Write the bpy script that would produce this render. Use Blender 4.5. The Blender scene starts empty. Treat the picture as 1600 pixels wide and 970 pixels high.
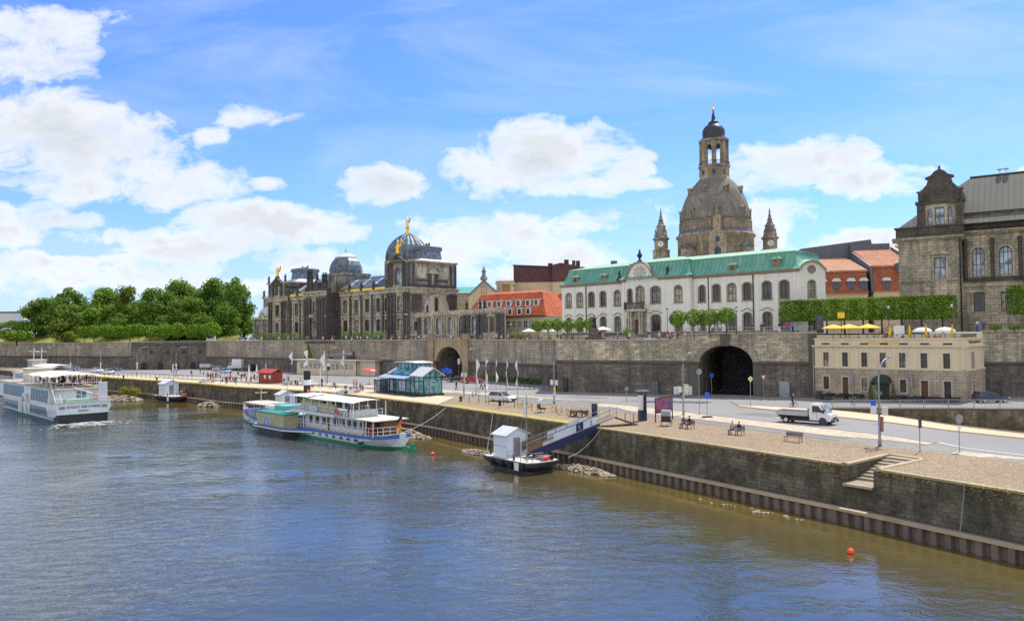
import bpy, math, random
from mathutils import Vector, Matrix
from math import sin, cos, pi, radians, hypot, atan2, sqrt
random.seed(11)
scene = bpy.context.scene
COL = scene.collection

# ------------------------------------------------------------------ camera
FPX, PITCH, ROLL, CAMZ = 1180.0, radians(1.87), radians(0.5), 14.0
_F = Vector((0, cos(PITCH), sin(PITCH)))
_R0 = Vector((1, 0, 0)); _U0 = Vector((0, -sin(PITCH), cos(PITCH)))
_U = _U0 * cos(ROLL) + _R0 * sin(ROLL)
_R = _R0 * cos(ROLL) - _U0 * sin(ROLL)
cam_data = bpy.data.cameras.new("camera"); cam = bpy.data.objects.new("camera", cam_data)
COL.objects.link(cam); scene.camera = cam
cam_data.sensor_fit = 'HORIZONTAL'; cam_data.sensor_width = 36.0
cam_data.lens = 36.0 * FPX / 1600.0
cam_data.clip_start = 0.5; cam_data.clip_end = 12000
cam.matrix_world = Matrix(((_R.x, _U.x, -_F.x, 0), (_R.y, _U.y, -_F.y, 0), (_R.z, _U.z, -_F.z, CAMZ), (0, 0, 0, 1)))

def ray(px, py): return _F + _R * ((px - 800) / FPX) + _U * ((485 - py) / FPX)
def G(px, py, z=4.0):            # a point of the ground at height z
    d = ray(px, py); t = (z - CAMZ) / d.z
    return Vector((d.x * t, d.y * t, z))
def D(px, py, Y):                # a point at distance Y
    d = ray(px, py); t = Y / d.y
    return Vector((d.x * t, Y, CAMZ + d.z * t))

# ------------------------------------------------------------------ mesh builder
class MB:
    def __init__(s, dz=0.0):
        s.v = []; s.f = []; s.m = []; s.dz = dz; s.mi = 0; s.M = None
    def add(s, vs, fs, mi=None):
        b = len(s.v)
        for p in vs:
            if s.M is not None:
                p = s.M @ Vector(p)
            s.v.append((p[0], p[1], p[2] + s.dz))
        s.f += [tuple(i + b for i in f) for f in fs]
        s.m += [s.mi if mi is None else mi] * len(fs)
        return s
    def quad(s, a, b, c, d, mi=None): return s.add([a, b, c, d], [(0, 1, 2, 3)], mi)
    def poly(s, pts, mi=None): return s.add(pts, [tuple(range(len(pts)))], mi)
    def box(s, x0, x1, y0, y1, z0, z1, mi=None):
        return s.add([(x0, y0, z0), (x1, y0, z0), (x1, y1, z0), (x0, y1, z0), (x0, y0, z1), (x1, y0, z1), (x1, y1, z1), (x0, y1, z1)],
                     [(0, 3, 2, 1), (4, 5, 6, 7), (0, 1, 5, 4), (1, 2, 6, 5), (2, 3, 7, 6), (3, 0, 4, 7)], mi)
    def frustum(s, a, b, z0, z1, mi=None):   # a, b = (x0,x1,y0,y1)
        return s.add([(a[0], a[2], z0), (a[1], a[2], z0), (a[1], a[3], z0), (a[0], a[3], z0), (b[0], b[2], z1), (b[1], b[2], z1), (b[1], b[3], z1), (b[0], b[3], z1)],
                     [(0, 3, 2, 1), (4, 5, 6, 7), (0, 1, 5, 4), (1, 2, 6, 5), (2, 3, 7, 6), (3, 0, 4, 7)], mi)
    def prism(s, pts, y0, y1, mi=None):      # outline in x,z
        n = len(pts)
        vs = [(x, y0, z) for x, z in pts] + [(x, y1, z) for x, z in pts]
        return s.add(vs, [tuple(range(n)), tuple(range(2 * n - 1, n - 1, -1))] + [((i + 1) % n, i, n + i, n + (i + 1) % n) for i in range(n)], mi)
    def prismx(s, pts, x0, x1, mi=None):     # outline in y,z
        n = len(pts)
        vs = [(x0, y, z) for y, z in pts] + [(x1, y, z) for y, z in pts]
        return s.add(vs, [tuple(range(n)), tuple(range(2 * n - 1, n - 1, -1))] + [((i + 1) % n, i, n + i, n + (i + 1) % n) for i in range(n)], mi)
    def prismz(s, pts, z0, z1, mi=None):     # outline in x,y
        n = len(pts)
        vs = [(x, y, z0) for x, y in pts] + [(x, y, z1) for x, y in pts]
        return s.add(vs, [tuple(range(n - 1, -1, -1)), tuple(range(n, 2 * n))] + [(i, (i + 1) % n, n + (i + 1) % n, n + i) for i in range(n)], mi)
    def rings(s, loops, cap=True, closed=True, mi=None):
        n = len(loops[0]); vs = [p for l in loops for p in l]; fs = []
        for k in range(len(loops) - 1):
            for i in range(n if closed else n - 1):
                j = (i + 1) % n
                fs.append((k * n + i, k * n + j, (k + 1) * n + j, (k + 1) * n + i))
        if cap and closed:
            fs.append(tuple(range(n - 1, -1, -1))); fs.append(tuple((len(loops) - 1) * n + i for i in range(n)))
        return s.add(vs, fs, mi)
    def lathe(s, prof, n=16, cx=0, cy=0, a0=0.0, mi=None, a1=None):
        loops = [[(cx + r * cos(a0 + 2 * pi * i / n), cy + r * sin(a0 + 2 * pi * i / n), z) for i in range(n)] for r, z in prof]
        return s.rings(loops, True, True, mi)
    def tube(s, path, r, n=6, mi=None):
        path = [Vector(p) for p in path]; loops = []
        for i, p in enumerate(path):
            t = (path[min(i + 1, len(path) - 1)] - path[max(i - 1, 0)])
            t = t.normalized() if t.length > 1e-9 else Vector((0, 0, 1))
            a = Vector((0, 0, 1)) if abs(t.z) < .9 else Vector((1, 0, 0))
            u = t.cross(a).normalized(); w = t.cross(u)
            rr = r[i] if isinstance(r, (list, tuple)) else r
            loops.append([tuple(p + (u * cos(2 * pi * k / n) + w * sin(2 * pi * k / n)) * rr) for k in range(n)])
        return s.rings(loops, True, True, mi)
    def ball(s, c, r, n=8, m=5, mi=None):
        rx, ry, rz = r if isinstance(r, (list, tuple)) else (r, r, r)
        loops = []
        for k in range(m + 1):
            t = -pi / 2 + pi * k / m; q = max(cos(t), .02)
            loops.append([(c[0] + rx * q * cos(2 * pi * i / n), c[1] + ry * q * sin(2 * pi * i / n), c[2] + rz * sin(t)) for i in range(n)])
        return s.rings(loops, True, True, mi)
    def build(s, name, mats, parent=None, smooth=False, loc=None):
        me = bpy.data.meshes.new(name)
        me.from_pydata(s.v, [], s.f)
        for m in (mats if isinstance(mats, (list, tuple)) else [mats]): me.materials.append(m)
        me.polygons.foreach_set("material_index", s.m)
        if smooth: me.polygons.foreach_set("use_smooth", [True] * len(s.f))
        me.update()
        o = bpy.data.objects.new(name, me); COL.objects.link(o)
        if parent: o.parent = parent
        if loc: o.location = loc
        return o

def tag(o, label=None, cat=None, group=None, kind=None):
    if label: o["label"] = label
    if cat: o["category"] = cat
    if group: o["group"] = group
    if kind: o["kind"] = kind
    return o
def thing(name, label, cat, loc=(0, 0, 0), rz=0.0, group=None, u=None):
    o = bpy.data.objects.new(name, None); COL.objects.link(o)
    o.empty_display_size = .5
    o.location = loc; o.rotation_euler = (0, 0, atan2(u[1], u[0]) if u is not None else rz)
    return tag(o, label, cat, group)
def structure(name, mb, mat, smooth=False):
    return tag(mb.build(name, mat, None, smooth), kind="structure")
_kids = {}
def dup(o, parent=None, loc=None, rz=None, label=None, group=None, scale=None):
    c = o.copy(); COL.objects.link(c); c.parent = parent
    if loc is not None: c.location = loc
    if rz is not None: c.rotation_euler = (0, 0, rz)
    if scale is not None: c.scale = scale if isinstance(scale, (tuple, list)) else (scale,) * 3
    if label: c["label"] = label
    if group: c["group"] = group
    for ch in list(o.children): dup(ch, c)
    return c
def ud(a, b):
    d = Vector((b[0] - a[0], b[1] - a[1])); return d.normalized()

# ------------------------------------------------------------------ materials
class NT:
    def __init__(s, tree): s.t = tree; s.n = tree.nodes; s.l = tree.links
    def new(s, typ, **kw):
        nd = s.n.new(typ)
        for k, v in kw.items():
            if k.startswith("i_"):
                nd.inputs[k[2:].replace("_", " ")].default_value = v
            else: setattr(nd, k, v)
        return nd
    def link(s, a, b): s.l.new(a, b)
    def math(s, op, a, b=None, c=None, clamp=False):
        nd = s.n.new("ShaderNodeMath"); nd.operation = op; nd.use_clamp = clamp
        for i, x in enumerate((a, b, c)):
            if x is None: continue
            if hasattr(x, "links"): s.l.new(x, nd.inputs[i])
            else: nd.inputs[i].default_value = x
        return nd.outputs[0]
    def vmath(s, op, a, b=None, out=0):
        nd = s.n.new("ShaderNodeVectorMath"); nd.operation = op
        for i, x in enumerate((a, b)):
            if x is None: continue
            if hasattr(x, "links"): s.l.new(x, nd.inputs[i])
            else: nd.inputs[i].default_value = x
        return nd.outputs[out]
    def mix(s, fac, a, b, blend='MIX'):
        nd = s.n.new("ShaderNodeMix"); nd.data_type = 'RGBA'; nd.blend_type = blend
        for i, x in ((0, fac), (6, a), (7, b)):
            if hasattr(x, "links"): s.l.new(x, nd.inputs[i])
            else: nd.inputs[i].default_value = (tuple(x) + (1,))[:4] if i else x
        return nd.outputs[2]
    def ramp(s, fac, stops):
        nd = s.n.new("ShaderNodeValToRGB"); cr = nd.color_ramp
        while len(cr.elements) < len(stops): cr.elements.new(.5)
        for e, (p, c) in zip(cr.elements, stops):
            e.position = p; e.color = (tuple(c) + (1,))[:4] if isinstance(c, (tuple, list)) else (c, c, c, 1)
        s.l.new(fac, nd.inputs[0]); return nd.outputs[0]
    def noise(s, vec, scale, detail=3, rough=.55, out=0, dist=0.0):
        nd = s.n.new("ShaderNodeTexNoise"); nd.inputs["Scale"].default_value = scale
        nd.inputs["Detail"].default_value = detail; nd.inputs["Roughness"].default_value = rough
        nd.inputs["Distortion"].default_value = dist
        if vec is not None: s.l.new(vec, nd.inputs["Vector"])
        return nd.outputs[out]
    def pos(s): return s.n.new("ShaderNodeNewGeometry").outputs["Position"]
    def wallmap(s):
        g = s.n.new("ShaderNodeNewGeometry")
        t = s.vmath('NORMALIZE', s.vmath('CROSS_PRODUCT', (0, 0, 1), g.outputs["True Normal"]))
        u = s.vmath('DOT_PRODUCT', g.outputs["Position"], t, out=1)
        sp = s.n.new("ShaderNodeSeparateXYZ"); s.l.new(g.outputs["Position"], sp.inputs[0])
        cb = s.n.new("ShaderNodeCombineXYZ"); s.l.new(u, cb.inputs[0]); s.l.new(sp.outputs[2], cb.inputs[1])
        return cb.outputs[0], u, sp.outputs[2], g.outputs["Position"]
    def scale(s, vec, v): return s.vmath('MULTIPLY', vec, v)

MATS = {}
def newmat(name):
    m = bpy.data.materials.new(name); m.use_nodes = True
    nt = NT(m.node_tree); b = nt.n["Principled BSDF"]; MATS[name] = m
    return m, nt, b
def bump(nt, b, h, strength=.4, dist=.05):
    nd = nt.n.new("ShaderNodeBump"); nd.inputs["Strength"].default_value = strength; nd.inputs["Distance"].default_value = dist
    nt.link(h, nd.inputs["Height"]); nt.link(nd.outputs[0], b.inputs["Normal"])
def setc(nt, b, col):
    if hasattr(col, "links"): nt.link(col, b.inputs["Base Color"])
    else: b.inputs["Base Color"].default_value = tuple(col) + (1,)

def paint(name, c, rough=.5, metal=0.0, var=.15, spec=.5, coat=0.0):
    m, nt, b = newmat(name)
    n = nt.noise(nt.pos(), 1.7, 4)
    lo = tuple(x * (1 - var) for x in c); hi = tuple(min(1, x * (1 + var)) for x in c)
    setc(nt, b, nt.mix(nt.ramp(n, [(.3, 0.0), (.7, 1.0)]), lo, hi))
    b.inputs["Roughness"].default_value = rough; b.inputs["Metallic"].default_value = metal
    b.inputs["Specular IOR Level"].default_value = spec; b.inputs["Coat Weight"].default_value = coat
    return m
def masonry(name, c1, c2, mortar, bw=.8, bh=.35, dark=(.05, .045, .04), stain=.6, streak=.5, sc=.12, rough=.9, hi=None):
    """ashlar or brick with big weather stains and vertical streaks"""
    c1, c2, mortar = [tuple(x * 1.3 for x in c) for c in (c1, c2, mortar)]; dark = tuple(x * 1.2 for x in dark)
    m, nt, b = newmat(name)
    vec, u, z, P = nt.wallmap()
    bt = nt.n.new("ShaderNodeTexBrick"); nt.link(vec, bt.inputs["Vector"])
    bt.inputs["Color1"].default_value = tuple(c1) + (1,); bt.inputs["Color2"].default_value = tuple(c2) + (1,)
    bt.inputs["Mortar"].default_value = tuple(mortar) + (1,); bt.inputs["Scale"].default_value = 1.0
    bt.inputs["Mortar Size"].default_value = bh * .06; bt.inputs["Brick Width"].default_value = bw; bt.inputs["Row Height"].default_value = bh
    bt.inputs["Bias"].default_value = 0.0; bt.inputs["Mortar Smooth"].default_value = .2
    col = bt.outputs["Color"]
    st = nt.noise(P, sc, 6, .65)
    s1 = nt.ramp(st, [(.42, 0.0), (.58, 1.0)])
    col = nt.mix(nt.math('MULTIPLY', s1, stain), col, dark)
    sv = nt.noise(nt.scale(P, (1.1, 1.1, .12)), 1.0, 4, .6)
    col = nt.mix(nt.math('MULTIPLY', nt.ramp(sv, [(.46, 0.0), (.66, 1.0)]), min(.92, streak * 1.25)), col, dark)
    fine = nt.noise(P, 2.2, 5, .7)
    col = nt.mix(nt.ramp(fine, [(.3, .0), (.85, .38)]), col, tuple(min(1, x * 1.5 + .01) for x in c1) if hi is None else hi)
    setc(nt, b, col); b.inputs["Roughness"].default_value = rough
    b.inputs["Specular IOR Level"].default_value = .2
    h = nt.math('ADD', nt.math('MULTIPLY', bt.outputs["Fac"], -1.0), nt.math('MULTIPLY', fine, .8))
    bump(nt, b, h, .6, .05)
    return m
def plaster(name, c, var=.12, dirt=(.25, .22, .18), amount=.25, rough=.85):
    m, nt, b = newmat(name)
    P = nt.pos(); n = nt.noise(P, .35, 6, .6)
    lo = tuple(x * (1 - var) for x in c)
    col = nt.mix(nt.ramp(n, [(.3, 0.0), (.7, 1.0)]), lo, c)
    sv = nt.noise(nt.scale(P, (1.2, 1.2, .1)), 1.0, 5, .65)
    col = nt.mix(nt.math('MULTIPLY', nt.ramp(sv, [(.52, 0.0), (.8, 1.0)]), amount), col, dirt)
    setc(nt, b, col); b.inputs["Roughness"].default_value = rough; b.inputs["Specular IOR Level"].default_value = .25
    bump(nt, b, nt.noise(P, 6, 4), .12, .02)
    return m
def seamroof(name, c, c2, pitch=.6, rough=.55, metal=0.0, var=.6):
    m, nt, b = newmat(name)
    vec, u, z, P = nt.wallmap()
    fr = nt.math('FRACT', nt.math('DIVIDE', u, pitch))
    seam = nt.math('LESS_THAN', fr, .11)
    n = nt.noise(P, .5, 6, .65)
    st = nt.noise(nt.scale(P, (1.2, 1.2, .25)), 1.0, 4)
    panel = nt.n.new("ShaderNodeTexWhiteNoise"); panel.noise_dimensions = '1D'
    nt.link(nt.math('FLOOR', nt.math('DIVIDE', u, pitch)), panel.inputs["W"])
    col = nt.mix(nt.math('MULTIPLY', nt.ramp(nt.math('ADD', nt.math('MULTIPLY', n, .6), nt.math('MULTIPLY', st, .4)), [(.35, 0.0), (.65, 1.0)]), var), c, c2)
    col = nt.mix(nt.math('MULTIPLY', panel.outputs[0], .25), col, tuple(x * .6 for x in c))
    col = nt.mix(nt.math('MULTIPLY', seam, .55), col, tuple(x * .35 for x in c))
    setc(nt, b, col); b.inputs["Roughness"].default_value = rough; b.inputs["Metallic"].default_value = metal
    bump(nt, b, seam, .5, .05)
    return m
def tiles(name, c1, c2, mort, bw=.22, bh=.3, stain=.35):
    return masonry(name, c1, c2, mort, bw, bh, tuple(x * .35 for x in c1), stain, .25, .4, .8)
def glassy(name, c=(.02, .025, .03), rough=.08, var=.5, spec=.6):
    m, nt, b = newmat(name)
    n = nt.noise(nt.pos(), .9, 2)
    setc(nt, b, nt.mix(nt.ramp(n, [(.35, 0.0), (.65, var)]), c, tuple(min(1, x * 4 + .03) for x in c)))
    b.inputs["Roughness"].default_value = rough; b.inputs["Specular IOR Level"].default_value = spec
    return m
def leafmat(name, dark, light, trans=.35):
    m, nt, b = newmat(name)
    g = nt.n.new("ShaderNodeNewGeometry")
    n = nt.noise(g.outputs["Position"], .45, 3)
    f = nt.math('ADD', nt.math('MULTIPLY', g.outputs["Random Per Island"], .6), nt.math('MULTIPLY', n, .5))
    col = nt.ramp(f, [(.15, dark), (.85, light)])
    nt.n.remove(b)
    d = nt.n.new("ShaderNodeBsdfDiffuse"); t = nt.n.new("ShaderNodeBsdfTranslucent"); mx = nt.n.new("ShaderNodeMixShader")
    nt.link(col, d.inputs[0]); nt.link(nt.mix(.5, col, (.5, .8, .05), 'MULTIPLY') if False else col, t.inputs[0]); mx.inputs[0].default_value = trans
    nt.link(d.outputs[0], mx.inputs[1]); nt.link(t.outputs[0], mx.inputs[2])
    nt.link(mx.outputs[0], nt.n["Material Output"].inputs[0])
    return m
def ground(name, c1, c2, scale=.6, fine=8.0, cell=None, mort=None, rough=.95, bumps=.3, stripes=None):
    m, nt, b = newmat(name)
    P = nt.pos()
    n = nt.noise(P, scale * .25, 6, .6); f = nt.noise(P, fine, 4, .7)
    fac = nt.math('ADD', nt.math('MULTIPLY', n, .6), nt.math('MULTIPLY', f, .4))
    col = nt.ramp(fac, [(.32, c1), (.68, c2)])
    h = f
    if cell:
        v = nt.n.new("ShaderNodeTexVoronoi"); v.feature = 'DISTANCE_TO_EDGE'; v.inputs["Scale"].default_value = 1 / cell
        nt.link(P, v.inputs["Vector"])
        v2 = nt.n.new("ShaderNodeTexVoronoi"); v2.inputs["Scale"].default_value = 1 / cell; nt.link(P, v2.inputs["Vector"])
        sep = nt.n.new("ShaderNodeSeparateColor"); nt.link(v2.outputs["Color"], sep.inputs[0])
        col = nt.mix(nt.math('MULTIPLY', sep.outputs[0], .55), col, tuple(x * .5 for x in c1))
        ed = nt.ramp(v.outputs["Distance"], [(.03, 1.0), (.12, 0.0)])
        col = nt.mix(nt.math('MULTIPLY', ed, .8), col, mort or tuple(x * .35 for x in c1))
        h = nt.math('SUBTRACT', f, ed)
    setc(nt, b, col); b.inputs["Roughness"].default_value = rough; b.inputs["Specular IOR Level"].default_value = .2
    bump(nt, b, h, bumps, .04)
    return m
# ------------------------------------------------------------------ sun and sky
SUN_AZ, SUN_EL = radians(42), radians(57)
sd = bpy.data.lights.new("sun", 'SUN'); sun = bpy.data.objects.new("sun", sd); COL.objects.link(sun)
sd.energy = 5.0; sd.angle = radians(.53); sd.color = (1, .955, .88)
sdir = Vector((sin(SUN_AZ) * cos(SUN_EL), cos(SUN_AZ) * cos(SUN_EL), sin(SUN_EL)))
sun.rotation_euler = sdir.to_track_quat('Z', 'Y').to_euler()
sun.location = (60, 60, 120)

w = bpy.data.worlds.new("World"); scene.world = w; w.use_nodes = True
nt = NT(w.node_tree); bg = nt.n["Background"]
sky = nt.new("ShaderNodeTexSky", sky_type='NISHITA', sun_disc=False, sun_elevation=SUN_EL, sun_rotation=SUN_AZ)
sky.air_density = 1.0; sky.dust_density = .3; sky.ozone_density = 2.2; sky.altitude = 100
tc = nt.new("ShaderNodeTexCoord"); dirv = tc.outputs["Generated"]
sp = nt.new("ShaderNodeSeparateXYZ"); nt.link(dirv, sp.inputs[0])
dx, dy, dz = sp.outputs
ysafe = nt.math('MAXIMUM', dy, .08)
cb = nt.new("ShaderNodeCombineXYZ"); nt.link(nt.math('DIVIDE', dx, ysafe), cb.inputs[0]); nt.link(nt.math('DIVIDE', dz, ysafe), cb.inputs[1])
uv = cb.outputs[0]
warpn = nt.noise(uv, 7.0, 3, .6, out=1)
warp = nt.vmath('MULTIPLY', nt.vmath('SUBTRACT', warpn, (.5, .5, .5)), (.13, .055, 0))
uvw = nt.vmath('ADD', uv, warp)
CLOUDS = [(30, 190, 120, 44, 1.1), (150, 238, 140, 58, 1.15), (265, 285, 105, 34, 1.05), (90, 285, 150, 34, .7), (340, 212, 46, 20, .7), (392, 178, 52, 22, .8),
          (70, 40, 120, 34, .75), (55, 92, 90, 32, .95), (430, 294, 30, 11, .8), (583, 297, 66, 25, 1.15), (560, 303, 40, 14, .9),
          (30, 352, 90, 30, .9), (175, 364, 100, 17, .8), (355, 345, 75, 26, 1.0), (455, 352, 115, 24, .95), (300, 385, 150, 18, .9), (530, 362, 60, 18, .95), (95, 345, 70, 14, 1.1), (230, 372, 80, 10, 1.1), (20, 330, 60, 16, 1.0), (120, 405, 120, 14, 1.0), (1430, 384, 70, 12, 1.0), (1560, 300, 40, 10, .8), (400, 440, 90, 14, 1.0),
          (470, 408, 120, 22, .9), (200, 430, 220, 34, .65), (20, 415, 60, 28, .7),
          (760, 268, 66, 40, 1.1), (850, 243, 100, 50, 1.3), (915, 208, 38, 24, 1.0), (880, 285, 90, 24, .9), (950, 266, 48, 24, .9), (990, 244, 30, 11, .7), (990, 293, 50, 14, .5),
          (1215, 262, 85, 33, 1.2), (1290, 246, 75, 26, 1.2), (1350, 283, 105, 26, 1.1), (1440, 270, 70, 17, .9), (1480, 262, 34, 10, .8), (1277, 297, 34, 10, .7),
          (1225, 335, 55, 24, 1.0), (1200, 372, 75, 34, .9), (1340, 378, 110, 18, .9), (1400, 372, 60, 14, .7),
          (950, 350, 110, 20, .8), (1010, 330, 60, 14, .5), (720, 372, 110, 28, .9), (830, 365, 110, 26, .75), (690, 400, 110, 30, .8), (900, 400, 110, 26, .95), (640, 360, 60, 20, .7), (1592, 266, 22, 9, .8),
          (800, 425, 220, 30, .6)]
acc = None
for px, py, rx, ry, st in CLOUDS:
    d = ray(px, py); cu, cv = d.x / d.y, d.z / d.y
    q = nt.vmath('MULTIPLY', nt.vmath('SUBTRACT', uvw, (cu, cv, 0)), (FPX / rx, FPX / ry, 0))
    e = nt.math('SUBTRACT', st, nt.math('MULTIPLY', nt.vmath('DOT_PRODUCT', q, q, out=1), .75))
    acc = e if acc is None else nt.math('SMOOTH_MAX', acc, e, .25)
acc = nt.math('MAXIMUM', acc, -1.2)
fbm = nt.noise(nt.vmath('MULTIPLY', uvw, (.8, 1.25, 1)), 9.0, 8, .66)
fbm2 = nt.noise(nt.vmath('MULTIPLY', nt.vmath('ADD', uvw, (.010, .026, 0)), (.8, 1.25, 1)), 9.0, 5, .62)
dens0 = nt.math('ADD', acc, nt.math('MULTIPLY', nt.math('SUBTRACT', fbm, .5), 6.4))
dens = nt.math('SMOOTHSTEP' if False else 'MULTIPLY', nt.math('ADD', dens0, .10), .62, clamp=True)
dens = nt.math('MULTIPLY', dens, nt.math('SUBTRACT', 2.0, dens), clamp=True)
# thin high cloud, stretched
cir = nt.noise(nt.vmath('ADD', nt.vmath('MULTIPLY', uv, (1.0, 3.6, 0)), nt.vmath('SCALE_' if False else 'MULTIPLY', nt.vmath('MULTIPLY', uv, (0, 0, 0)), (0, 0, 0))), 2.3, 7, .62, dist=.6)
cir = nt.ramp(cir, [(.45, 0.0), (.80, .48)])
# low haze of small cloud near the horizon
elev = nt.math('DIVIDE', dz, ysafe)
hz = nt.ramp(elev, [(.0, .62), (.08, .34), (.18, .10), (.30, .0)])
front = nt.math('MULTIPLY', nt.math('SUBTRACT', dy, .12), 6.0, clamp=True)
back = nt.ramp(nt.noise(nt.vmath('MULTIPLY', dirv, (1, 1, 1.8)), 2.4, 7, .6), [(.40, 0.15), (.56, .95)])  # unseen cloud cover behind the camera, thickened to brighten the shaded facades
shade = nt.math('ADD', nt.math('MULTIPLY', nt.math('SUBTRACT', fbm, fbm2), 2.0), .88, clamp=True)
thick = nt.ramp(nt.math('SUBTRACT', nt.math('MULTIPLY', dens0, .62), .22), [(.0, 0.0), (.75, 1.0)])
lit = nt.math('SUBTRACT', nt.math('ADD', nt.math('MULTIPLY', nt.math('SUBTRACT', shade, .88), .8), 1.02), nt.math('MULTIPLY', thick, .8), clamp=True)
ccol = nt.mix(lit, (.64, .70, .79), (1.08, 1.08, 1.08))
skyc = nt.mix(1.0, sky.outputs[0], (.50, .72, 1.20), 'MULTIPLY')
sks = nt.new("ShaderNodeVectorMath"); sks.operation = 'SCALE'; nt.link(skyc, sks.inputs[0]); sks.inputs["Scale"].default_value = .19
base = nt.mix(nt.math('MULTIPLY', cir, front), sks.outputs[0], (.80, .88, .98))
base = nt.mix(nt.math('MULTIPLY', hz, front), base, (.66, .82, .98))
alpha = nt.mix(front, back, dens)
ccol = nt.mix(front, (1.18, 1.12, 1.02), ccol)  # rear cloud made warm and extra bright, added as fill light
final = nt.mix(alpha, base, ccol)
nt.link(final, bg.inputs["Color"]); bg.inputs["Strength"].default_value = 1.0
w.cycles.sampling_method = 'MANUAL'; w.cycles.sample_map_resolution = 256
scene.view_settings.view_transform = 'Standard'; scene.view_settings.look = 'None'; scene.view_settings.exposure = 0
scene.cycles.max_bounces = 5; scene.cycles.diffuse_bounces = 2; scene.cycles.glossy_bounces = 3; scene.cycles.transmission_bounces = 2; scene.cycles.use_denoising = False
scene.cycles.sample_clamp_direct = 4.0; scene.cycles.sample_clamp_indirect = 4.0

# ------------------------------------------------------------------ shared materials
M = MATS
masonry("terrace_stone", (.58, .485, .34), (.23, .195, .145), (.10, .09, .07), .95, .40, (.085, .075, .06), .55, .6, .22)
masonry("terrace_stone_low", (.215, .185, .15), (.095, .085, .072), (.045, .04, .035), 1.0, .42, (.04, .037, .034), .7, .6, .22)
masonry("terrace_smooth", (.38, .325, .25), (.24, .21, .165), (.13, .115, .095), 1.6, .55, (.085, .075, .062), .6, .65, .14)
masonry("gate_stone", (.40, .31, .19), (.32, .25, .16), (.18, .15, .1), .9, .4, (.09, .075, .055), .45, .3, .3)
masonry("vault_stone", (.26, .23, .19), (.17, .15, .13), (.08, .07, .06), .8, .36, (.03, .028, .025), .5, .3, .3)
masonry("quay_stone", (.175, .152, .108), (.095, .087, .066), (.045, .042, .033), .75, .32, (.032, .033, .024), .9, .7, .6, hi=(.36, .30, .20))
plaster("coping_stone", (.55, .48, .36), .2, (.3, .26, .16), .4)
plaster("coping_moss", (.50, .42, .25), .3, (.26, .22, .09), .5)
plaster("pale_stone", (.62, .56, .44), .2, (.3, .26, .2), .4)
plaster("pier_stone", (.16, .145, .12), .3, (.05, .045, .04), .6)
ground("cobbles", (.385, .29, .18), (.54, .42, .27), .5, 6, .19, (.18, .13, .08), bumps=.6)
ground("setts", (.27, .26, .225), (.37, .355, .315), .5, 6, .22, (.27, .25, .21))
ground("asphalt_worn", (.185, .18, .17), (.25, .245, .23), .5, 7)
ground("light_paving", (.56, .48, .345), (.70, .61, .45), .5, 5, .5, (.45, .36, .26))
ground("asphalt", (.235, .23, .215), (.31, .30, .285), .35, 9)
ground("pavement_tan", (.58, .44, .29), (.70, .54, .37), .5, 6)
ground("terrace_gravel", (.42, .38, .31), (.52, .47, .39), .5, 6)
ground("earth", (.14, .15, .08), (.22, .2, .12), .1, 2)
ground("dry_lawn", (.33, .28, .055), (.48, .40, .10), 1.2, 5)
ground("park_grass", (.10, .13, .03), (.36, .32, .09), 1.0, 3)
ground("concrete", (.17, .155, .135), (.25, .23, .2), .6, 5)
paint("white_paint", (.78, .79, .79), .45, var=.06)
paint("white_line", (.75, .75, .72), .7)
paint("cream_paint", (.70, .66, .54), .6, var=.08)
paint("black_paint", (.018, .018, .02), .4)
paint("dark_metal", (.05, .052, .055), .45, .3)
paint("grey_metal", (.32, .33, .34), .4, .5)
paint("rail_grey", (.28, .29, .30), .5, .2)
plaster("rust", (.23, .185, .155), .4, (.045, .04, .036), .8)
plaster("rust_beam", (.56, .43, .28), .3, (.2, .15, .1), .45)
paint("timber", (.20, .13, .075), .7, var=.3)
paint("gold", (.95, .60, .08), .28, .9, var=.08)
paint("bronze", (.035, .035, .032), .45, .4, var=.4)
paint("navy", (.02, .035, .10), .5)
paint("ship_blue", (.05, .13, .45), .35, var=.1)
paint("sign_blue", (.02, .14, .70), .4)
paint("green_paint", (.02, .22, .12), .45)
paint("turquoise", (.16, .48, .44), .5)
paint("olive_cream", (.42, .41, .24), .6)
paint("red_paint", (.60, .035, .03), .4)
paint("orange_red", (.90, .10, .03), .4)
paint("kiosk_red", (.30, .06, .045), .7)
paint("yellow_cloth", (.85, .55, .04), .8)
paint("white_cloth", (.82, .82, .80), .85, var=.04)
paint("tyre", (.015, .015, .016), .8)
paint("chrome", (.6, .6, .62), .2, .9)
paint("brown_wood", (.16, .085, .045), .6)
glassy("glass"); glassy("glass_b", (.05, .06, .07), .08, .8); glassy("glass_c", (.16, .15, .125), .2, .7); glassy("glass_blue", (.05, .08, .11), .06, .8); glassy("glass_sky", (.16, .2, .25), .08, .9)
glassy("glass_teal", (.045, .125, .14), .06, .9); glassy("dome_glass", (.055, .085, .11), .3, .5)
plaster("palace_white", (.86, .85, .76), .12, (.46, .42, .33), .42)
plaster("palace_trim", (.36, .29, .20), .25, (.12, .1, .08), .5)
plaster("cream_wall", (.78, .67, .46), .12, (.40, .33, .23), .4)
plaster("beige_wall", (.60, .49, .33), .08, (.4, .32, .22), .2)
plaster("pale_green_wall", (.52, .52, .33), .08, (.35, .32, .2), .2)
seamroof("copper_roof", (.10, .36, .265), (.26, .50, .38), .9, .8, var=.9)
seamroof("copper_light", (.38, .60, .42), (.26, .48, .34), .75, .8)
seamroof("zinc_roof", (.20, .215, .24), (.12, .13, .155), .6, .45, .3)
seamroof("tan_roof", (.16, .16, .125), (.115, .115, .095), .8, .85)
seamroof("slate_blue", (.15, .165, .20), (.10, .112, .14), .7, .5, .1)
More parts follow.
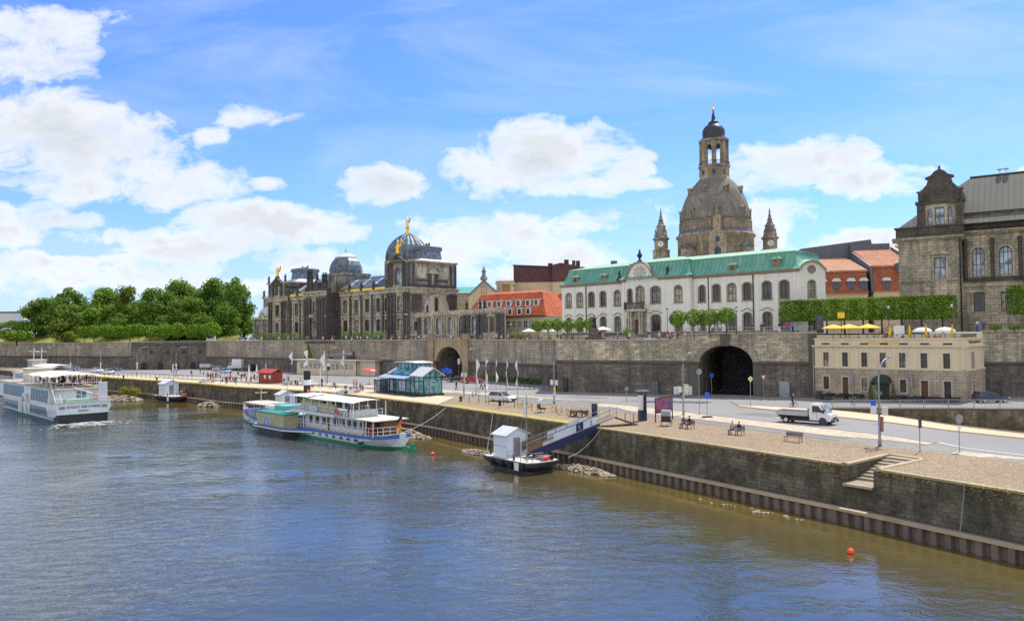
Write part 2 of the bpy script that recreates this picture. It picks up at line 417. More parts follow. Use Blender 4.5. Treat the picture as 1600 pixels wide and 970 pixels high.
seamroof("white_roof", (.72, .72, .70), (.6, .6, .6), .5, .5)
tiles("orange_tiles", (.56, .145, .06), (.40, .10, .045), (.22, .06, .03), .3, .36, .5); tiles("rust_tiles", (.40, .17, .085), (.30, .125, .065), (.2, .08, .04), .3, .36, .5)
tiles("tan_tiles", (.42, .22, .115), (.34, .17, .09), (.2, .1, .06))
tiles("red_tiles", (.36, .115, .06), (.28, .09, .05), (.16, .05, .03))
tiles("brown_tiles", (.115, .058, .055), (.095, .05, .048), (.06, .035, .035))
masonry("soot_stone", (.43, .38, .305), (.26, .235, .20), (.11, .10, .09), 1.2, .45, (.058, .055, .055), .8, .7, .2)
masonry("soot_dark", (.125, .112, .098), (.07, .065, .06), (.04, .038, .036), 1.0, .45, (.034, .032, .032), .6, .5, .3)
masonry("soot_light", (.60, .52, .38), (.40, .335, .235), (.22, .19, .14), 1.2, .45, (.06, .053, .045), .5, .6, .25)
masonry("stand_stone", (.55, .465, .33), (.35, .295, .215), (.14, .12, .095), 1.1, .5, (.075, .066, .054), .7, .6, .2)
masonry("stand_dark", (.12, .104, .085), (.07, .062, .052), (.04, .036, .032), 1.0, .5, (.036, .033, .03), .6, .4, .3)
masonry("church_stone", (.42, .345, .235), (.30, .25, .175), (.2, .17, .125), 1.1, .5, (.06, .054, .046), .7, .6, .18)
masonry("church_dome", (.27, .245, .20), (.17, .155, .13), (.12, .11, .095), 1.3, .5, (.09, .083, .073), .65, .7, .14)
masonry("rest_stone", (.40, .33, .235), (.31, .26, .19), (.2, .17, .13), .9, .42, (.14, .12, .095), .5, .4, .35)
leafmat("leaf_tree", (.08, .17, .025), (.33, .48, .09), .45)
leafmat("leaf_olive", (.07, .12, .02), (.26, .36, .07), .4)
leafmat("leaf_lime", (.045, .12, .012), (.26, .42, .05), .2)
leafmat("leaf_dark", (.055, .125, .022), (.23, .36, .07), .42)
leafmat("leaf_dry", (.26, .15, .05), (.50, .40, .13), .2)
leafmat("leaf_bush", (.06, .12, .02), (.38, .36, .05))
paint("bark", (.06, .048, .035), .9, var=.3)

# water
m, nt, b = newmat("river")
P = nt.pos()
spx = nt.n.new("ShaderNodeSeparateXYZ"); nt.link(P, spx.inputs[0]); wx, wy, wz = spx.outputs
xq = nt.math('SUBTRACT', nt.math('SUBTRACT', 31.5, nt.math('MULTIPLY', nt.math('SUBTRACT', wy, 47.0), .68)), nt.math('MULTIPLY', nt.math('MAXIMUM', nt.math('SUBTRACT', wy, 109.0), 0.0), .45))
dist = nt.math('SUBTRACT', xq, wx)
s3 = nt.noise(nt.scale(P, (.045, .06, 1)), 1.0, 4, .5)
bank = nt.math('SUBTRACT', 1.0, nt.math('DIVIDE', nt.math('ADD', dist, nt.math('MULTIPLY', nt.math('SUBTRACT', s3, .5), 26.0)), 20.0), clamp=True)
s1 = nt.noise(nt.scale(P, (.75, 1.15, 1)), 1.0, 4, .6, dist=.7)
s2 = nt.noise(nt.scale(P, (2.6, 3.8, 1)), 1.0, 2, .5)
s4 = nt.noise(nt.scale(P, (.16, .22, 1)), 1.0, 2, .5)
calm = nt.math('MULTIPLY', nt.ramp(s3, [(.36, .15), (.6, 1.0)]), nt.math('SUBTRACT', 1.0, nt.math('MULTIPLY', bank, .8)))
h = nt.math('MULTIPLY', nt.math('ADD', nt.math('ADD', s1, nt.math('MULTIPLY', s4, 1.4)), nt.math('MULTIPLY', s2, .22)), calm)
bump(nt, b, h, 1.0, .105)
deep = nt.mix(nt.ramp(s3, [(.3, 0.0), (.7, 1.0)]), (.034, .046, .042), (.060, .062, .040))
setc(nt, b, nt.mix(bank, deep, (.125, .090, .020)))  # brown shallows; the tint also paints in the dark quay wall's reflection
b.inputs["Roughness"].default_value = .05; b.inputs["IOR"].default_value = 2.0; b.inputs["Specular IOR Level"].default_value = .5

# ------------------------------------------------------------------ polylines on the ground (right to left along the river)
EDGE = [(49, 24.5), (31.5, 46.9), (26.3, 55.5), (32.1, 59.7), (30.7, 62.0), (25.1, 57.4), (21.2, 63.2), (8.7, 82.0), (-10.5, 109.2), (-32.7, 136.1), (-57.6, 154.5),
        (-68.9, 166.2), (-99.2, 190.5), (-113.8, 203), (-166, 247), (-330, 370)]
COBB = [(54, 40, 4), (38.0, 58.5, 4), (35.7, 62, 4), (32.6, 65.5, 4), (29.4, 69.9, 4), (24.3, 80.3, 4), (17.6, 92.3, 4), (10.5, 104.4, 4), (-9, 124, 4), (-26, 143, 4), (-57, 165, 4), (-97, 198, 4), (-160, 250, 4), (-320, 375, 4)]
ROADN = [(58, 45, 3.5), (42.3, 62.9, 3.6), (38.9, 66, 3.8), (38, 68.4, 3.95), (35.6, 73.9, 4), (32.9, 78.3, 4), (26.7, 88.3, 4), (19.4, 101.2, 4), (13.1, 110.2, 4), (6, 120.9, 4), (-13.3, 141.8, 4), (-25.6, 152, 4), (-45.4, 169, 4), (-77, 191, 4), (-108, 209, 4), (-160, 256, 4), (-310, 385, 4)]
ROADF = [(74, 62, 2.0), (55.4, 81.8, 2.3), (48.6, 84.5, 2.9), (43.1, 86.5, 3.6), (37.8, 89.9, 4), (33.2, 98, 4), (30.5, 103.5, 4), (34, 124, 4), (9, 136, 4), (11, 149, 4), (-6, 179, 4), (-38, 205, 4), (-98, 248, 4), (-123, 256, 4), (-190, 284, 4), (-330, 395, 4)]
LANE = [(76, 71, 5.0), (58.7, 86.6, 4.9), (52, 90, 4.7), (46.7, 93.5, 4.4), (40.9, 97.1, 4.15), (31.2, 104, 4.0)]
LANEB = [2.0, 2.3, 2.9, 3.6, 4.0, 3.98]

def p3(p, z=4.0): return (p[0], p[1], p[2] if len(p) > 2 else z)
def resample(line, n):
    L = [0]
    for a, b_ in zip(line, line[1:]): L.append(L[-1] + hypot(b_[0] - a[0], b_[1] - a[1]))
    out = []
    for k in range(n):
        t = L[-1] * k / (n - 1); i = 0
        while i < len(L) - 2 and L[i + 1] < t: i += 1
        f = (t - L[i]) / max(L[i + 1] - L[i], 1e-9)
        out.append(tuple(line[i][j] + (line[i + 1][j] - line[i][j]) * f for j in range(3)))
    return out
def strip(name, a, b_, mat, dz=0.0, n=60, raw=False):
    a = [p3(p) for p in a]; b_ = [p3(p) for p in b_]
    if not raw: a = resample(a, n); b_ = resample(b_, n)
    mb = MB()
    for i in range(len(a) - 1):
        mb.quad(*[(q[0], q[1], q[2] + dz) for q in (a[i], a[i + 1], b_[i + 1], b_[i])])
    return structure(name, mb, M[mat])
def poly_sheet(name, pts, mat, dz=0.0):
    mb = MB(); mb.poly([(p[0], p[1], (p[2] if len(p) > 2 else 4.0) + dz) for p in pts]); return structure(name, mb, M[mat])

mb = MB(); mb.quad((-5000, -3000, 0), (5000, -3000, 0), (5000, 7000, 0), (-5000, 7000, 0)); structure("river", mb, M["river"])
poly_sheet("ground", [(74, 62, 2), (95, 40, 2), (5000, 40, 2), (5000, 7000, 2), (-5000, 7000, 2), (-5000, 3000, 2), (-330, 392, 2), (-190, 286, 2), (-98, 250, 2), (-38, 207, 2), (11, 151, 2), (34, 126, 2), (46, 118, 2), (70, 112, 2), (76, 74, 2)], "earth")
E3 = [p3(p) for p in EDGE]
poly_sheet("quay", E3 + [p for p in reversed(COBB)], "cobbles")
poly_sheet("quay_setts", COBB[4:] + [p for p in reversed(ROADN[4:])], "setts"); strip("quay_setts", COBB[:5], ROADN[:5], "setts", 0, 24)
poly_sheet("road", ROADN[4:] + [p for p in reversed(ROADF[4:])], "asphalt"); strip("road", ROADN[:5], ROADF[:5], "asphalt", 0, 24)
def band(name, a, b_, mat, dz=.02, n=30): return strip(name, a, b_, mat, dz, n)
band("paving_strip", [(36.7, 67.4, 3.97), (34.1, 70.9), (30.8, 73.3), (25.1, 83.2), (18, 93.7), (11.1, 107.5)], [(38, 68.4, 3.95), (35.6, 73.9), (32.9, 78.3), (26.7, 88.3), (19.4, 101.2), (13.1, 110.2)], "light_paving")
band("paving_strip", [(50, 44.5, 3.75), (38.9, 57.9, 3.9), (35.9, 62.4, 3.98)], [(53.5, 47, 3.65), (41.4, 61.8, 3.68), (37.7, 64.2, 3.87)], "light_paving", .03)
band("paving_strip", [(9.8, 114.6), (1.9, 122.6), (-12.5, 133.5), (-26, 147), (-45.4, 163), (-76.9, 185), (-106, 204)], [(9.8, 115.6), (5.5, 121.4), (-13.4, 141.9), (-25.8, 152.2), (-45.5, 169), (-77, 191), (-108, 209)], "light_paving")
# pinkish footpath and yellow verge beside the quay edge further upstream
PINK0 = [(-11, 111.5), (-32.4, 138.2), (-57, 156.8), (-68.3, 168.5), (-98.7, 192.8), (-113.3, 205.3), (-165, 249)]
band("footpath", PINK0, [(-9.4, 123.4), (-26.5, 142.4), (-57.5, 164.4), (-97.5, 197.4), (-113, 209), (-162, 250)], "pavement_tan", .015, 40)
band("verge", [(-10.3, 109.6), (-32.5, 136.4), (-57.4, 154.9), (-68.7, 166.6), (-99, 190.9), (-113.6, 203.4), (-165.8, 247.4)], PINK0, "dry_lawn", .025, 40)
band("verge", [(8.3, 83.2), (-1.2, 96.0), (-10.0, 109.1)], [(9.3, 84.2), (0, 97.2), (-9.0, 110.6)], "dry_lawn", .022, 12)
# white line at the far kerb and near kerb of the road
def offs(line, d):
    out = []
    for i, p in enumerate(line):
        a = line[max(i - 1, 0)]; c = line[min(i + 1, len(line) - 1)]
        t = Vector((c[0] - a[0], c[1] - a[1])).normalized(); nrm = Vector((t.y, -t.x))
        out.append((p[0] + nrm.x * d, p[1] + nrm.y * d) + tuple(p[2:]))
    return out
RNv = [p3(p) for p in ROADN]
poly_sheet("road", [(29, 103, 3.95), (37.5, 89, 3.95), (41.5, 97, 3.95), (47, 118, 3.95), (34, 125, 3.95)], "asphalt")
band("road_marking", offs(RNv[:4], .5), offs(RNv[:4], .68), "white_line", .03)
for d_, w_ in ((-1.0, .7), (-2.7, .75), (-4.4, .7), (-6.1, .7)):
    lo = offs(RNv[4:], d_); hi = offs(RNv[4:], d_ - w_); band("road_wear", lo, hi, "asphalt_worn", .012, 60)
band("gutter", offs(RNv[3:], .05), offs(RNv[3:], .42), "concrete", .024, 60)
for i, (x, y, a, b_) in enumerate(((30.5, 93, 2.4, 1.6), (20, 112, 4, 1.3), (12, 121, 3, 1.8), (34.5, 88, 1.6, 1.0), (-4, 142, 4, 2))):
    mb = MB(); c_, s_ = cos(-.92 + .1 * i), sin(-.92 + .1 * i); mb.poly([(x + c_ * p - s_ * q, y + s_ * p + c_ * q, 4.016) for p, q in ((-a, -b_), (a, -b_ * .8), (a * .9, b_), (-a * .95, b_ * .9))]); structure("road_patch", mb, M["asphalt_worn"])
# far kerb and pavement in front of the retaining wall
KF = [p3(p) for p in ROADF[:7]]
RETB = [(p[0], p[1], z) for p, z in zip(LANE, LANEB)]
mb = MB(); a = resample(KF, 40); c = resample(RETB, 40)
for i in range(39):
    A0, A1, C0, C1 = a[i], a[i + 1], c[i], c[i + 1]
    up = lambda q: (q[0], q[1], q[2] + .13)
    mb.quad(up(A0), up(A1), up(C1), up(C0)); mb.quad((A0[0], A0[1], A0[2] - .1), (A1[0], A1[1], A1[2] - .1), up(A1), up(A0))
structure("pavement", mb, M["pavement_tan"])
strip("lane", LANE, [(92, 112, 4.8), (69, 114, 4.5), (58, 117, 4.3), (46.5, 118, 4.1), (38, 122, 4.04), (33, 124, 4.02)], "asphalt", .01, 40)
poly_sheet("traffic_island", [(30.9, 103.2, 4.0), (33.2, 98, 4.0), (37.8, 90.2, 4.0), (40.5, 96.4, 4.0), (33, 103.2, 4.0)], "pavement_tan", .14)

def along(line, fn):
    for a, b_ in zip(line, line[1:]): fn(a, b_)
RL = LANE[:5]
# retaining wall of the lane
rw = thing("retaining_wall", "low dark stone retaining wall between the road and the restaurant lane", "wall", (58.7, 86.6, 2.3))
mb = MB(-2.3)
for i in range(len(RL) - 1):
    a, c = RL[i], RL[i + 1]; za, zc = LANEB[i] - .3, LANEB[i + 1] - .3
    mb.quad((a[0] - 58.7, a[1] - 86.6, za), (a[0] - 58.7, a[1] - 86.6, a[2]), (c[0] - 58.7, c[1] - 86.6, c[2]), (c[0] - 58.7, c[1] - 86.6, zc))
mb.build("wall", M["quay_stone"], rw)
mb = MB(-2.3); o1 = offs(RL, -.06); o2 = offs(RL, .38)
for i in range(len(RL) - 1):
    l = [o1[i], o1[i + 1], o2[i + 1], o2[i]]
    vs = [(p[0] - 58.7, p[1] - 86.6, p[2] + .02) for p in l] + [(p[0] - 58.7, p[1] - 86.6, p[2] + .2) for p in l]
    mb.add(vs, [(4, 5, 6, 7), (0, 1, 5, 4), (1, 2, 6, 5), (2, 3, 7, 6), (3, 0, 4, 7)])
mb.build("coping", M["pier_stone"], rw)

def railing(name, label, line, h=1.0, step=2.0, bars=.0, mat="rail_grey", base=0.0):
    """posts, rails and bars along a polyline"""
    x0, y0, z0 = line[0]
    r = thing(name, label, "railing", line[0])
    mb = MB(); L0 = [(p[0] - x0, p[1] - y0, p[2] - z0 + base) for p in line]
    for a, c in zip(L0, L0[1:]):
        for hh in ((h, h * .12) if bars else (h, h * .55, h * .2)):
            mb.tube([(a[0], a[1], a[2] + hh), (c[0], c[1], c[2] + hh)], .03, 4)
        if bars:
            n = max(1, int(hypot(c[0] - a[0], c[1] - a[1]) / bars))
            for k in range(n):
                t = (k + .5) / n; x, y, z = [a[j] + (c[j] - a[j]) * t for j in range(3)]
                mb.box(x - .012, x + .012, y - .012, y + .012, z + h * .12, z + h)
    mb.build("rail", M[mat], r)
    tot = sum(hypot(c[0] - a[0], c[1] - a[1]) for a, c in zip(L0, L0[1:])); n = max(2, int(tot / step) + 1)
    mb = MB()
    mb.box(-.035, .035, -.035, .035, -.05, h); p0 = mb.build("post", M[mat], r)
    for i, q in enumerate(resample(L0, n)):
        o = p0 if i == 0 else p0.copy()
        if i: COL.objects.link(o)
        o.location = q
    return r
railing("railing", "thin grey barred railing on top of the lane's retaining wall", [(p[0], p[1], p[2] + .2) for p in RL], 1.0, 2.5, .22)

# ------------------------------------------------------------------ quay wall, stairs, sheet piling
qw = thing("quay_wall", "long dark mossy stone quay wall rising from the river to the cobbled quay", "wall", (25.7, 56.5, 0))
mb = MB()
for a, c in zip(EDGE, EDGE[1:]):
    L = hypot(c[0] - a[0], c[1] - a[1]); t = Vector((c[0] - a[0], c[1] - a[1])) / L
    inner = abs(a[0] - 26.3) < .1 or abs(a[0] - 32.1) < .1 or abs(a[0] - 30.7) < .1
    bt = 0 if inner else .25
    nn = Vector((-t.y, t.x))
    if nn.x > 0 and not inner: nn = -nn
    ns = max(1, int(L / 3))
    for k in range(ns):
        q0 = Vector(a) + t * L * k / ns; q1 = Vector(a) + t * L * (k + 1) / ns
        mb.quad((q0.x - 25.7 + nn.x * bt, q0.y - 56.5 + nn.y * bt, -.8), (q1.x - 25.7 + nn.x * bt, q1.y - 56.5 + nn.y * bt, -.8), (q1.x - 25.7, q1.y - 56.5, 3.98), (q0.x - 25.7, q0.y - 56.5, 3.98))
mb.build("wall", M["quay_stone"], qw)
mb = MB()
for a, c in zip(EDGE, EDGE[1:]):
    t = ud(a, c); n1 = Vector((t.y, -t.x))
    o_, i_ = -.06, .42
    l = [Vector(a) + n1 * o_, Vector(c) + n1 * o_, Vector(c) + n1 * i_, Vector(a) + n1 * i_]
    vs = [(p.x - 25.7, p.y - 56.5, 3.9) for p in l] + [(p.x - 25.7, p.y - 56.5, 4.06) for p in l]
    mb.add(vs, [(4, 5, 6, 7), (0, 1, 5, 4), (2, 3, 7, 6)])
mb.build("coping", M["coping_moss"], qw)
plaster("step_stone", (.40, .34, .25), .3, (.12, .11, .08), .6)
st = thing("quay_stairs", "stone stairs cut into the quay wall below the tall lamp post", "stairs", (25.7, 56.45, 2.55), u=(5.7, 4.4))
mb = MB()
for k in range(9):
    x0 = .02 + k * .66 + (1.0 if k else 0); mb.box(x0, 7.5, -1.17, 1.17, .0 + k * .155, .17 + k * .155, 0)
mb.build("step", M["step_stone"], st)
mb = MB(); mb.box(-.02, 7.5, -1.2, 1.2, -3, -.01); mb.build("stair_base", M["quay_stone"], st)
mb = MB(); mb.box(-.42, -.03, -1.12, 1.12, -.02, .165); mb.build("landing", M["rust_beam"], st)

PL = offs([p3(p) for p in EDGE[:3] + EDGE[5:14]], -1.75)
pr = PL
sp_ = thing("sheet_piling", "rusty corrugated sheet piling standing in the river along the foot of the quay", "piling", (PL[1][0], PL[1][1], 0))
ox, oy = PL[1][0], PL[1][1]
mb = MB(); cap = MB(); led = MB()
for a, c in zip(PL, PL[1:]):
    L = hypot(c[0] - a[0], c[1] - a[1]); t = Vector((c[0] - a[0], c[1] - a[1])) / L; n1 = Vector((t.y, -t.x))
    if n1.x < 0: n1 = -n1
    prof = []; s = 0
    per = .95
    while s < L:
        for ds, dd in ((0, 0), (.38, 0), (.48, .33), (.85, .33)):
            if s + ds <= L: prof.append((s + ds, dd))
        s += per
    prof.append((L, 0))
    pts = [Vector((a[0], a[1])) + t * q + n1 * d for q, d in prof]
    for p, q in zip(pts, pts[1:]):
        mb.quad((p.x - ox, p.y - oy, -.6), (q.x - ox, q.y - oy, -.6), (q.x - ox, q.y - oy, .98), (p.x - ox, p.y - oy, .98))
    for (bb, lo, hi, z0, z1) in ((cap, -.10, .38, .92, 1.12), (led, .38, 1.75, -.5, .9)):
        l = [Vector((a[0], a[1])) + n1 * lo, Vector((c[0], c[1])) + n1 * lo, Vector((c[0], c[1])) + n1 * hi, Vector((a[0], a[1])) + n1 * hi]
        bb.add([(p.x - ox, p.y - oy, z0) for p in l] + [(p.x - ox, p.y - oy, z1) for p in l], [(4, 5, 6, 7), (0, 1, 5, 4), (2, 3, 7, 6)])
mb.build("pile_sheet", M["rust"], sp_); cap.build("cap_beam", M["rust_beam"], sp_); led.build("ledge", M["concrete"], sp_)

# ------------------------------------------------------------------ facade tools
def outline(x0, x1, z0, z1, rise, n=8):
    if rise <= 0: return [(x0, z0), (x0, z1), (x1, z1), (x1, z0)]
    cx, hw = (x0 + x1) / 2, (x1 - x0) / 2
    return [(x0, z0)] + [(cx - hw * cos(pi * k / n), z1 - rise + rise * sin(pi * k / n)) for k in range(n + 1)] + [(x1, z0)]
def wall_open(mb, x0, x1, z0, z1, ops, y=0.0, t=.3, mi=None, n=8, ez=()):
    """a flat wall (facing -y) with real openings and reveals"""
    xs = sorted({x0, x1} | {o[0] for o in ops} | {o[1] for o in ops}); zs = sorted({z0, z1} | {o[2] for o in ops} | {o[3] for o in ops} | set(ez))
    xs = [x for x in xs if x0 <= x <= x1]; zs = [z for z in zs if z0 <= z <= z1]
    for i in range(len(xs) - 1):
        cx = (xs[i] + xs[i + 1]) / 2; run = None
        for j in range(len(zs) - 1):
            cz = (zs[j] + zs[j + 1]) / 2
            if any(o[0] < cx < o[1] and o[2] < cz < o[3] for o in ops): continue
            mb.quad((xs[i], y, zs[j]), (xs[i + 1], y, zs[j]), (xs[i + 1], y, zs[j + 1]), (xs[i], y, zs[j + 1]), mi)
    for o in ops:
        rise = o[4] if len(o) > 4 else 0
        ol = outline(o[0], o[1], o[2], o[3], rise, n)
        for p, q in zip(ol, ol[1:] + ol[:1]):
            mb.quad((p[0], y, p[1]), (q[0], y, q[1]), (q[0], y + t, q[1]), (p[0], y + t, p[1]), mi)
        if rise > 0:
            for p, q in zip(ol[1:-1], ol[2:-1]):
                mb.quad((p[0], y, p[1]), (q[0], y, q[1]), (q[0], y, o[3]), (p[0], y, o[3]), mi)
_wc = {}
def win(parent, x, z0, w, h, y=0.0, t=.3, rise=0.0, frame="white_paint", trim=None, tw=.16, nx=2, nz=3, pane="glass", sill=True, hood=None, fw=.09, name="window", Mx=None, bar=.06):
    """a window: trim, frame and bars in one mesh, its pane a child"""
    if pane == "glass": pane = random.choice(("glass", "glass", "glass_b", "glass_c"))
    key = (w, h, t, rise, frame, trim, tw, nx, nz, pane, sill, hood, fw, bar)
    if key not in _wc:
        mb = MB(); x0, x1 = -w / 2, w / 2
        ol = outline(x0, x1, 0, h, rise)
        if trim:
            oo = outline(x0 - tw, x1 + tw, 0, h + tw, rise + tw if rise else 0)
            for i in range(len(ol) - 1):
                a, b_, c, d = ol[i], ol[i + 1], oo[i + 1], oo[i]
                mb.quad((a[0], -.07, a[1]), (b_[0], -.07, b_[1]), (c[0], -.07, c[1]), (d[0], -.07, d[1]), 1)
                mb.quad((d[0], -.07, d[1]), (c[0], -.07, c[1]), (c[0], .01, c[1]), (d[0], .01, d[1]), 1)
                mb.quad((a[0], -.07, a[1]), (b_[0], -.07, b_[1]), (b_[0], .04, b_[1]), (a[0], .04, a[1]), 1)
            if sill: mb.box(x0 - tw - .06, x1 + tw + .06, -.16, .02, -.18, 0, 1)
            if hood == "ped": mb.prism([(x0 - tw - .25, h + tw + .35), (x1 + tw + .25, h + tw + .35), (0, h + tw + .35 + w * .35)], -.3, 0, 1); mb.box(x0 - tw - .2, x1 + tw + .2, -.22, .01, h + tw + .12, h + tw + .345, 1)
            if hood == "flat": mb.box(x0 - tw - .2, x1 + tw + .2, -.28, .01, h + tw + .15, h + tw + .38, 1)
            if hood == "arch":
                pts = [(-w * .75, h + tw + .12), (-w * .45, h + tw + .18), (-w * .2, h + tw + .5), (w * .2, h + tw + .5), (w * .45, h + tw + .18), (w * .75, h + tw + .12)]
                mb.prism(pts + [(a, b_ + .13) for a, b_ in reversed(pts)], -.16, 0, 1)
        yf = t - .1
        for i in range(len(ol) - 1):
            a, b_ = ol[i], ol[i + 1]
            c0 = (0, h * .5); ins = lambda p: (p[0] * (1 - 2 * fw / w), p[1] + (fw if p[1] < h * .5 else -fw) * 1.0)
            a2, b2 = ins(a), ins(b_)
            mb.quad((a[0], yf, a[1]), (b_[0], yf, b_[1]), (b2[0], yf, b2[1]), (a2[0], yf, a2[1]), 0)
        mb.quad((x0, yf, 0), (x1, yf, 0), (x1, yf, fw), (x0, yf, fw), 0)
        for k in range(1, nx):
            xx = x0 + w * k / nx; mb.box(xx - bar / 2, xx + bar / 2, yf, yf + .06, fw, h - rise * .1 - fw)
        for k in range(1, nz):
            zz = (h - rise) * k / (nz - (1 if rise else 0)) if rise else h * k / nz
            mb.box(x0 + .02, x1 - .02, yf + .002, yf + .055, zz - bar / 2, zz + bar / 2)
        pn = MB(); pn.poly([(px_, t - .02, pz) for px_, pz in ol])
        o = mb.build(name, [M[frame], M[trim or frame]]); p = pn.build("pane", M[pane])
        _wc[key] = (o.data, p.data)
        bpy.data.objects.remove(o); bpy.data.objects.remove(p)
    fm, pm = _wc[key]
    o = bpy.data.objects.new(name, fm); COL.objects.link(o); o.parent = parent
    mtx = Matrix.Translation((x, y, z0))
    if Mx is not None: mtx = Mx @ mtx
    o.matrix_local = mtx
    p = bpy.data.objects.new("pane", pm); COL.objects.link(p); p.parent = o
    if parent.parent is not None: p.parent = parent; p.matrix_local = mtx
    return o
def hip_roof(mb, x0, x1, y0, y1, prof, mi=None, top=True):
    """stack of inset rectangles: prof = [(inset, z)]"""
    loops = []
    hw = min(x1 - x0, y1 - y0) / 2
    for d, z in prof:
        d = min(d, hw - .01); loops.append([(x0 + d, y0 + d, z), (x1 - d, y0 + d, z), (x1 - d, y1 - d, z), (x0 + d, y1 - d, z)])
    mb.rings(loops, top, True, mi)
def band_box(mb, x0, x1, y0, y1, z0, z1, out, mi=None): mb.box(x0 - out, x1 + out, y0 - out, y1 + out, z0, z1, mi)
def RZ(x, y, ang): return Matrix.Translation((x, y, 0)) @ Matrix.Rotation(ang, 4, 'Z')

# ------------------------------------------------------------------ terrace walls
def terrace_wall(label, pl, pr_, ztop, ledge, up="terrace_stone", low="terrace_stone_low", ops=(), profile=None, zb=3.6, batter=.05, tl=.3, cop=True):
    """pl, pr_ = left and right end seen from the river"""
    u = ud(pl, pr_); L = hypot(pr_[0] - pl[0], pr_[1] - pl[1])
    r = thing("terrace_wall", label, "wall", (pl[0], pl[1], zb), u=u)
    mb = MB(-zb); wall_open(mb, 0, L, ledge, ztop if profile is None else min(z for _, z in profile), [o for o in ops], 0, .5) if not ops else None
    if ops:
        zt = ztop if profile is None else min(z for _, z in profile)
        wall_open(mb, 0, L, zb, zt, ops, 0, .8, n=20, ez=(ledge,))
        for i, f in enumerate(mb.f):
            if max(mb.v[k][2] for k in f) + zb <= ledge + .01: mb.m[i] = 1
        up_m = mb
    else:
        y = -(ledge - zb) * batter
        mb.quad((0, y, zb), (L, y, zb), (L, -.02, ledge), (0, -.02, ledge), 1)
    if profile:
        zt = min(z for _, z in profile)
        pts = [(x, z) for x, z in profile]
        for (xa, za), (xb, zb_) in zip(pts, pts[1:]):
            if max(za, zb_) > zt + .01: mb.quad((xa, 0, zt), (xb, 0, zt), (xb, 0, zb_), (xa, 0, za))
    mb.build("wall", [M[up], M[low]], r)
    mb = MB(-zb); segs = [(0, L)]
    for o in ops:
        if o[2] < ledge < o[3]:
            segs = [s_ for a, b_ in segs for s_ in ((a, o[0]), (o[1], b_))]
    for a, b_ in segs: mb.prismx([(-.22, ledge + .12), (-.22, ledge - .05), (-.06, ledge - .32), (.05, ledge - .32), (.05, ledge + .28)], a, b_)
    if ledge < ztop: mb.build("string_course", M["pier_stone"], r)
    if cop:
        mb = MB(-zb); pts = profile or [(0, ztop), (L, ztop)]
        for (xa, za), (xb, zb_) in zip(pts, pts[1:]):
            mb.add([(xa, -.16, za), (xb, -.16, zb_), (xb, .5, zb_), (xa, .5, za), (xa, -.16, za + .2), (xb, -.16, zb_ + .2), (xb, .5, zb_ + .2), (xa, .5, za + .2)],
                   [(0, 3, 2, 1), (4, 5, 6, 7), (0, 1, 5, 4), (1, 2, 6, 5), (2, 3, 7, 6), (3, 0, 4, 7)])
        mb.build("coping", M["coping_stone"], r)
    return r, L
NEAR_L, NEAR_R = (7.8, 133.3), (46.5, 115.3)
nw, NL = terrace_wall("near terrace wall of rough ashlar with the large dark tunnel arch", NEAR_L, NEAR_R, 13.9, 9.3, ops=[(24.8, 33.2, 3.6, 12.1, 2.95)],
                      profile=[(0, 12.9), (20.1, 12.9), (23.5, 13.9), (42.68, 13.9)])
# voussoirs and keystone
def arch_ring(mb, cx, spring, hw, rise, wid, y0=-.12, y1=.02, n=18):
    pr0 = [(cx - hw * cos(pi * k / n), spring + rise * sin(pi * k / n)) for k in range(n + 1)]
    pr1 = [(cx - (hw + wid) * cos(pi * k / n), spring + (rise + wid) * sin(pi * k / n)) for k in range(n + 1)]
    for k in range(n):
        a, b_, c, d = pr0[k], pr0[k + 1], pr1[k + 1], pr1[k]
        mb.add([(a[0], y0, a[1]), (b_[0], y0, b_[1]), (c[0], y0, c[1]), (d[0], y0, d[1]), (a[0], y1, a[1]), (b_[0], y1, b_[1]), (c[0], y1, c[1]), (d[0], y1, d[1])],
               [(0, 1, 2, 3), (0, 4, 5, 1), (2, 6, 7, 3)])
mb = MB(-3.6); arch_ring(mb, 29.0, 9.15, 4.2, 2.95, .95); mb.build("arch_ring", M["terrace_smooth"], nw)
mb = MB(-3.6); mb.prism([(28.45, 11.95), (29.55, 11.95), (29.85, 13.85), (28.15, 13.85)], -.3, .02); mb.build("keystone", M["pier_stone"], nw)
mb = MB(-3.6)
mb.box(23.3, 24.78, -.22, .02, 3.7, 9.0); mb.box(33.22, 34.7, -.22, .02, 3.7, 9.0); mb.box(41.4, 42.6, -.15, .02, 3.7, 13.88); mb.build("pier", M["pier_stone"], nw)
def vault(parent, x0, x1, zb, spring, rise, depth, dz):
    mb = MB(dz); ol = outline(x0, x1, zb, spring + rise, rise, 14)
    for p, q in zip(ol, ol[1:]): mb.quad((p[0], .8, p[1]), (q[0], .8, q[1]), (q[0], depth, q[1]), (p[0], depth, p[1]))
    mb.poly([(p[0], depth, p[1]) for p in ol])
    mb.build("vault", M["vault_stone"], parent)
vault(nw, 24.8, 33.2, 3.6, 9.15, 2.95, 22, -3.6)
mb = MB(-3.6)
mb.box(24.2 - 7.2, 25.9 - 7.2 - .6, -.36, -.05, 4.0, 6.2); mb.build("door", M["slate_blue"], nw)
mb = MB(-3.6); mb.box(1.3, 2.05, -.36, -.05, 4.2, 6.3); mb.build("door", M["dark_metal"], nw)
mb = MB(-3.6); mb.box(37.1, 38.6, -.38, -.05, 4.0, 6.5); mb.build("door", M["grey_metal"], nw)
terrace_wall("short return of the terrace wall turning back behind the flag poles", (9.5, 146), (7.8, 133.3), 12.9, 9.3)
terrace_wall("terrace wall section directly behind the five white flags", (-9.8, 173.8), (9.5, 146), 12.9, 7.9, "terrace_smooth")
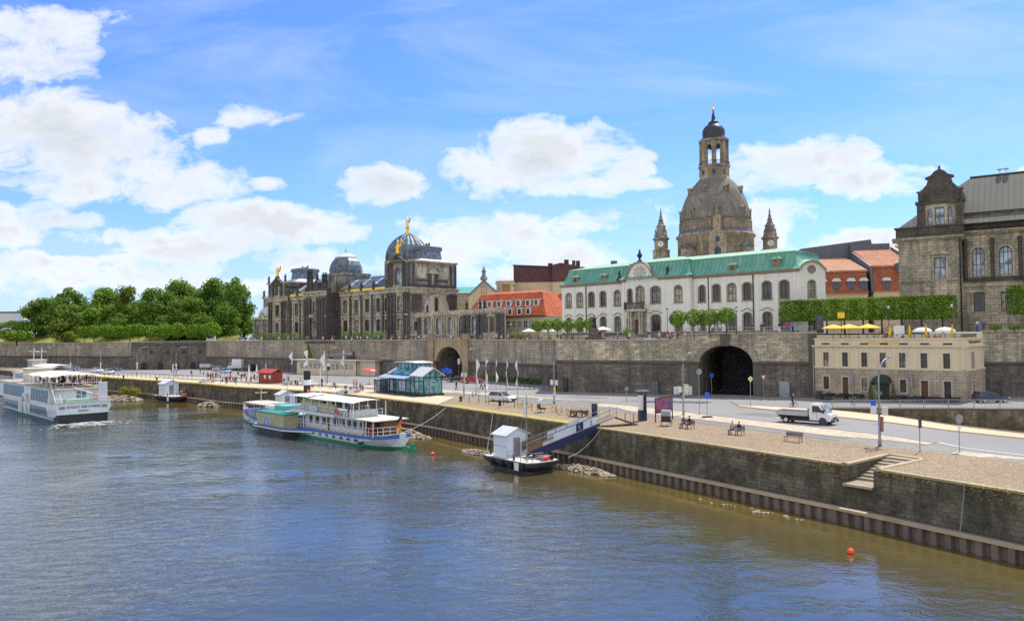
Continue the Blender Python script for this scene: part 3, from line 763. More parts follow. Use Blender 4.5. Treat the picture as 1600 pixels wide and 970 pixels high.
gw, GLn = terrace_wall("terrace gateway of warm sandstone with the smaller pointed dark arch", (-19.5, 183), (-9.8, 173.8), 12.9, 7.9, "gate_stone", "terrace_stone_low", ops=[(1.7, 10.5, 3.6, 11.4, 3.6)])
mb = MB(-3.6); arch_ring(mb, 6.1, 7.8, 4.4, 3.6, .8); mb.build("arch_ring", M["gate_stone"], gw)
mb = MB(-3.6)
for a, b_ in ((-.9, .9), (11.3, 13.1)): mb.box(a, b_, -.45, .3, 3.6, 12.9); mb.box(a - .15, b_ + .15, -.6, .5, 12.9, 13.1); mb.box(a, b_, -.45, .5, 13.1, 14.3); mb.box(a - .12, b_ + .12, -.57, .62, 14.3, 14.5)
mb.build("pier", M["gate_stone"], gw)
vault(gw, 1.7, 10.5, 3.6, 7.8, 3.6, 16, -3.6)
terrace_wall("long smooth terrace wall rising behind the low beige pavilion", (-99.2, 244.9), (-19.5, 183), 12.9, 7.8, "terrace_smooth")
bw_, _ = terrace_wall("dark brick-patched bastion wall with small arched niches at its foot", (-122, 242), (-99.2, 244.9), 12.8, 11.9, "terrace_stone_low", "terrace_stone_low")
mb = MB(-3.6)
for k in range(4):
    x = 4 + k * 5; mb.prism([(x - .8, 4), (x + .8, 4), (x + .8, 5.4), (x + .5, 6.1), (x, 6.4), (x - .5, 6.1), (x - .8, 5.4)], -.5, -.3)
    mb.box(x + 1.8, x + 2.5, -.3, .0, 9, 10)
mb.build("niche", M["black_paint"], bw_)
terrace_wall("far left terrace wall below the park trees", (-190, 279), (-122, 249), 12.6, 7.9, "terrace_smooth")
terrace_wall("farthest terrace wall running out of the left edge", (-330, 350), (-190, 279), 12.5, 7.9, "terrace_stone_low")
terrace_wall("terrace wall stretch to the right of the restaurant", (68.0, 109.3), (112, 103), 13.9, 9.3)
# corbels under the parapet near the academy
mb = MB(-12)
for k in range(14):
    x = 52 + k * .95; mb.box(x - .2, x + .2, -.35, .0, 12.2, 12.88)
u_ = ud((-99.2, 244.9), (-19.5, 183)); cr = thing("corbel_row", "row of small stone corbels projecting below the terrace edge", "corbels", (-99.2, 244.9, 12), u=u_); mb.build("corbel", M["pier_stone"], cr)
# terrace surfaces
WLINE = [(-330, 350.3), (-190, 279.3), (-122, 249.3), (-121.9, 242.4), (-99.2, 245.3), (-19.5, 183.4), (-9.8, 174.2), (9.6, 146.3), (8.1, 133.6)]
nx_, ny_ = .422, .907
poly_sheet("terrace", [(x, y, 12.5) for x, y in WLINE] + [(27.2, 124.8, 12.5), (50, 175, 12.5), (40, 260, 12.5), (-150, 420, 12.5), (-330, 480, 12.5)], "terrace_gravel")
poly_sheet("upper_terrace", [(28.5, 124.2, 13.85), (46.7, 115.8, 13.85), (58, 113.5, 13.85), (68.2, 109.8, 13.85), (112, 103.4, 13.85), (140, 180, 13.85), (60, 200, 13.85), (12, 172, 13.85), (20, 160, 13.85)], "terrace_gravel")
mb = MB(); mb.quad((-330, 320, 11.9), (-92, 269, 11.9), (-104, 284, 15.6), (-330, 338, 17)); mb.quad((-104, 284, 15.6), (-330, 338, 17), (-330, 420, 17), (-104, 350, 15.6)); structure("lawn", mb, M["park_grass"])
poly_sheet("terrace_slope", [(27.2, 124.85, 12.52), (30.4, 123.4, 13.86), (20, 161, 13.86), (14, 160, 12.52)], "terrace_gravel")
# ================================================================== white palace with green copper roof
pa = thing("palace", "long white baroque palace with a green copper mansard roof and curved central gable", "palace", (11.1, 167, 13.9), u=(37.56, -39))
Z0 = 13.9
UP = [(1.2, 2.7), (4.4, 5.95), (7.7, 9.2), (10.85, 12.35), (14.65, 16.15), (30.0, 31.55), (34.75, 36.05), (37.65, 39.2), (40.8, 42.35), (43.8, 45.4), (47.6, 49.2), (50.8, 52.4)]
CUP = [(18.75, 19.85), (20.9, 22.75), (24.5, 26.6)]
mb = MB(-Z0); Cx0, Cx1, Cy = 17.3, 33.5, -.9
def sel(lst, a, b_): return [o for o in lst if a < o[0] and o[1] < b_]
opsU = [(a, b_, 19.9, 23.0, .55) for a, b_ in UP]; opsL = [(a, b_, 14.45, 17.65, .55) for a, b_ in UP]
wall_open(mb, 0, Cx0, 13.9, 24.8, sel(opsU + opsL, 0, Cx0)); wall_open(mb, Cx1, 54.1, 13.9, 24.8, sel(opsU + opsL, Cx1, 54.1))
copsU = [(18.75, 19.85, 20.0, 23.1, .5), (20.9, 22.75, 20.0, 23.5, .7), (24.5, 26.6, 20.05, 23.3, .6), (30.0, 31.55, 20.0, 23.15, .55)]
copsL = [(24.5, 26.6, 14.4, 17.75, .6), (18.6, 19.3, 14.5, 17.3, .3), (30.0, 31.55, 14.45, 17.65, .55)]
wall_open(mb, Cx0, Cx1, 13.9, 24.9, copsU + copsL, Cy)
for x in (Cx0, Cx1): mb.quad((x, Cy, 13.9), (x, 0, 13.9), (x, 0, 24.9), (x, Cy, 24.9))
ch = Matrix.Translation((54.1, 0, 0)) @ Matrix.Rotation(radians(45), 4, 'Z')
mb.M = ch; wall_open(mb, 0, 4.6, 13.9, 24.3, [(1.75, 2.8, 20.0, 22.8, .35), (1.75, 2.8, 14.45, 17.5, .35)])
mb.prism([(0, 24.3), (4.6, 24.3), (4.6, 24.6), (3.95, 25.3), (3.2, 25.85), (2.3, 26.05), (1.4, 25.85), (.65, 25.3), (0, 24.6)], 0, .5)
mb.M = None
ex, ey = 54.1 + 4.6 * .7071, 4.6 * .7071
mb.quad((ex, ey, 13.9), (ex - 3.4, 11, 13.9), (ex - 3.4, 11, 24.8), (ex, ey, 24.8)); mb.quad((0, 0, 13.9), (0, 11, 13.9), (0, 11, 24.8), (0, 0, 24.8)); mb.quad((0, 11, 13.9), (ex - 3.4, 11, 13.9), (ex - 3.4, 11, 24.8), (0, 11, 24.8))
for x in (.2, 3.2, 6.4, 9.6, 13.4, 16.6, 33.8, 36.9, 40, 46.4, 49.9, 53.2): mb.box(x, x + .55, -.09, 0, 14.4, 24.4)
for x in (17.4, 20.15, 23.2, 27.2, 32.6): mb.box(x, x + .6, Cy - .1, Cy, 14.4, 24.6)
mb.build("wall", M["palace_white"], pa)
for a, b_ in UP:
    if Cx0 < a < Cx1: continue
    win(pa, (a + b_) / 2, 19.9 - Z0, b_ - a, 3.1, 0, .3, .55, "brown_wood", "palace_trim", .2, 2, 3)
    win(pa, (a + b_) / 2, 14.45 - Z0, b_ - a, 3.2, 0, .3, .55, "brown_wood", "palace_trim", .18, 2, 3, hood="arch", sill=False)
for o in copsU + copsL: win(pa, (o[0] + o[1]) / 2, o[2] - Z0, o[1] - o[0], o[3] - o[2], Cy, .3, o[4], "brown_wood", "palace_trim", .2, 2, 3, hood="arch" if o[2] < 18 else None)
for z in (20.0, 14.45): win(pa, 2.275, z - Z0, 1.05, 2.8 if z > 18 else 3.05, 0, .3, .35, "brown_wood", "palace_trim", .2, 2, 3, Mx=ch)
mb = MB(-Z0); mb.M = ch; mb.lathe([(.62, 0), (.62, .1), (.45, .14), (.45, .02)], 14); mb.M = None
mb2 = MB(-Z0); mb2.M = ch @ Matrix.Translation((2.3, -.03, 24.75)) @ Matrix.Rotation(radians(90), 4, 'X')
mb2.lathe([(.7, 0), (.7, .12), (.5, .12), (.5, .03)], 16); mb2.build("oculus", M["palace_trim"], pa, True)
# cornice
mb = MB(-Z0)
for a, b_, yy in ((-.3, Cx0, 0), (Cx1, 54.3, 0)): mb.prismx([(yy, 24.35), (yy - .12, 24.35), (yy - .5, 24.75), (yy - .5, 24.93), (yy + .3, 24.93)], a, b_)
for a, b_ in ((Cx0 - .1, 18.3), (26.3, Cx1 + .1)): mb.prismx([(Cy, 24.5), (Cy - .12, 24.5), (Cy - .5, 24.85), (Cy - .5, 25.02), (Cy + .3, 25.02)], a, b_)
mb.M = ch
pts = [(-.1, 24.4), (.55, 25.2), (1.35, 25.78), (2.3, 26.0), (3.25, 25.78), (4.05, 25.2), (4.75, 24.4)]
for a, b_ in zip(pts, pts[1:]): mb.add([(a[0], -.35, a[1]), (b_[0], -.35, b_[1]), (b_[0], -.35, b_[1] + .3), (a[0], -.35, a[1] + .3), (a[0], .1, a[1]), (b_[0], .1, b_[1]), (b_[0], .1, b_[1] + .3), (a[0], .1, a[1] + .3)], [(0, 1, 2, 3), (3, 2, 6, 7), (0, 4, 5, 1)])
mb.M = None
mb.build("cornice", M["palace_trim"], pa)
mb = MB(-Z0)
mb.box(-.05, Cx0, -.08, 0, 13.9, 14.35); mb.box(Cx1, 54.1, -.08, 0, 13.9, 14.35); mb.box(Cx0, Cx1, Cy - .08, Cy, 13.9, 14.35); mb.build("plinth", M["pier_stone"], pa)
rp = [(-.55, 24.9), (-.1, 25.25), (.45, 25.9), (.85, 26.9), (1.15, 28.0), (1.0, 28.12), (5.3, 29.2)]
mb = MB(-Z0)
def mansard(mb, x0, x1, y0, y1, prof, k_top):
    loops = []
    hw = min(x1 - x0, y1 - y0) / 2
    for d, z in prof:
        d = min(d, hw - .02); loops.append([(x0 + d, y0 + d, z), (x1 - d, y0 + d, z), (x1 - d, y1 - d, z), (x0 + d, y1 - d, z)])
    mb.rings(loops[:k_top + 1], False, True, 0); mb.rings(loops[k_top:], True, True, 1)
mansard(mb, 0, 54.2, 0, 11, rp, 4); mansard(mb, Cx0, Cx1, Cy, 10.7, [(d, z + .14) for d, z in rp], 4)
mb.M = ch @ Matrix.Translation((0, 0, 0))
arcs = [(-.15, 24.7), (.5, 25.45), (1.3, 26.03), (2.3, 26.28), (3.3, 26.03), (4.1, 25.45), (4.8, 24.7)]
mb.rings([[(x, -.3, z) for x, z in arcs], [(x, 2.6, z + .4) for x, z in arcs]], False, False, 1); mb.M = None
mb.build("roof", [M["copper_roof"], M["copper_light"]], pa)
# central gable
gp = [(17.9, 24.9), (18.5, 25.1), (18.9, 25.7), (19.2, 26.5), (19.7, 27.25), (20.5, 27.95), (21.8, 28.3), (23.1, 27.95), (23.9, 27.25), (24.4, 26.5), (24.8, 25.7), (25.4, 25.15), (26.4, 24.9)]
mb = MB(-Z0); mb.prism(gp, Cy - .05, Cy + .6, 0)
for a, b_ in zip(gp, gp[1:]):
    mb.add([(a[0], Cy - .38, a[1]), (b_[0], Cy - .38, b_[1]), (b_[0], Cy - .38, b_[1] + .28), (a[0], Cy - .38, a[1] + .28), (a[0], Cy + .7, a[1] + .02), (b_[0], Cy + .7, b_[1] + .02), (b_[0], Cy + .7, b_[1] + .28), (a[0], Cy + .7, a[1] + .28)], [(0, 1, 2, 3), (3, 2, 6, 7), (0, 4, 5, 1)], 1)
g_ = mb.build("gable", [M["palace_white"], M["palace_trim"]], pa)
mb = MB(-Z0); mb.ball((21.8, Cy - .1, 26.3), (.75, .18, 1.0), 10, 6)
for k in range(10):
    a = k * pi / 5; mb.ball((21.8 + 1.25 * cos(a), Cy - .08, 26.2 + 1.15 * sin(a)), (.38, .14, .3), 6, 4)
for sx in (-1, 1): mb.tube([(21.8 + sx * .9, Cy - .1, 25.3), (21.8 + sx * 1.9, Cy - .1, 25.2), (21.8 + sx * 2.3, Cy - .1, 25.6)], .14, 5)
mb.build("cartouche", M["pale_stone"], g_, True)
def urn(parent, x, y, z, k=1.0, mat="bronze"):
    mb = MB(-Z0); mb.lathe([(r * k, z + h * k) for r, h in ((.45, 0), (.4, .25), (.16, .45), (.3, .75), (.55, 1.1), (.5, 1.4), (.25, 1.55), (.34, 1.7), (.16, 1.95), (.2, 2.15), (.03, 2.5))], 10, x, y); return mb.build("urn", M[mat], parent, True)
urn(pa, 21.8, Cy + .1, 28.5)
def figure(mb, x, y, z, h, lean=0.0, wings=0.0):
    """a small roof statue: robe, shoulders, head, raised arm"""
    mb.lathe([(.2 * h, z), (.17 * h, z + .12 * h), (.12 * h, z + .45 * h), (.15 * h, z + .66 * h), (.13 * h, z + .77 * h), (.05 * h, z + .83 * h)], 8, x, y)
    mb.ball((x, y, z + .9 * h), .075 * h, 7, 5)
    mb.tube([(x - .12 * h, y, z + .74 * h), (x - .2 * h, y - .05 * h, z + .6 * h), (x - .12 * h, y - .14 * h, z + .5 * h)], .035 * h, 5)
    mb.tube([(x + .12 * h, y, z + .74 * h), (x + .24 * h, y - .04 * h, z + .8 * h), (x + .27 * h, y - .08 * h, z + 1.0 * h)], .032 * h, 5)
    if wings:
        for sx in (-1, 1):
            w_ = [(x + sx * .06 * h, y + .1 * h, z + .5 * h), (x + sx * .1 * h, y + .12 * h, z + .8 * h), (x + sx * .3 * h * wings, y + .2 * h, z + 1.25 * h), (x + sx * .34 * h * wings, y + .2 * h, z + .95 * h), (x + sx * .24 * h * wings, y + .18 * h, z + .62 * h)]
            mb.add(w_ + [(p[0], p[1] + .05 * h, p[2]) for p in w_], [(0, 1, 2, 3, 4), (9, 8, 7, 6, 5)] + [(i, (i + 1) % 5, 5 + (i + 1) % 5, 5 + i) for i in range(5)])
for x in (16.5, 28.2):
    mb = MB(-Z0); mb.box(x - .4, x + .4, -1.0, -.2, 24.9, 25.5); figure(mb, x, -.6, 25.5, 1.7); mb.build("statue", M["bronze"], pa, True)
def dormer(parent, x, yf, z, w, h, dz, roofmat, wallmat, depth=2.0, pane="glass"):
    mb = MB(-dz); wall_open(mb, x - w / 2, x + w / 2, z, z + h, [(x - w * .26, x + w * .26, z + h * .15, z + h * .85, w * .2)], yf, .15)
    for s in (-1, 1): mb.quad((x + s * w / 2, yf, z), (x + s * w / 2, yf + depth, z), (x + s * w / 2, yf + depth, z + h), (x + s * w / 2, yf, z + h))
    o = mb.build("dormer", M[wallmat], parent)
    win(o, x, z + h * .15 - dz, w * .52, h * .7, yf, .15, w * .2, "brown_wood", None, .1, 2, 2, sill=False, pane=pane, bar=.05)
    mb = MB(-dz); n = 8; pr_ = [(x - (w / 2 + .18) * cos(pi * k / n), z + h - .02 + w * .32 * sin(pi * k / n)) for k in range(n + 1)]
    mb.prism(pr_, yf - .22, yf + depth); mb.build("dormer_roof", M[roofmat], o)
    return o
for x, z in ((3.95, 25.15), (11.7, 25.1), (41.75, 25.1), (50.15, 25.55)): dormer(pa, x, -.02, z, 1.5, 1.25, Z0, "copper_light", "palace_trim")
# portal with columns and balcony
mb = MB(-Z0)
wall_open(mb, 19.5, 23.5, 13.95, 18.6, [(20.75, 22.25, 13.95, 16.9)], Cy - .5, .4); mb.box(19.5, 19.52, Cy - .5, Cy, 13.95, 18.6); mb.box(23.48, 23.5, Cy - .5, Cy, 13.95, 18.6)
mb.box(19.2, 23.8, Cy - 1.75, Cy, 18.45, 18.95); mb.prism([(19.9, 17.7), (23.1, 17.7), (21.5, 18.4)], Cy - .8, Cy - .5)
po = mb.build("portal", M["soot_light"], pa)
for x in (19.85, 20.45, 22.55, 23.15):
    mb = MB(-Z0); mb.lathe([(.36, 14.0), (.36, 14.3), (.25, 14.45), (.21, 17.9), (.34, 18.2), (.34, 18.45)], 10, x, Cy - 1.2); mb.build("column", M["soot_light"], po, True)
mb = MB(-Z0); mb.box(20.75, 22.25, Cy - .14, Cy - .1, 13.95, 16.9); mb.build("door", M["brown_wood"], po)
mb = MB(-Z0)
mb.box(19.2, 23.8, Cy - 1.75, Cy - 1.6, 20.1, 20.28)
for k in range(20): x = 19.3 + k * .232; mb.lathe([(.05, 18.95), (.09, 19.3), (.05, 19.7), (.06, 20.1)], 5, x, Cy - 1.67)
for x in (19.15, 23.45): mb.box(x, x + .4, Cy - 1.85, Cy - 1.45, 18.95, 20.4)
mb.build("balcony", M["soot_dark"], pa)
for x, yy in ((7.0, -.12), (36.85, -.12), (45.85, -.12)):
    mb = MB(-Z0); mb.tube([(x, yy, 14.2), (x, yy, 24.4)], .1, 6); mb.build("downpipe", M["bronze"], pa)
mb = MB(-Z0); mb.box(9, 10, 6, 7, 28.6, 30.0); mb.build("chimney", M["pier_stone"], pa)

# ================================================================== academy with glass domes
AZ = 12.5
ac = thing("art_academy", "large soot-blackened sandstone academy with a ribbed glass dome and golden angels", "academy", (-88.62, 275, AZ), u=(52.0, -50.0))
mb = MB(-AZ); wins = []
def wall_bay(x0, x1, y, bays, zt=28.0):
    ops = []
    for a, b_ in bays: ops += [(a, b_, 21.4, 25.6, 0), (a, b_, 15.6, 19.3, .5)]
    wall_open(mb, x0, x1, AZ, zt, ops, y, .5); 
    for o in ops: wins.append((o, y))
wall_bay(0, 12.6, 0, [(4.7, 7.4)])
wall_bay(12.6, 31.2, 1.2, [(16.0, 18.6), (21.6, 24.0), (27.0, 29.4)])
wall_bay(43.5, 71.2, 1.2, [(46.2, 48.6), (52.4, 54.8), (58.2, 60.6), (64.0, 66.4), (68.4, 70.2)])
wall_bay(71.2, 80.4, 0, [(76.0, 78.8)])
# centre projection
CP = -3.8
wall_bay(31.2, 43.5, CP, [(36.0, 38.7)], 28.4)
mb.quad((31.2, CP, AZ), (31.2, 1.2, AZ), (31.2, 1.2, 28.4), (31.2, CP, 28.4)); q_ = MB(-AZ); q_.quad((43.5, CP, AZ), (43.5, 1.2, AZ), (43.5, 1.2, 28.4), (43.5, CP, 28.4)); q_.box(43.5, 43.8, -1.6, -.8, 13, 27); q_.build("side_wall", M["soot_dark"], ac)
for x in (12.6, 71.2): mb.quad((x, 0, AZ), (x, 19.6, AZ), (x, 19.6, 36.2 if x > 20 else 33), (x, 0, 36.2 if x > 20 else 33))
for xa, xb in ((0, 12.6), (71.2, 80.4)): mb.quad((xa, 19.6, AZ), (xb, 19.6, AZ), (xb, 19.6, 36), (xa, 19.6, 36))
mb.quad((0, 0, AZ), (0, 19.6, AZ), (0, 19.6, 33), (0, 0, 33)); mb.quad((12.6, 14, AZ), (71.2, 14, AZ), (71.2, 14, 30), (12.6, 14, 30))
ENDM = Matrix.Translation((80.4, 0, 0)) @ Matrix.Rotation(radians(90), 4, 'Z')
mb.M = ENDM; eo = [(10.6, 12.1, 21.4, 25.5, .7), (2.6, 4.2, 15.6, 18.4, .5)]; wall_open(mb, 0, 19.6, AZ, 28.0, eo, 0, .5)
for o in eo: wins.append((o, 'E'))
mb.M = None
mb.build("wall", M["soot_stone"], ac)
for o, y in wins:
    r_ = o[4] if len(o) > 4 else 0
    win(ac, (o[0] + o[1]) / 2, o[2] - AZ, o[1] - o[0], o[3] - o[2], 0 if y == 'E' else y, .5, r_, "brown_wood", "soot_light", .45, 2, 3, hood="flat" if o[2] > 20 and y != 'E' else None, Mx=ENDM if y == 'E' else None, bar=.12)
# pilasters and half-columns
class PB:
    def __init__(s, name, mat): s.name = name; s.mat = mat; s.M = None
    def new(s): m_ = MB(-AZ); m_.M = s.M; return m_
    def box(s, *a): m_ = s.new(); m_.box(*a); m_.build(s.name, M[s.mat], ac)
lp = PB("pilaster", "soot_light"); dp = PB("dark_pilaster", "soot_dark")
def pil(pb_, x, y, w, z0, z1, d=.4):
    b_ = pb_.new(); b_.box(x - w / 2, x + w / 2, y - d, y, z0, z1); b_.box(x - w / 2 - .15, x + w / 2 + .15, y - d - .15, y, z1 - .8, z1 - .25); b_.box(x - w / 2 - .15, x + w / 2 + .15, y - d - .15, y, z0, z0 + .5); b_.build(pb_.name, M[pb_.mat], ac)
for x in (.8, 2.2, 9.8, 11.6): pil(dp, x, 0, .9, AZ + .6, 26.6, .5)
for x in (3.6, 8.6): pil(lp, x, 0, .5, AZ + .6, 26.4, .25)
for x in (13.6, 20.1, 25.5, 30.6): pil(dp, x, 1.2, .8, AZ + .6, 26.8)
for x in (15.0, 19.4, 20.9, 24.8, 26.2, 30): pil(lp, x, 1.2, .5, AZ + .6, 26.6, .25)
for x in (44.3, 50.5, 56.5, 62.3, 67.6): pil(dp, x, 1.2, .9, AZ + .6, 26.8)
for x in (45.5, 49.4, 51.6, 55.6, 57.5, 61.4, 63.2, 67): pil(lp, x, 1.2, .5, AZ + .6, 26.6, .25)
for x in (71.9, 73.4, 75, 79.8): pil(dp, x, 0, 1.0, AZ + .6, 26.6, .5)
for x in (32.0, 33.5, 34.9, 40.0, 41.4, 42.8): pil(dp, x, CP, 1.0, AZ + .6, 26.6, .8)
dp.M = ENDM
for x in (.7, 17.2, 18.9): pil(dp, x, 0, 1.0, AZ + .6, 26.6, .35)
dp.box(1.9, 5.8, -.15, 0, 21.2, 26.4); dp.box(15.5, 16.4, -.15, 0, 21.2, 26.4); dp.box(17.6, 19.3, -.16, 0, 21.2, 26.4)
mb = MB(-AZ); mb.M = ENDM
arch_ring(mb, 11.3, 21.0, 4.3, 4.9, .7, -.3, .02)
pts = [(11.3 - 4.3 * cos(pi * k / 14), 21.0 + 4.9 * sin(pi * k / 14)) for k in range(15)]
mb.build("blind_arch", M["soot_light"], ac)
for sx in (-1, 1):
    mb = MB(-AZ); mb.M = ENDM; hp = [p for p in pts if sx * (p[0] - 11.3) > .95]; hp = hp if sx < 0 else hp[::-1]
    mb.prism([(11.3 + sx * 4.25, 20.4)] + hp + [(11.3 + sx * .95, hp[-1][1]), (11.3 + sx * .95, 20.4)], -.06, .0); mb.build("arch_field", M["pale_stone"], ac)
# entablatures and plinths
mb = MB(-AZ)
def entab(b_, xa, xb, y, z0, out=.7):
    b_.prismx([(y + .2, z0 - 1.2), (y - .12, z0 - 1.2), (y - .12, z0 - .45), (y - out, z0 - .1), (y - out, z0 + .25), (y + .3, z0 + .25)], xa, xb)
    b_.box(xa, xb, y - .2, y + .1, z0 - 8.0, z0 - 7.6)
entab(mb, -.6, 12.6 + .5, 0, 28.1); entab(mb, 13.1, 31.2, 1.2, 28.1); entab(mb, 31.2 - .5, 44, CP, 28.5, 1.0); entab(mb, 44, 70.7, 1.2, 28.1); entab(mb, 70.7, 80.9, 0, 28.1)
mb.M = ENDM; entab(mb, -.7, 20.2, 0, 28.1); mb.M = None
mb.build("cornice", M["soot_light"], ac)
mb = MB(-AZ); mb.box(-.2, 12.8, -.5, 0, AZ, AZ + .8); mb.box(12.8, 31, .7, 1.2, AZ, AZ + .8); mb.box(43.7, 71, .7, 1.2, AZ, AZ + .8); mb.box(71, 80.6, -.5, 0, AZ, AZ + .8); mb.box(31, 43.7, CP - .9, CP, AZ, AZ + .8); mb.build("plinth", M["soot_dark"], ac)
# wing roofs with skylights and gilded eaves balustrade
for xa, xb in ((12.7, 31.3), (43.4, 71.1)):
    mb = MB(-AZ); mb.prismx([(1.0, 28.9), (7.3, 33.0), (13.9, 28.9)], xa, xb); rf = mb.build("roof", M["slate_blue"], ac)
    n = 3 if xa < 20 else 4
    for k in range(n):
        x = xa + (xb - xa) * (k + .6) / n; q = MB(-AZ)
        f = lambda t, dx_, up: (x + dx_, 1.0 + 6.3 * t, 28.9 + 4.1 * t + up)
        q.add([f(.2, -.9, .05), f(.2, .9, .05), f(.8, .9, .05), f(.8, -.9, .05), f(.2, -.9, .3), f(.2, .9, .3), f(.8, .9, .3), f(.8, -.9, .3)], [(4, 5, 6, 7), (0, 1, 5, 4), (1, 2, 6, 5), (2, 3, 7, 6), (3, 0, 4, 7)])
        q.build("skylight", M["glass_sky"], rf)
    mb = MB(-AZ); mb.box(xa + .3, xb - .3, .35, .6, 28.35, 28.9); mb.build("gilded_frieze", M["gold"], ac)
    mb = MB(-AZ); mb.box(xa + .3, xb - .3, .3, .65, 28.9, 29.2)
    for k in range(n + 1): x = xa + .8 + (xb - xa - 1.6) * k / n; mb.box(x - .4, x + .4, .1, .9, 28.35, 30.1); mb.lathe([(.3, 30.1), (.45, 30.5), (.1, 31.2)], 6, x, .5)
    mb.build("balustrade", M["soot_dark"], ac)
    mb = MB(-AZ)
    for k in range(int((xb - xa) / .9)): mb.lathe([(.06, 33.0), (.12, 33.4), (.02, 33.8)], 4, xa + .5 + k * .9, 7.3)
    mb.box(xa, xb, 7.22, 7.38, 32.95, 33.12); mb.build("ridge_crest", M["bronze"], rf)
# attic storeys of both pavilions
def attic(x0, x1, y0, y1, z0, z1, right):
    mb = MB(-AZ)
    xm = 76.2 if right else 6.0
    wall_open(mb, x0, x1, z0, z1, [(xm - 1.9, xm + 1.9, z0 + .3, z0 + 5.9, 1.9)], y0, 1.2)
    mb.quad((x0, y0, z0), (x0, y1, z0), (x0, y1, z1), (x0, y0, z1)); mb.quad((x1, y0, z0), (x1, y1, z0), (x1, y1, z1), (x1, y0, z1))
    a = mb.build("attic", M["soot_stone"], ac)
    mb = MB(-AZ); mb.poly([(x, y0 + 1.18, z) for x, z in outline(xm - 1.9, xm + 1.9, z0 + .3, z0 + 5.9, 1.9)]); mb.build("window", M["glass_sky"], a)
    mb = MB(-AZ)
    mb.prismx([(y0 + .3, z1 - .7), (y0 - .1, z1 - .7), (y0 - .6, z1 - .2), (y0 - .6, z1 + .15), (y0 + .3, z1 + .15)], x0 - .6, x1 + .6)
    for s, x in ((-1, x0), (1, x1)): mb.box(x - .1 if s > 0 else x - .6, x + .6 if s > 0 else x + .1, y0 - .6, y1, z1 - .35, z1 + .15)
    mb.box(x0 - .1, x1 + .1, y0 - .12, y0, z0 + .2, z0 + .7); mb.build("cornice", M["soot_light"], a)
    mb = MB(-AZ)
    for x in (xm - 2.9, xm + 2.9): mb.box(x - .5, x + .5, y0 - .45, y0, z0 + .2, z1 - .7)
    mb.prism([(xm - 3.8, z1 - .6), (xm + 3.8, z1 - .6), (xm + 2.6, z1 + .5), (xm, z1 + 1.7), (xm - 2.6, z1 + .5)], y0 - .6, y0 + .6)
    for x in (x0 + .5, x1 - .5): mb.box(x - .5, x + .5, y0 - .3, y0, z0, z1 - .7); figure(mb, x, y0 - .3, z1 + .15, 2.6)
    mb.build("attic_order", M["soot_dark"], a)
    mb = MB(-AZ); mb.box(xm - .6, xm + .6, y0 - .6, y0 + .6, z1 + .4, z1 + 2.0); mb.build("pedestal", M["soot_dark"], a)
    mb = MB(-AZ); figure(mb, xm, y0, z1 + 2.0, 3.5, 0, .9); mb.build("gold_angel", M["gold"], a, True)
    return a
atr = attic(71.2, 80.4, .1, 19.6, 28.3, 36.2, True)
atl = attic(0, 12.6, .1, 19.6, 28.3, 33.6, False)
mb = MB(-AZ); mb.M = ENDM
for x in (.9, 2.6, 17.2, 18.9): mb.box(x - .5, x + .5, -.2, 0, 28.5, 35.4)
mb.box(.3, 19.3, -.15, 0, 28.5, 29.3); mb.box(3.5, 8.5, -.12, 0, 30.2, 30.8); mb.box(11, 16, -.12, 0, 30.2, 30.8); mb.box(8.2, 9.4, -.25, 0, 29.3, 32.6); mb.box(10.6, 11.8, -.25, 0, 29.3, 32.6); mb.build("attic_relief", M["soot_dark"], atr)
mb = MB(-AZ); mb.M = ENDM
mb.prism([(7.6, 32.6), (12.4, 32.6), (10, 34.3)], -.5, 0); mb.box(4, 7.4, -.08, 0, 31.2, 34.6); mb.box(12.6, 16, -.08, 0, 31.2, 34.6); mb.box(9.4, 10.6, -.06, 0, 29.3, 32.4, 0); mb.build("attic_panel", M["soot_light"], atr)
# pale roof edges and glazed lanterns
def lantern(x0, x1, y0, y1, zr, zb, zt, par):
    mb = MB(-AZ); hip_roof(mb, x0 - 3, x1 + 3, y0 - 3.2, y1 + 3.2, [(0, zr), (3, zb)]); rf = mb.build("roof", M["white_roof"], par)
    mb = MB(-AZ); hip_roof(mb, x0, x1, y0, y1, [(0, zb), (.25, zb + (zt - zb) * .6), (-.1, zb + (zt - zb) * .68), (-.1, zt - .3), (.9, zt)]); l_ = mb.build("roof_lantern", M["zinc_roof"], par)
    mb = MB(-AZ)
    n = 5
    for k in range(n):
        xa = x0 + .6 + (x1 - x0 - 1.2) * k / n; xb_ = xa + (x1 - x0 - 1.2) / n - .2; ya = y0 + .6 + (y1 - y0 - 1.2) * k / n; yb = ya + (y1 - y0 - 1.2) / n - .2
        zlo, zhi = zb + .4, zb + (zt - zb) * .58
        mb.quad((xa, y0 + .02, zlo), (xb_, y0 + .02, zlo), (xb_, y0 + .2, zhi), (xa, y0 + .2, zhi)); mb.quad((x1 - .02, ya, zlo), (x1 - .02, yb, zlo), (x1 - .2, yb, zhi), (x1 - .2, ya, zhi))
    mb.build("glazing", M["glass_blue"], par)
    mb = MB(-AZ); mb.box(x0 + 1.2, x1 - 1.2, (y0 + y1) / 2 - .1, (y0 + y1) / 2 + .1, zt, zt + .5)
    for x in (x0 + 1.2, x1 - 1.2): mb.box(x - .15, x + .15, (y0 + y1) / 2 - .2, (y0 + y1) / 2 + .2, zt, zt + 1.0)
    mb.build("crest", M["bronze"], par)
lantern(74.4, 78.2, 7.5, 15.5, 36.3, 37.3, 41.4, atr)
lantern(3.5, 9.5, 7, 15, 33.7, 35.2, 39.2, atl)
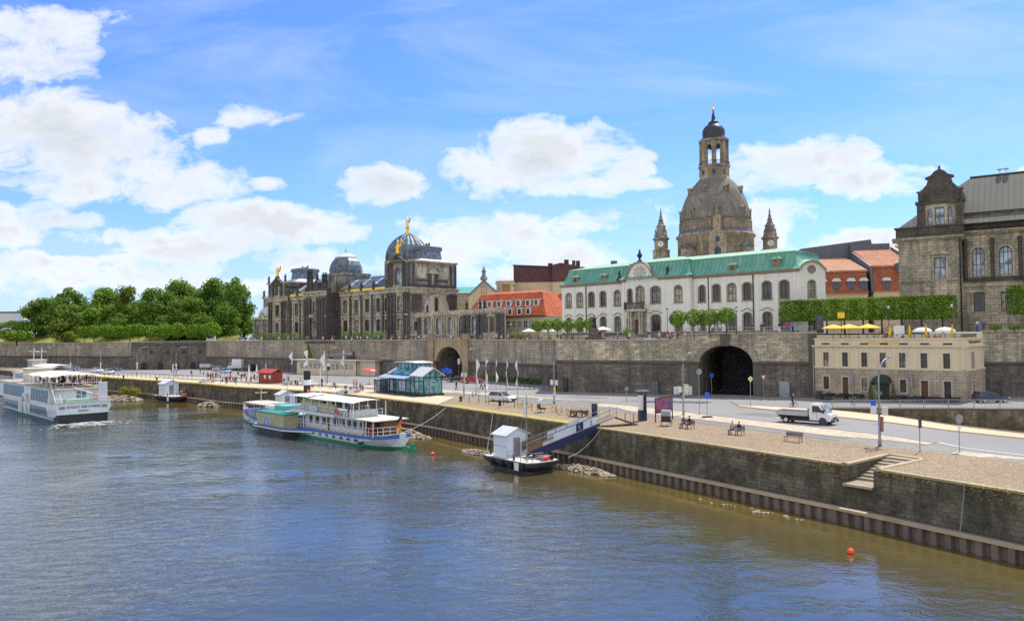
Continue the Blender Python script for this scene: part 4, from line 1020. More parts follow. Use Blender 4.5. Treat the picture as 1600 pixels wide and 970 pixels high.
# big ribbed glass dome
cx, cy = 68.2, 10.1
mb = MB(-AZ); mb.lathe([(7.2, 28), (7.2, 36.6), (6.8, 36.6), (6.8, 37.3)], 16, cx, cy); dm = mb.build("dome_drum", M["soot_stone"], ac)
prof = [(6.7, 37.2), (6.75, 38.5), (6.5, 40.2), (5.7, 42.0), (4.4, 43.6), (2.6, 45.0), (.8, 45.9)]
mb = MB(-AZ); n = 48
loops = [[(cx + r * (1 if i % 2 else .955) * cos(2 * pi * i / n), cy + r * (1 if i % 2 else .955) * sin(2 * pi * i / n), z) for i in range(n)] for r, z in prof]
mb.rings(loops); gd = mb.build("glass_dome", M["dome_glass"], dm)
mb = MB(-AZ)
for k in range(24):
    a = 2 * pi * (k + .5) / 24; mb.tube([(cx + (r + .05) * cos(a), cy + (r + .05) * sin(a), z) for r, z in prof], .07, 4)
mb.build("dome_rib", M["rail_grey"], dm)
mb = MB(-AZ); mb.lathe([(.9, 45.7), (.8, 46.2), (.35, 46.6), (.55, 47.2), (.55, 47.5), (.2, 47.9)], 10, cx, cy); figure(mb, cx, cy, 47.7, 3.0, 0, .7); mb.build("gold_statue", M["gold"], dm, True)
# smaller octagonal glazed dome with flat cap
cx, cy = 36.2, 9.0
mb = MB(-AZ); mb.box(cx - 6, cx + 6, cy - 5.2, cy + 5.2, 27.8, 34.4); mb.box(cx - 6.4, cx + 6.4, cy - 5.6, cy + 5.6, 34.4, 35.2)
for x in (-5.2, -2, 2, 5.2): mb.box(cx + x - .5, cx + x + .5, cy - 5.5, cy - 5.2, 28.6, 34.4)
d2 = mb.build("dome_base", M["soot_stone"], ac)
mb = MB(-AZ); pr2 = [(5.6, 35.2), (5.75, 36.4), (5.4, 38.0), (4.6, 39.5), (3.6, 40.6)]
mb.lathe(pr2, 8, cx, cy, pi / 8); g2 = mb.build("dome", M["zinc_roof"], d2)
mb = MB(-AZ)
for k in range(8):
    a0, a1 = pi / 8 + 2 * pi * k / 8, pi / 8 + 2 * pi * (k + 1) / 8
    for j in range(1, 3):
        (ra, za), (rb, zb_) = pr2[j - 1 + (j == 1) * 0], pr2[j]
    def pt(t, r, z, o=.07):
        x = (1 - t) * cos(a0) + t * cos(a1); y = (1 - t) * sin(a0) + t * sin(a1); return (cx + (r + o) * x, cy + (r + o) * y, z)
    mb.quad(pt(.2, *pr2[0]), pt(.8, *pr2[0]), pt(.86, *pr2[1]), pt(.14, *pr2[1])); mb.quad(pt(.14, *pr2[1]), pt(.86, *pr2[1]), pt(.82, *pr2[2]), pt(.18, *pr2[2])); mb.quad(pt(.18, *pr2[2]), pt(.82, *pr2[2]), pt(.7, *pr2[3]), pt(.3, *pr2[3]))
mb.build("dome_glazing", M["dome_glass"], d2)
mb = MB(-AZ); mb.lathe([(3.75, 40.5), (3.8, 40.9), (2.0, 41.8), (.3, 42.4), (.25, 42.8), (.5, 43.2), (.1, 44.3)], 8, cx, cy, pi / 8); mb.build("dome_cap", M["white_roof"], d2)
# statue groups above the centre projection
mb = MB(-AZ); mb.box(31.0, 43.7, CP + .2, CP + 2, 28.7, 29.7); mb.prism([(36.0, 29.7), (39.2, 29.7), (39.2, 31.6), (37.6, 32.8), (36.0, 31.6)], CP + .2, CP + 1.8)
for x in (32.4, 34.0, 41.2, 42.7): mb.box(x - .45, x + .45, CP + .2, CP + 1.2, 29.7, 31.7 + (x < 35) * 1.6)
mb.build("attic_base", M["soot_dark"], ac)
for x, z, h in ((32.4, 33.3, 3.3), (34.0, 33.3, 3.3), (41.2, 31.7, 3.2), (42.7, 31.7, 3.2), (37.6, 32.7, 2.2)):
    mb = MB(-AZ); figure(mb, x, CP + .7, z, h); mb.build("statue", M["bronze"], ac, True)
mb = MB(-AZ); mb.box(36.1, 38.8, CP - 1.5, CP, 20.2, 20.6); mb.box(36.1, 38.8, CP - 1.5, CP - 1.35, 20.6, 21.3); mb.build("balcony", M["soot_light"], ac)

# ================================================================== low gallery beside the academy
ga = thing("gallery", "single-storey blackened stone gallery with arched niches in front of the academy's end wall", "gallery", (-26, 208, AZ), u=(24.35, -36))
mb = MB(-AZ); go = [(3.6, 6.2, 14.3, 18.8, .6), (10.6, 12.9, 14.3, 18.8, 1.0), (16.9, 19.1, 14.3, 18.8, .9), (22.6, 24.6, 14.3, 18.8, .9), (28.7, 30.7, 14.3, 18.7, .9), (37.4, 39.5, 14.9, 18.0, 0)]
wall_open(mb, 0, 43.4, AZ, 19.4, go, 0, .6); mb.quad((43.4, 0, AZ), (39.2, 3, AZ), (39.2, 3, 19.4), (43.4, 0, 19.4)); mb.quad((0, 0, AZ), (0, 8, AZ), (0, 8, 19.4), (0, 0, 19.4)); mb.build("wall", M["soot_stone"], ga)
for o in go[:-1]: win(ga, (o[0] + o[1]) / 2, o[2] - AZ, o[1] - o[0], o[3] - o[2], 0, .6, o[4], "cream_paint", "soot_light", .3, 2, 3, bar=.12, pane="glass_sky" if o[0] > 10 else "glass")
mb = MB(-AZ); mb.box(37.4, 39.5, .3, .4, 14.9, 18.0); mb.build("door", M["timber"], ga)
mb = MB(-AZ)
for x in (1.0, 25.2, 27.4, 32.0, 34.2, 35.9, 40.9, 42.6): mb = MB(-AZ); mb.box(x - .8, x + .8, -.35, 0, AZ, 18.9); mb.build("dark_pier", M["soot_dark"], ga)
mb = MB(-AZ); mb.prismx([(.2, 19.0), (-.2, 19.0), (-.7, 19.5), (-.7, 19.9), (.2, 19.9)], -.5, 43.9); mb.prismz([(-.2, -.2), (43.6, -.2), (39.2, 3.2), (-.2, 8)], 19.9, 20.4)
mb.prism([(36.4, 18.4), (40.5, 18.4), (38.45, 19.6)], -.6, 0); mb.box(36.6, 37.2, -.3, 0, 14.6, 18.4); mb.box(39.7, 40.3, -.3, 0, 14.6, 18.4); mb.box(35.8, 41.2, -1.2, 0, AZ, 14.6)
for x in (8.4, 9.6, 14, 15.3, 20.2, 21.5): mb.box(x - .3, x + .3, -.2, 0, AZ, 18.9)
mb.build("cornice", M["soot_light"], ga)
for x in (5.2, 26, 32.3, 34.2): mb = MB(-AZ); figure(mb, x, .3, 20.4, 2.2); mb.build("statue", M["bronze"], ga, True)

# ================================================================== orange-roofed house
def dormer2(parent, x, z, w, h, dz, dep=1.6, yf=0.0, mat="white_paint"):
    mb = MB(-dz); mb.box(x - w / 2, x + w / 2, yf, yf + dep, z, z + h); mb.prismx([(yf - .25, z + h + .02), (yf + dep, z + h + .02), (yf + dep, z + h + .25), (yf - .25, z + h + .12)], x - w / 2 - .18, x + w / 2 + .18); o = mb.build("dormer", M[mat], parent)
    mb = MB(-dz); mb.quad((x - w * .32, yf - .02, z + .15), (x + w * .32, yf - .02, z + .15), (x + w * .32, yf - .02, z + h - .12), (x - w * .32, yf - .02, z + h - .12)); mb.build("window", M["glass"], o)
    return o
oh = thing("orange_roof_house", "pale green house with a steep bright orange tiled roof and two rows of white dormers", "house", (-12, 193.5, AZ), u=(20, -15.5))
OL = 25.3
mb = MB(-AZ); wo = [(11.6 + k * 1.75, 12.8 + k * 1.75, 15.7, 17.4, 0) for k in range(7)]
wall_open(mb, 0, OL, AZ, 18.6, wo, 0, .25); mb.quad((OL, 0, AZ), (OL, 11, AZ), (OL, 11, 18.6), (OL, 0, 18.6)); mb.quad((0, 0, AZ), (0, 11, AZ), (0, 11, 18.6), (0, 0, 18.6)); mb.quad((0, 11, AZ), (OL, 11, AZ), (OL, 11, 18.6), (0, 11, 18.6)); mb.build("wall", M["pale_green_wall"], oh)
for o in wo: win(oh, (o[0] + o[1]) / 2, o[2] - AZ, 1.2, 1.7, 0, .25, 0, "white_paint", "pale_stone", .1, 2, 2)
mb = MB(-AZ); hip_roof(mb, -.3, OL + .4, -.5, 11.5, [(0, 18.5), (.2, 18.6), (3.4, 24.4), (5.9, 25.0)]); rf = mb.build("roof", M["orange_tiles"], oh)
mb = MB(-AZ); mb.box(-.4, OL + .5, -.62, -.45, 18.35, 18.6); mb.build("gutter", M["bronze"], rf)
for x in (4.4, 7.4, 10.4, 13.4, 16.4, 19.3, 21.8): dormer2(oh, x, 21.0, 1.45, 1.45, AZ, 1.7, .85)
for x in (14.6, 17.5, 20.1): dormer2(oh, x, 19.0, 1.45, 1.4, AZ, 1.3, -.1)
oh2 = thing("orange_roof_wing", "orange-roofed wing with white dormers half hidden beside the palace's left end", "house", (14.4, 186, AZ), u=(14, 3))
mb = MB(-AZ); mb.box(-4, 14, 0, 10, AZ, 18.6); mb.build("wall", M["pale_green_wall"], oh2)
mb = MB(-AZ); hip_roof(mb, -4.3, 14.3, -.5, 10.5, [(0, 18.5), (3.2, 24.3), (5.2, 24.8)]); mb.build("roof", M["orange_tiles"], oh2)
for z, y in ((21.3, .9), (19.2, -.05)): dormer2(oh2, -.4, z, 1.3, 1.3, AZ, 1.5, y)
for z, y in ((21.3, .9), (19.2, -.05)): dormer2(oh2, 2.4, z, 1.3, 1.3, AZ, 1.5, y)

# ================================================================== brown block with beige lower storeys
bh = thing("hotel_block", "tall block with dark brown tiled top floor over plain beige walls behind the orange roof", "building", (.6, 232, 4), u=(1, -.12))
mb = MB(-4); mb.box(0, 12.0, 0, 14, 4, 30.2); mb.box(12.0, 20.5, -1.5, 14, 4, 30.4); mb.build("wall", M["beige_wall"], bh)
mb = MB(-4); mb.prism([(0, 30.25), (11.9, 30.25), (11.9, 34.6), (.7, 35.3), (0, 35.3)], -.2, 13); mb.prism([(11.95, 30.0), (20.4, 30.4), (20.4, 34.3), (19, 35.0), (14.5, 35.8), (11.95, 35.2)], -1.7, 13); mb.build("brown_storey", M["brown_tiles"], bh)
mb = MB(-4); mb.prism([(-.2, 35.3), (12, 34.6), (12, 34.95), (-.2, 35.65)], -.4, 13.2); mb.build("roof_edge", M["dark_metal"], bh)
for x, y, z, w_ in ((10.4, 3, 34.8, 1.4), (15.4, 3, 35.8, 1.4), (17.9, 2, 35.4, 1.0), (19.1, 2, 35.3, 1.2), (20.2, 0, 32.0, 1.6)):
    mb = MB(-4); mb.box(x, x + w_, y, y + 1.2, z - 1, z + 1.4 + (w_ > 1.5) * 1.2); mb.build("chimney", M["brown_tiles"], bh)
tw = thing("rotunda_house", "small sandstone corner house with a pale low dome roof and orange blind panel", "building", (-4.6, 226, 4), u=(1, -.1))
mb = MB(-4); mb.box(0, 4.9, 0, 8, 4, 30.2); mb.box(-.3, 5.2, -.3, 8, 29.3, 29.9); mb.box(-.3, 5.2, -.3, 8, 25.4, 25.8)
for x in (.3, 1.1, 4.2): mb.box(x, x + .45, -.2, 0, 22, 29.3)
mb.build("wall", M["beige_wall"], tw)
mb = MB(-4); hip_roof(mb, -.4, 5.3, -.4, 8.3, [(0, 30.2), (1.2, 31.2), (2.6, 31.8)]); mb.build("roof", M["white_roof"], tw)
mb = MB(-4); mb.box(1.75, 4.1, -.08, 0, 25.9, 29.2); mb.build("blind_panel", M["tan_tiles"], tw)
gb = thing("gabled_house", "beige gabled house front topped by a bulbous stone finial behind the gallery", "building", (-12.7, 222, 4), u=(1, -.08))
mb = MB(-4); mb.prism([(0, 4), (9.0, 4), (9.0, 25.8), (4.5, 30.0), (0, 25.8)], 0, .6); mb.box(0.05, 8.95, .6, 10, 4, 25.5)
mb.build("wall", M["beige_wall"], gb)
mb = MB(-4); mb.prism([(-.4, 25.7), (-.1, 25.5), (4.5, 29.8), (9.1, 25.5), (9.4, 25.7), (4.5, 30.4)], -.3, 10); mb.build("roof", M["zinc_roof"], gb)
mb = MB(-4); mb.lathe([(1.0, 30.2), (1.1, 31.0), (.6, 31.6), (.45, 32.2), (.75, 32.9), (.3, 33.4), (.35, 33.7), (.05, 34.6)], 10, 4.5, .3); mb.build("finial", M["soot_stone"], gb, True)
win(gb, 4.5, 22.4, 1.6, 2.6, 0, .05, .8, "brown_wood", "pale_stone", .15, 2, 2)
pb = thing("flat_roof_house", "grey-beige house with a pale turquoise roof edge just right of the academy", "building", (-21, 243, 4), u=(1, -.05))
mb = MB(-4); mb.box(0, 12, 0, 10, 4, 27.6); mb.build("wall", M["beige_wall"], pb)
mb = MB(-4); hip_roof(mb, -.4, 12.4, -.4, 10.4, [(0, 27.6), (3, 29.8)]); mb.build("roof", M["turquoise"], pb)
for k in range(4): win(pb, 1.6 + 2.9 * k, 20.4, 1.1, 1.8, 0, .05, 0, "white_paint", "pale_stone", .1, 2, 2)
lh = thing("domed_pavilion", "small sandstone pavilion with a pale blue dome beside the academy's left end", "building", (-97, 283, AZ), u=(1, -.6))
mb = MB(-AZ); lo = [(2.2, 4.4, 14.0, 18.6, 1.0), (6.2, 8.2, 14.0, 18.6, 1.0)]; wall_open(mb, 0, 10, AZ, 21.5, lo, 0, .5); mb.box(0.02, 9.98, .6, 9, AZ, 21.4); mb.box(2, 9, 3, 9, 21, 29)
for x in (.8, 5.3, 9.2): mb.box(x - .5, x + .5, -.3, 0, AZ, 20.5)
mb.build("wall", M["soot_stone"], lh)
mb = MB(-AZ); mb.box(-.5, 10.5, -.6, 9, 20.6, 21.3); mb.prism([(3, 21.3), (7, 21.3), (5, 23.4)], -.6, 0); mb.box(1.6, 9.4, 2.6, 9.4, 28.4, 29.2); mb.build("cornice", M["soot_light"], lh)
for o in lo: win(lh, (o[0] + o[1]) / 2, o[2] - AZ, o[1] - o[0], o[3] - o[2], 0, .5, 1.0, "cream_paint", None, .2, 2, 3)
mb = MB(-AZ); mb.lathe([(4.9, 21.4), (4.7, 23.0), (3.9, 24.4), (2.4, 25.5), (.2, 26)], 14, 5, 4.6); mb.build("dome", M["white_roof"], lh, True)
mb = MB(-AZ); figure(mb, 2.4, 3, 29.2, 2.6); mb.build("statue", M["bronze"], lh, True); mb = MB(-AZ); figure(mb, 8, 3, 29.2, 2.6); mb.build("statue", M["bronze"], lh, True)

# ================================================================== big church dome
fc = thing("domed_church", "great sandstone church with a tall bell-shaped dome and open lantern behind the palace", "church", (75.1, 277, 4))
F = MB(-4)
F.lathe([(15.5, 4), (15.5, 30), (15.0, 31), (13.6, 31.5), (13.6, 48.6), (14.2, 49.0), (14.2, 49.6), (13.4, 50.2)], 32); F.build("drum", M["church_stone"], fc, True)
mb = MB(-4); mb.lathe([(13.5, 49.7), (13.55, 50.0), (13.1, 51.1), (12.9, 51.3)], 32); mb.build("drum_roof", M["slate_blue"], fc, True)
mb = MB(-4); mb.lathe([(12.8, 50.6), (12.8, 54.0), (13.05, 54.1), (13.05, 54.5)], 32)
for k in range(32):
    a = 2 * pi * k / 32; mb.M = Matrix.Rotation(a, 4, 'Z'); mb.box(12.75, 13.0, -.35, .35, 51.4, 53.8); mb.M = None
mb.build("frieze", M["church_stone"], fc)
dp_ = [(12.75, 54.4), (12.6, 56.2), (12.25, 58.4), (11.7, 60.6), (11.0, 62.6), (10.1, 64.6), (9.0, 66.5), (7.8, 68.1), (6.5, 69.6), (5.5, 70.6)]
mb = MB(-4); mb.lathe(dp_, 48); dmm = mb.build("dome", M["church_dome"], fc, True)
mb = MB(-4)
for k in range(8):
    a = 2 * pi * (k + .5) / 8 - .12
    mb.rings([[((r + o) * cos(a + da), (r + o) * sin(a + da), z) for o, da in ((-.1, -.2 / r), (.12, -.2 / r), (.12, .2 / r), (-.1, .2 / r))] for r, z in dp_])
mb.build("dome_rib", M["church_dome"], dmm)
def dome_dormer(ang, r, z, w_, h):
    mb = MB(-4); mb.M = Matrix.Rotation(ang, 4, 'Z')
    mb.box(r - 1.4, r + .35, -w_ / 2, w_ / 2, z, z + h); mb.prismx([(-w_ * .7, z + h), (w_ * .7, z + h), (w_ * .4, z + h + .5), (0, z + h + .9), (-w_ * .4, z + h + .5)], r - 1.4, r + .55)
    o = mb.build("dome_dormer", M["church_stone"], dmm)
    q = MB(-4); q.M = Matrix.Rotation(ang, 4, 'Z'); q.box(r + .3, r + .38, -w_ * .27, w_ * .27, z + .3, z + h * .85); q.build("window", M["glass"], dmm)
base_a = atan2(-277, -75.1)
for k in range(-2, 4): dome_dormer(base_a + .1 + k * pi / 4 , 12.45, 55.2, 1.7, 3.4)
for k in range(-2, 4): dome_dormer(base_a + .45 + k * pi / 4, 9.9, 65.0, 1.3, 1.5)
# ornate gable breaking the drum towards the river, small side dormers
mb = MB(-4); mb.M = Matrix.Rotation(base_a + .05, 4, 'Z')
mb.prismx([(-3.1, 40), (3.1, 40), (3.1, 48.2), (2.2, 49.4), (1.2, 50.6), (0, 51.2), (-1.2, 50.6), (-2.2, 49.4), (-3.1, 48.2)], 12.5, 14.4)
mb.box(13.0, 13.9, -1.5, 1.5, 50.8, 54.4); mb.prismx([(-1.9, 54.4), (1.9, 54.4), (0, 56.6)], 12.6, 13.9); mb.M = mb.M @ Matrix.Translation((13.3, 0, 56.0)); mb.lathe([(.8, 0), (1.0, .9), (.5, 1.8), (.6, 2.4), (.1, 4.4)], 8)
gdm = mb.build("gable", M["church_stone"], fc)
mb = MB(-4); mb.M = Matrix.Rotation(base_a + .05, 4, 'Z'); mb.prismx([(-1.1, 41), (1.1, 41), (1.1, 43.6), (0, 44.4), (-1.1, 43.6)], 14.38, 14.45); mb.prismx([(-.7, 46), (.7, 46), (.7, 47.6), (0, 48.1), (-.7, 47.6)], 14.38, 14.45); mb.build("window", M["glass"], gdm)
for da in (-.72, .80):
    mb = MB(-4); mb.M = Matrix.Rotation(base_a + da, 4, 'Z'); mb.box(12.5, 15.6, -2.4, 2.4, 38, 44.4); mb.prismx([(-2.7, 44.4), (2.7, 44.4), (0, 46.2)], 12.4, 16, 1); mb.build("side_bay", [M["church_stone"], M["slate_blue"]], fc)
    mb = MB(-4); mb.M = Matrix.Rotation(base_a + da, 4, 'Z'); mb.prismx([(-1, 40.2), (1, 40.2), (1, 42.4), (0, 43.2), (-1, 42.4)], 15.58, 15.66); mb.build("window", M["glass"], fc)
# lantern
mb = MB(-4); mb.lathe([(5.9, 70.2), (5.5, 70.8), (5.3, 71.2), (5.3, 74.6), (5.75, 75.0), (5.75, 75.5), (4.6, 75.6)], 24)
lb = mb.build("lantern_base", M["church_stone"], fc)
mb = MB(-4)
for k in range(8): a = 2 * pi * (k + .5) / 8 + .1; mb.M = Matrix.Rotation(a, 4, 'Z'); mb.prismx([(-.5, 71.8), (.5, 71.8), (.5, 73.2), (0, 73.8), (-.5, 73.2)], 5.1, 5.36)
mb.M = None; mb.build("lantern_window", M["glass"], lb)
mb = MB(-4); la = base_a
for k in range(8):
    a = 2 * pi * k / 8 + la; mb.M = Matrix.Rotation(a, 4, 'Z')
    mb.box(3.9, 5.0, -.85, .85, 75.4, 84.2); mb.box(4.9, 5.25, -.45, .45, 75.4, 84.2); mb.M = None
    a2 = a + pi / 8; mb.M = Matrix.Rotation(a2, 4, 'Z') @ Matrix.Rotation(radians(90), 4, 'Z')
    hw = 1.95; rr = 4.55; ol = [(-hw + .6, 81.4)] + [(-(hw - .6) * cos(pi * i / 8), 81.4 + 1.6 * sin(pi * i / 8)) for i in range(9)]
    for p, q in zip(ol[1:], ol[2:]):
        mb.add([(p[0], -rr, p[1]), (q[0], -rr, q[1]), (q[0], -rr, 84.2), (p[0], -rr, 84.2), (p[0], -rr + .6, p[1]), (q[0], -rr + .6, q[1]), (q[0], -rr + .6, 84.2), (p[0], -rr + .6, 84.2)], [(0, 1, 2, 3), (4, 7, 6, 5), (0, 4, 5, 1)])
    mb.M = None
mb.build("lantern_arcade", M["church_stone"], fc)
mb = MB(-4)
for k in range(64): a = 2 * pi * k / 64; mb.tube([(5.45 * cos(a), 5.45 * sin(a), 75.5), (5.45 * cos(a), 5.45 * sin(a), 76.8)], .05, 4)
mb.tube([(5.45 * cos(2 * pi * k / 32), 5.45 * sin(2 * pi * k / 32), 76.8) for k in range(33)], .08, 4); mb.build("gallery_railing", M["slate_blue"], fc)
mb = MB(-4); mb.lathe([(4.4, 84.2), (5.3, 84.3), (5.5, 84.9), (4.9, 85.3)], 24); mb.build("lantern_cornice", M["church_stone"], fc)
mb = MB(-4); mb.lathe([(5.2, 85.25), (4.4, 85.7), (3.95, 86.5), (4.15, 87.6), (4.0, 88.9), (3.2, 90.2), (1.9, 91.2), (1.7, 91.5), (2.0, 91.8), (1.0, 92.3), (.6, 93.2), (.75, 93.6), (.3, 95.4), (.2, 96.2)], 20); cp = mb.build("lantern_cap", M["dark_metal"], fc, True)
mb = MB(-4); mb.ball((0, 0, 96.7), .6, 10, 6); mb.box(-.1, .1, -.1, .1, 97.2, 99.4); mb.box(-.65, .65, -.1, .1, 98.4, 98.65); mb.build("cross", M["gold"], cp)
def stair_tower(x, z, dy=0):
    dx_ = x - 75.1
    mb = MB(-4); mb.lathe([(3.1, 25), (3.1, 44.2), (3.4, 44.6), (2.5, 45), (2.5, 48.2), (3.1, 48.6), (3.1, 49.1), (2.2, 49.6), (1.9, 50.6), (1.5, 51.2), (1.7, 53.2), (1.9, 53.5), (1.3, 54.1), (.8, 55.2), (.95, 55.7), (.5, 56.5), (.55, 57.2), (.3, 57.8), (.3, 58.6), (.04, 60.2)], 8, dx_, dy, pi / 8)
    for k in range(4): a = base_a + pi / 4 + k * pi / 2; mb.lathe([(.4, 49), (.5, 50.2), (.2, 50.8), (.3, 51.4), (.05, 52.4)], 6, dx_ + 2.6 * cos(a), dy + 2.6 * sin(a))
    t = mb.build("stair_tower", [M["church_stone"], M["soot_stone"]], fc)
    for p in t.data.polygons:
        if p.center.z > 44.9: p.material_index = 1
    mb = MB(-4); mb.M = Matrix.Translation((dx_, dy, 46.7)) @ Matrix.Rotation(base_a + pi / 2, 4, 'Z') @ Matrix.Rotation(radians(90), 4, 'X'); mb.lathe([(1.1, 2.2), (1.1, 2.62), (.95, 2.7)], 16); mb.build("clock_face", M["white_paint"], t)
    mb = MB(-4); mb.M = Matrix.Translation((dx_, dy, 46.7)) @ Matrix.Rotation(base_a + pi / 2, 4, 'Z'); mb.box(-.06, .06, -2.76, -2.7, 0, .75); mb.box(0, .5, -2.76, -2.7, -.06, .06); mb.build("clock_hands", M["black_paint"], t)
stair_tower(55.1, 0); stair_tower(95.2, 0)
mb = MB(-4); mb.box(-17.5, 17.5, -13, 15, 4, 39.5); hip_roof(mb, -17.8, 17.8, -13.3, 15.3, [(0, 39.5), (4, 42.5)]); mb.build("nave", M["church_stone"], fc)

# ================================================================== hotel roofs right of the palace
h1 = thing("brick_hotel", "hotel with red tiled mansard wall, tan roof and white-capped dormers right of the palace", "hotel", (66, 168, 13.5), u=(.98, -.2))
mb = MB(-13.5); mb.box(-2, 12.4, 0, 14, 13.5, 22.9); mb.build("wall", M["beige_wall"], h1)
mb = MB(-13.5); mb.prismx([(-.4, 22.9), (.9, 27.7), (14, 27.7), (14, 22.9)], -2, 12.3); mb.box(-2.1, 12.4, -.75, .2, 22.5, 22.9); mb.build("mansard", M["red_tiles"], h1)
mb = MB(-13.5); mb.prismx([(.55, 27.7), (20, 32.3), (20, 31.8), (.55, 27.3)], -2.2, 12.5); mb.build("roof", M["tan_tiles"], h1)
for x in (3.0, 5.9, 8.9, 11.5):
    mb = MB(-13.5); mb.box(x - .75, x + .75, -.35, 1.2, 23.2, 25.2); mb.prism([(x - 1.0, 25.2), (x - .55, 25.9), (x + .55, 25.9), (x + 1.0, 25.2)], -.6, 1.4, 1); o = mb.build("dormer", [M["slate_blue"], M["white_roof"]], h1); win(o, x, 9.9, .95, 1.6, -.37, .05, .35, "dark_metal", None, .1, 2, 1, sill=False, pane="glass_blue")
h2 = thing("slate_roof_hotel", "taller hotel block with slate-blue side and orange sloping roof against the dark ministry", "hotel", (79.6, 166, 13.5), u=(.98, -.2))
mb = MB(-13.5); mb.box(0, 11, 0, 20, 13.5, 22.9); mb.build("wall", M["beige_wall"], h2)
mb = MB(-13.5); mb.prismx([(-.4, 22.9), (.8, 28.7), (20, 28.7), (20, 22.9)], .0, 8.2); mb.build("mansard", M["red_tiles"], h2)
mb = MB(-13.5); mb.prismx([(.4, 28.6), (19, 34.3), (19, 33.8), (.4, 28.2)], -.1, 8.4); mb.build("roof", M["rust_tiles"], h2)
mb = MB(-13.5); mb.prismx([(-.5, 22.9), (.5, 28.6), (19, 34.0), (19, 22.9)], -.5, -.12); mb.prismx([(.5, 24), (1.2, 29.5), (18, 34.6), (18, 24)], 8.5, 12); mb.prism([(-13.5, 31.5), (-11.8, 34.8), (4.5, 36.6), (5.0, 33.5), (5.0, 31)], 19.2, 30); mb.box(-.5, 8.4, 18, 19.1, 33.7, 35.4); mb.build("slate_cladding", M["slate_blue"], h2)
mb = MB(-13.5); mb.prismx([(.3, 29.6), (18, 34.9), (18, 34.6), (.3, 29.3)], 9.6, 17); mb.build("far_roof", M["tan_tiles"], h2)
for x, z in ((2.6, 23.2), (5.6, 27.0), (6.9, 23.2)):
    mb = MB(-13.5); mb.box(x - .75, x + .75, -.45, 1.2, z, z + 2.0); mb.prism([(x - 1.0, z + 2.0), (x - .55, z + 2.7), (x + .55, z + 2.7), (x + 1.0, z + 2.0)], -.7, 1.4, 1); o = mb.build("dormer", [M["slate_blue"], M["white_roof"]], h2); win(o, x, z + .2 - 13.5, .95, 1.6, -.47, .05, .35, "dark_metal", None, .1, 2, 1, sill=False, pane="glass_blue")

# ================================================================== dark ministry at the right edge
SZ = 13.9
mi_ = thing("ministry", "sooty ministry with a curved dormer gable and ribbed metal roof, cut by the right edge", "building", (62.69, 122, SZ), u=(7.11, -5.0))
mb = MB(-SZ); so = [(5.0, 6.65, 22.5, 25.65, 0), (5.0, 6.5, 17.0, 19.6, .3)]
wall_open(mb, 0, 8.75, SZ, 28.6, so, 0, .4); mb.quad((8.75, 0, SZ), (8.75, 2.5, SZ), (8.75, 2.5, 28.6), (8.75, 0, 28.6)); mb.quad((0, 0, SZ), (0, 22, SZ), (0, 22, 28.6), (0, 0, 28.6))
sm = []
for k in range(8): x = 10.85 + 3.58 * k; sm += [(x - .85, x + .85, 22.6, 27.05, .85), (x - .78, x + .72, 17.05, 20.0, 0)]
wall_open(mb, 8.75, 40, SZ, 29.0, sm, 2.5, .5); mb.quad((0, 22, SZ), (40, 22, SZ), (40, 22, 30), (0, 22, 30))
mb.build("wall", M["stand_stone"], mi_)
win(mi_, 5.825, 22.5 - SZ, 1.65, 3.15, 0, .4, 0, "brown_wood", "soot_light", .28, 2, 2, pane="glass_sky", hood="ped", bar=.1)
win(mi_, 5.75, 17.0 - SZ, 1.5, 2.6, 0, .4, .3, "brown_wood", "stand_stone", .28, 2, 2, pane="glass")
for o in sm:
    if o[4]: win(mi_, (o[0] + o[1]) / 2, o[2] - SZ, 1.7, 4.45, 2.5, .5, .85, "brown_wood", "soot_light", .3, 3, 3, pane="glass_sky", bar=.09)
    else: win(mi_, (o[0] + o[1]) / 2, o[2] - SZ, 1.5, 2.95, 2.5, .5, 0, "brown_wood", "stand_stone", .25, 2, 2, pane="glass", hood=None)
mb = MB(-SZ)
for k in range(9): x = 9.15 + 3.58 * k; mb.box(x - .25, x + .25, 1.95, 2.5, 22.2, 28.4); mb.lathe([(.3, 22.2), (.22, 22.6), (.2, 27.6), (.36, 28.2)], 10, x, 1.8)
mb.box(8.76, 40, 2.1, 2.5, 21.7, 22.3); mb.box(8.76, 40, 2.0, 2.5, 29.9, 30.9)
for k in range(12): x = 9.6 + 2.6 * k; mb.box(x - .5, x + .5, 1.95, 2.5, 30.9, 32.2)
mb.box(8.76, 40, 2.2, 2.9, 32.2, 32.6); mb.build("dark_order", M["stand_dark"], mi_)
mb = MB(-SZ); mb.prismx([(.3, 28.3), (-.1, 28.3), (-.8, 28.75), (-.8, 29.0), (.3, 29.0)], -.8, 9.2); mb.box(-.8, .0, -.8, 22, 28.6, 29.0)
mb.prismx([(2.8, 28.9), (2.4, 28.9), (1.7, 29.4), (1.7, 29.7), (2.8, 29.7)], 8.9, 40); mb.box(-.15, 8.9, -.2, 0, 21.9, 22.2); mb.box(8.76, 40, 2.3, 2.5, 20.9, 21.7); mb.build("cornice", M["stand_stone"], mi_)
mb = MB(-SZ); mb.box(-.3, 9.2, -.3, .5, 29.0, 30.5); mb.box(-.5, 9.4, -.5, .7, 30.5, 30.75); mb.box(-.3, .5, .5, 22, 29, 30.5); mb.build("parapet", M["stand_dark"], mi_)
gx0, gx1 = 3.1, 9.0
mb = MB(-SZ); wall_open(mb, gx0, gx1, 30.75, 34.2, [(4.25, 4.85, 30.9, 33.5), (5.3, 6.6, 30.8, 33.6), (7.05, 7.65, 30.9, 33.5)], .3, .4); dg = mb.build("dormer_gable", M["soot_light"], mi_)
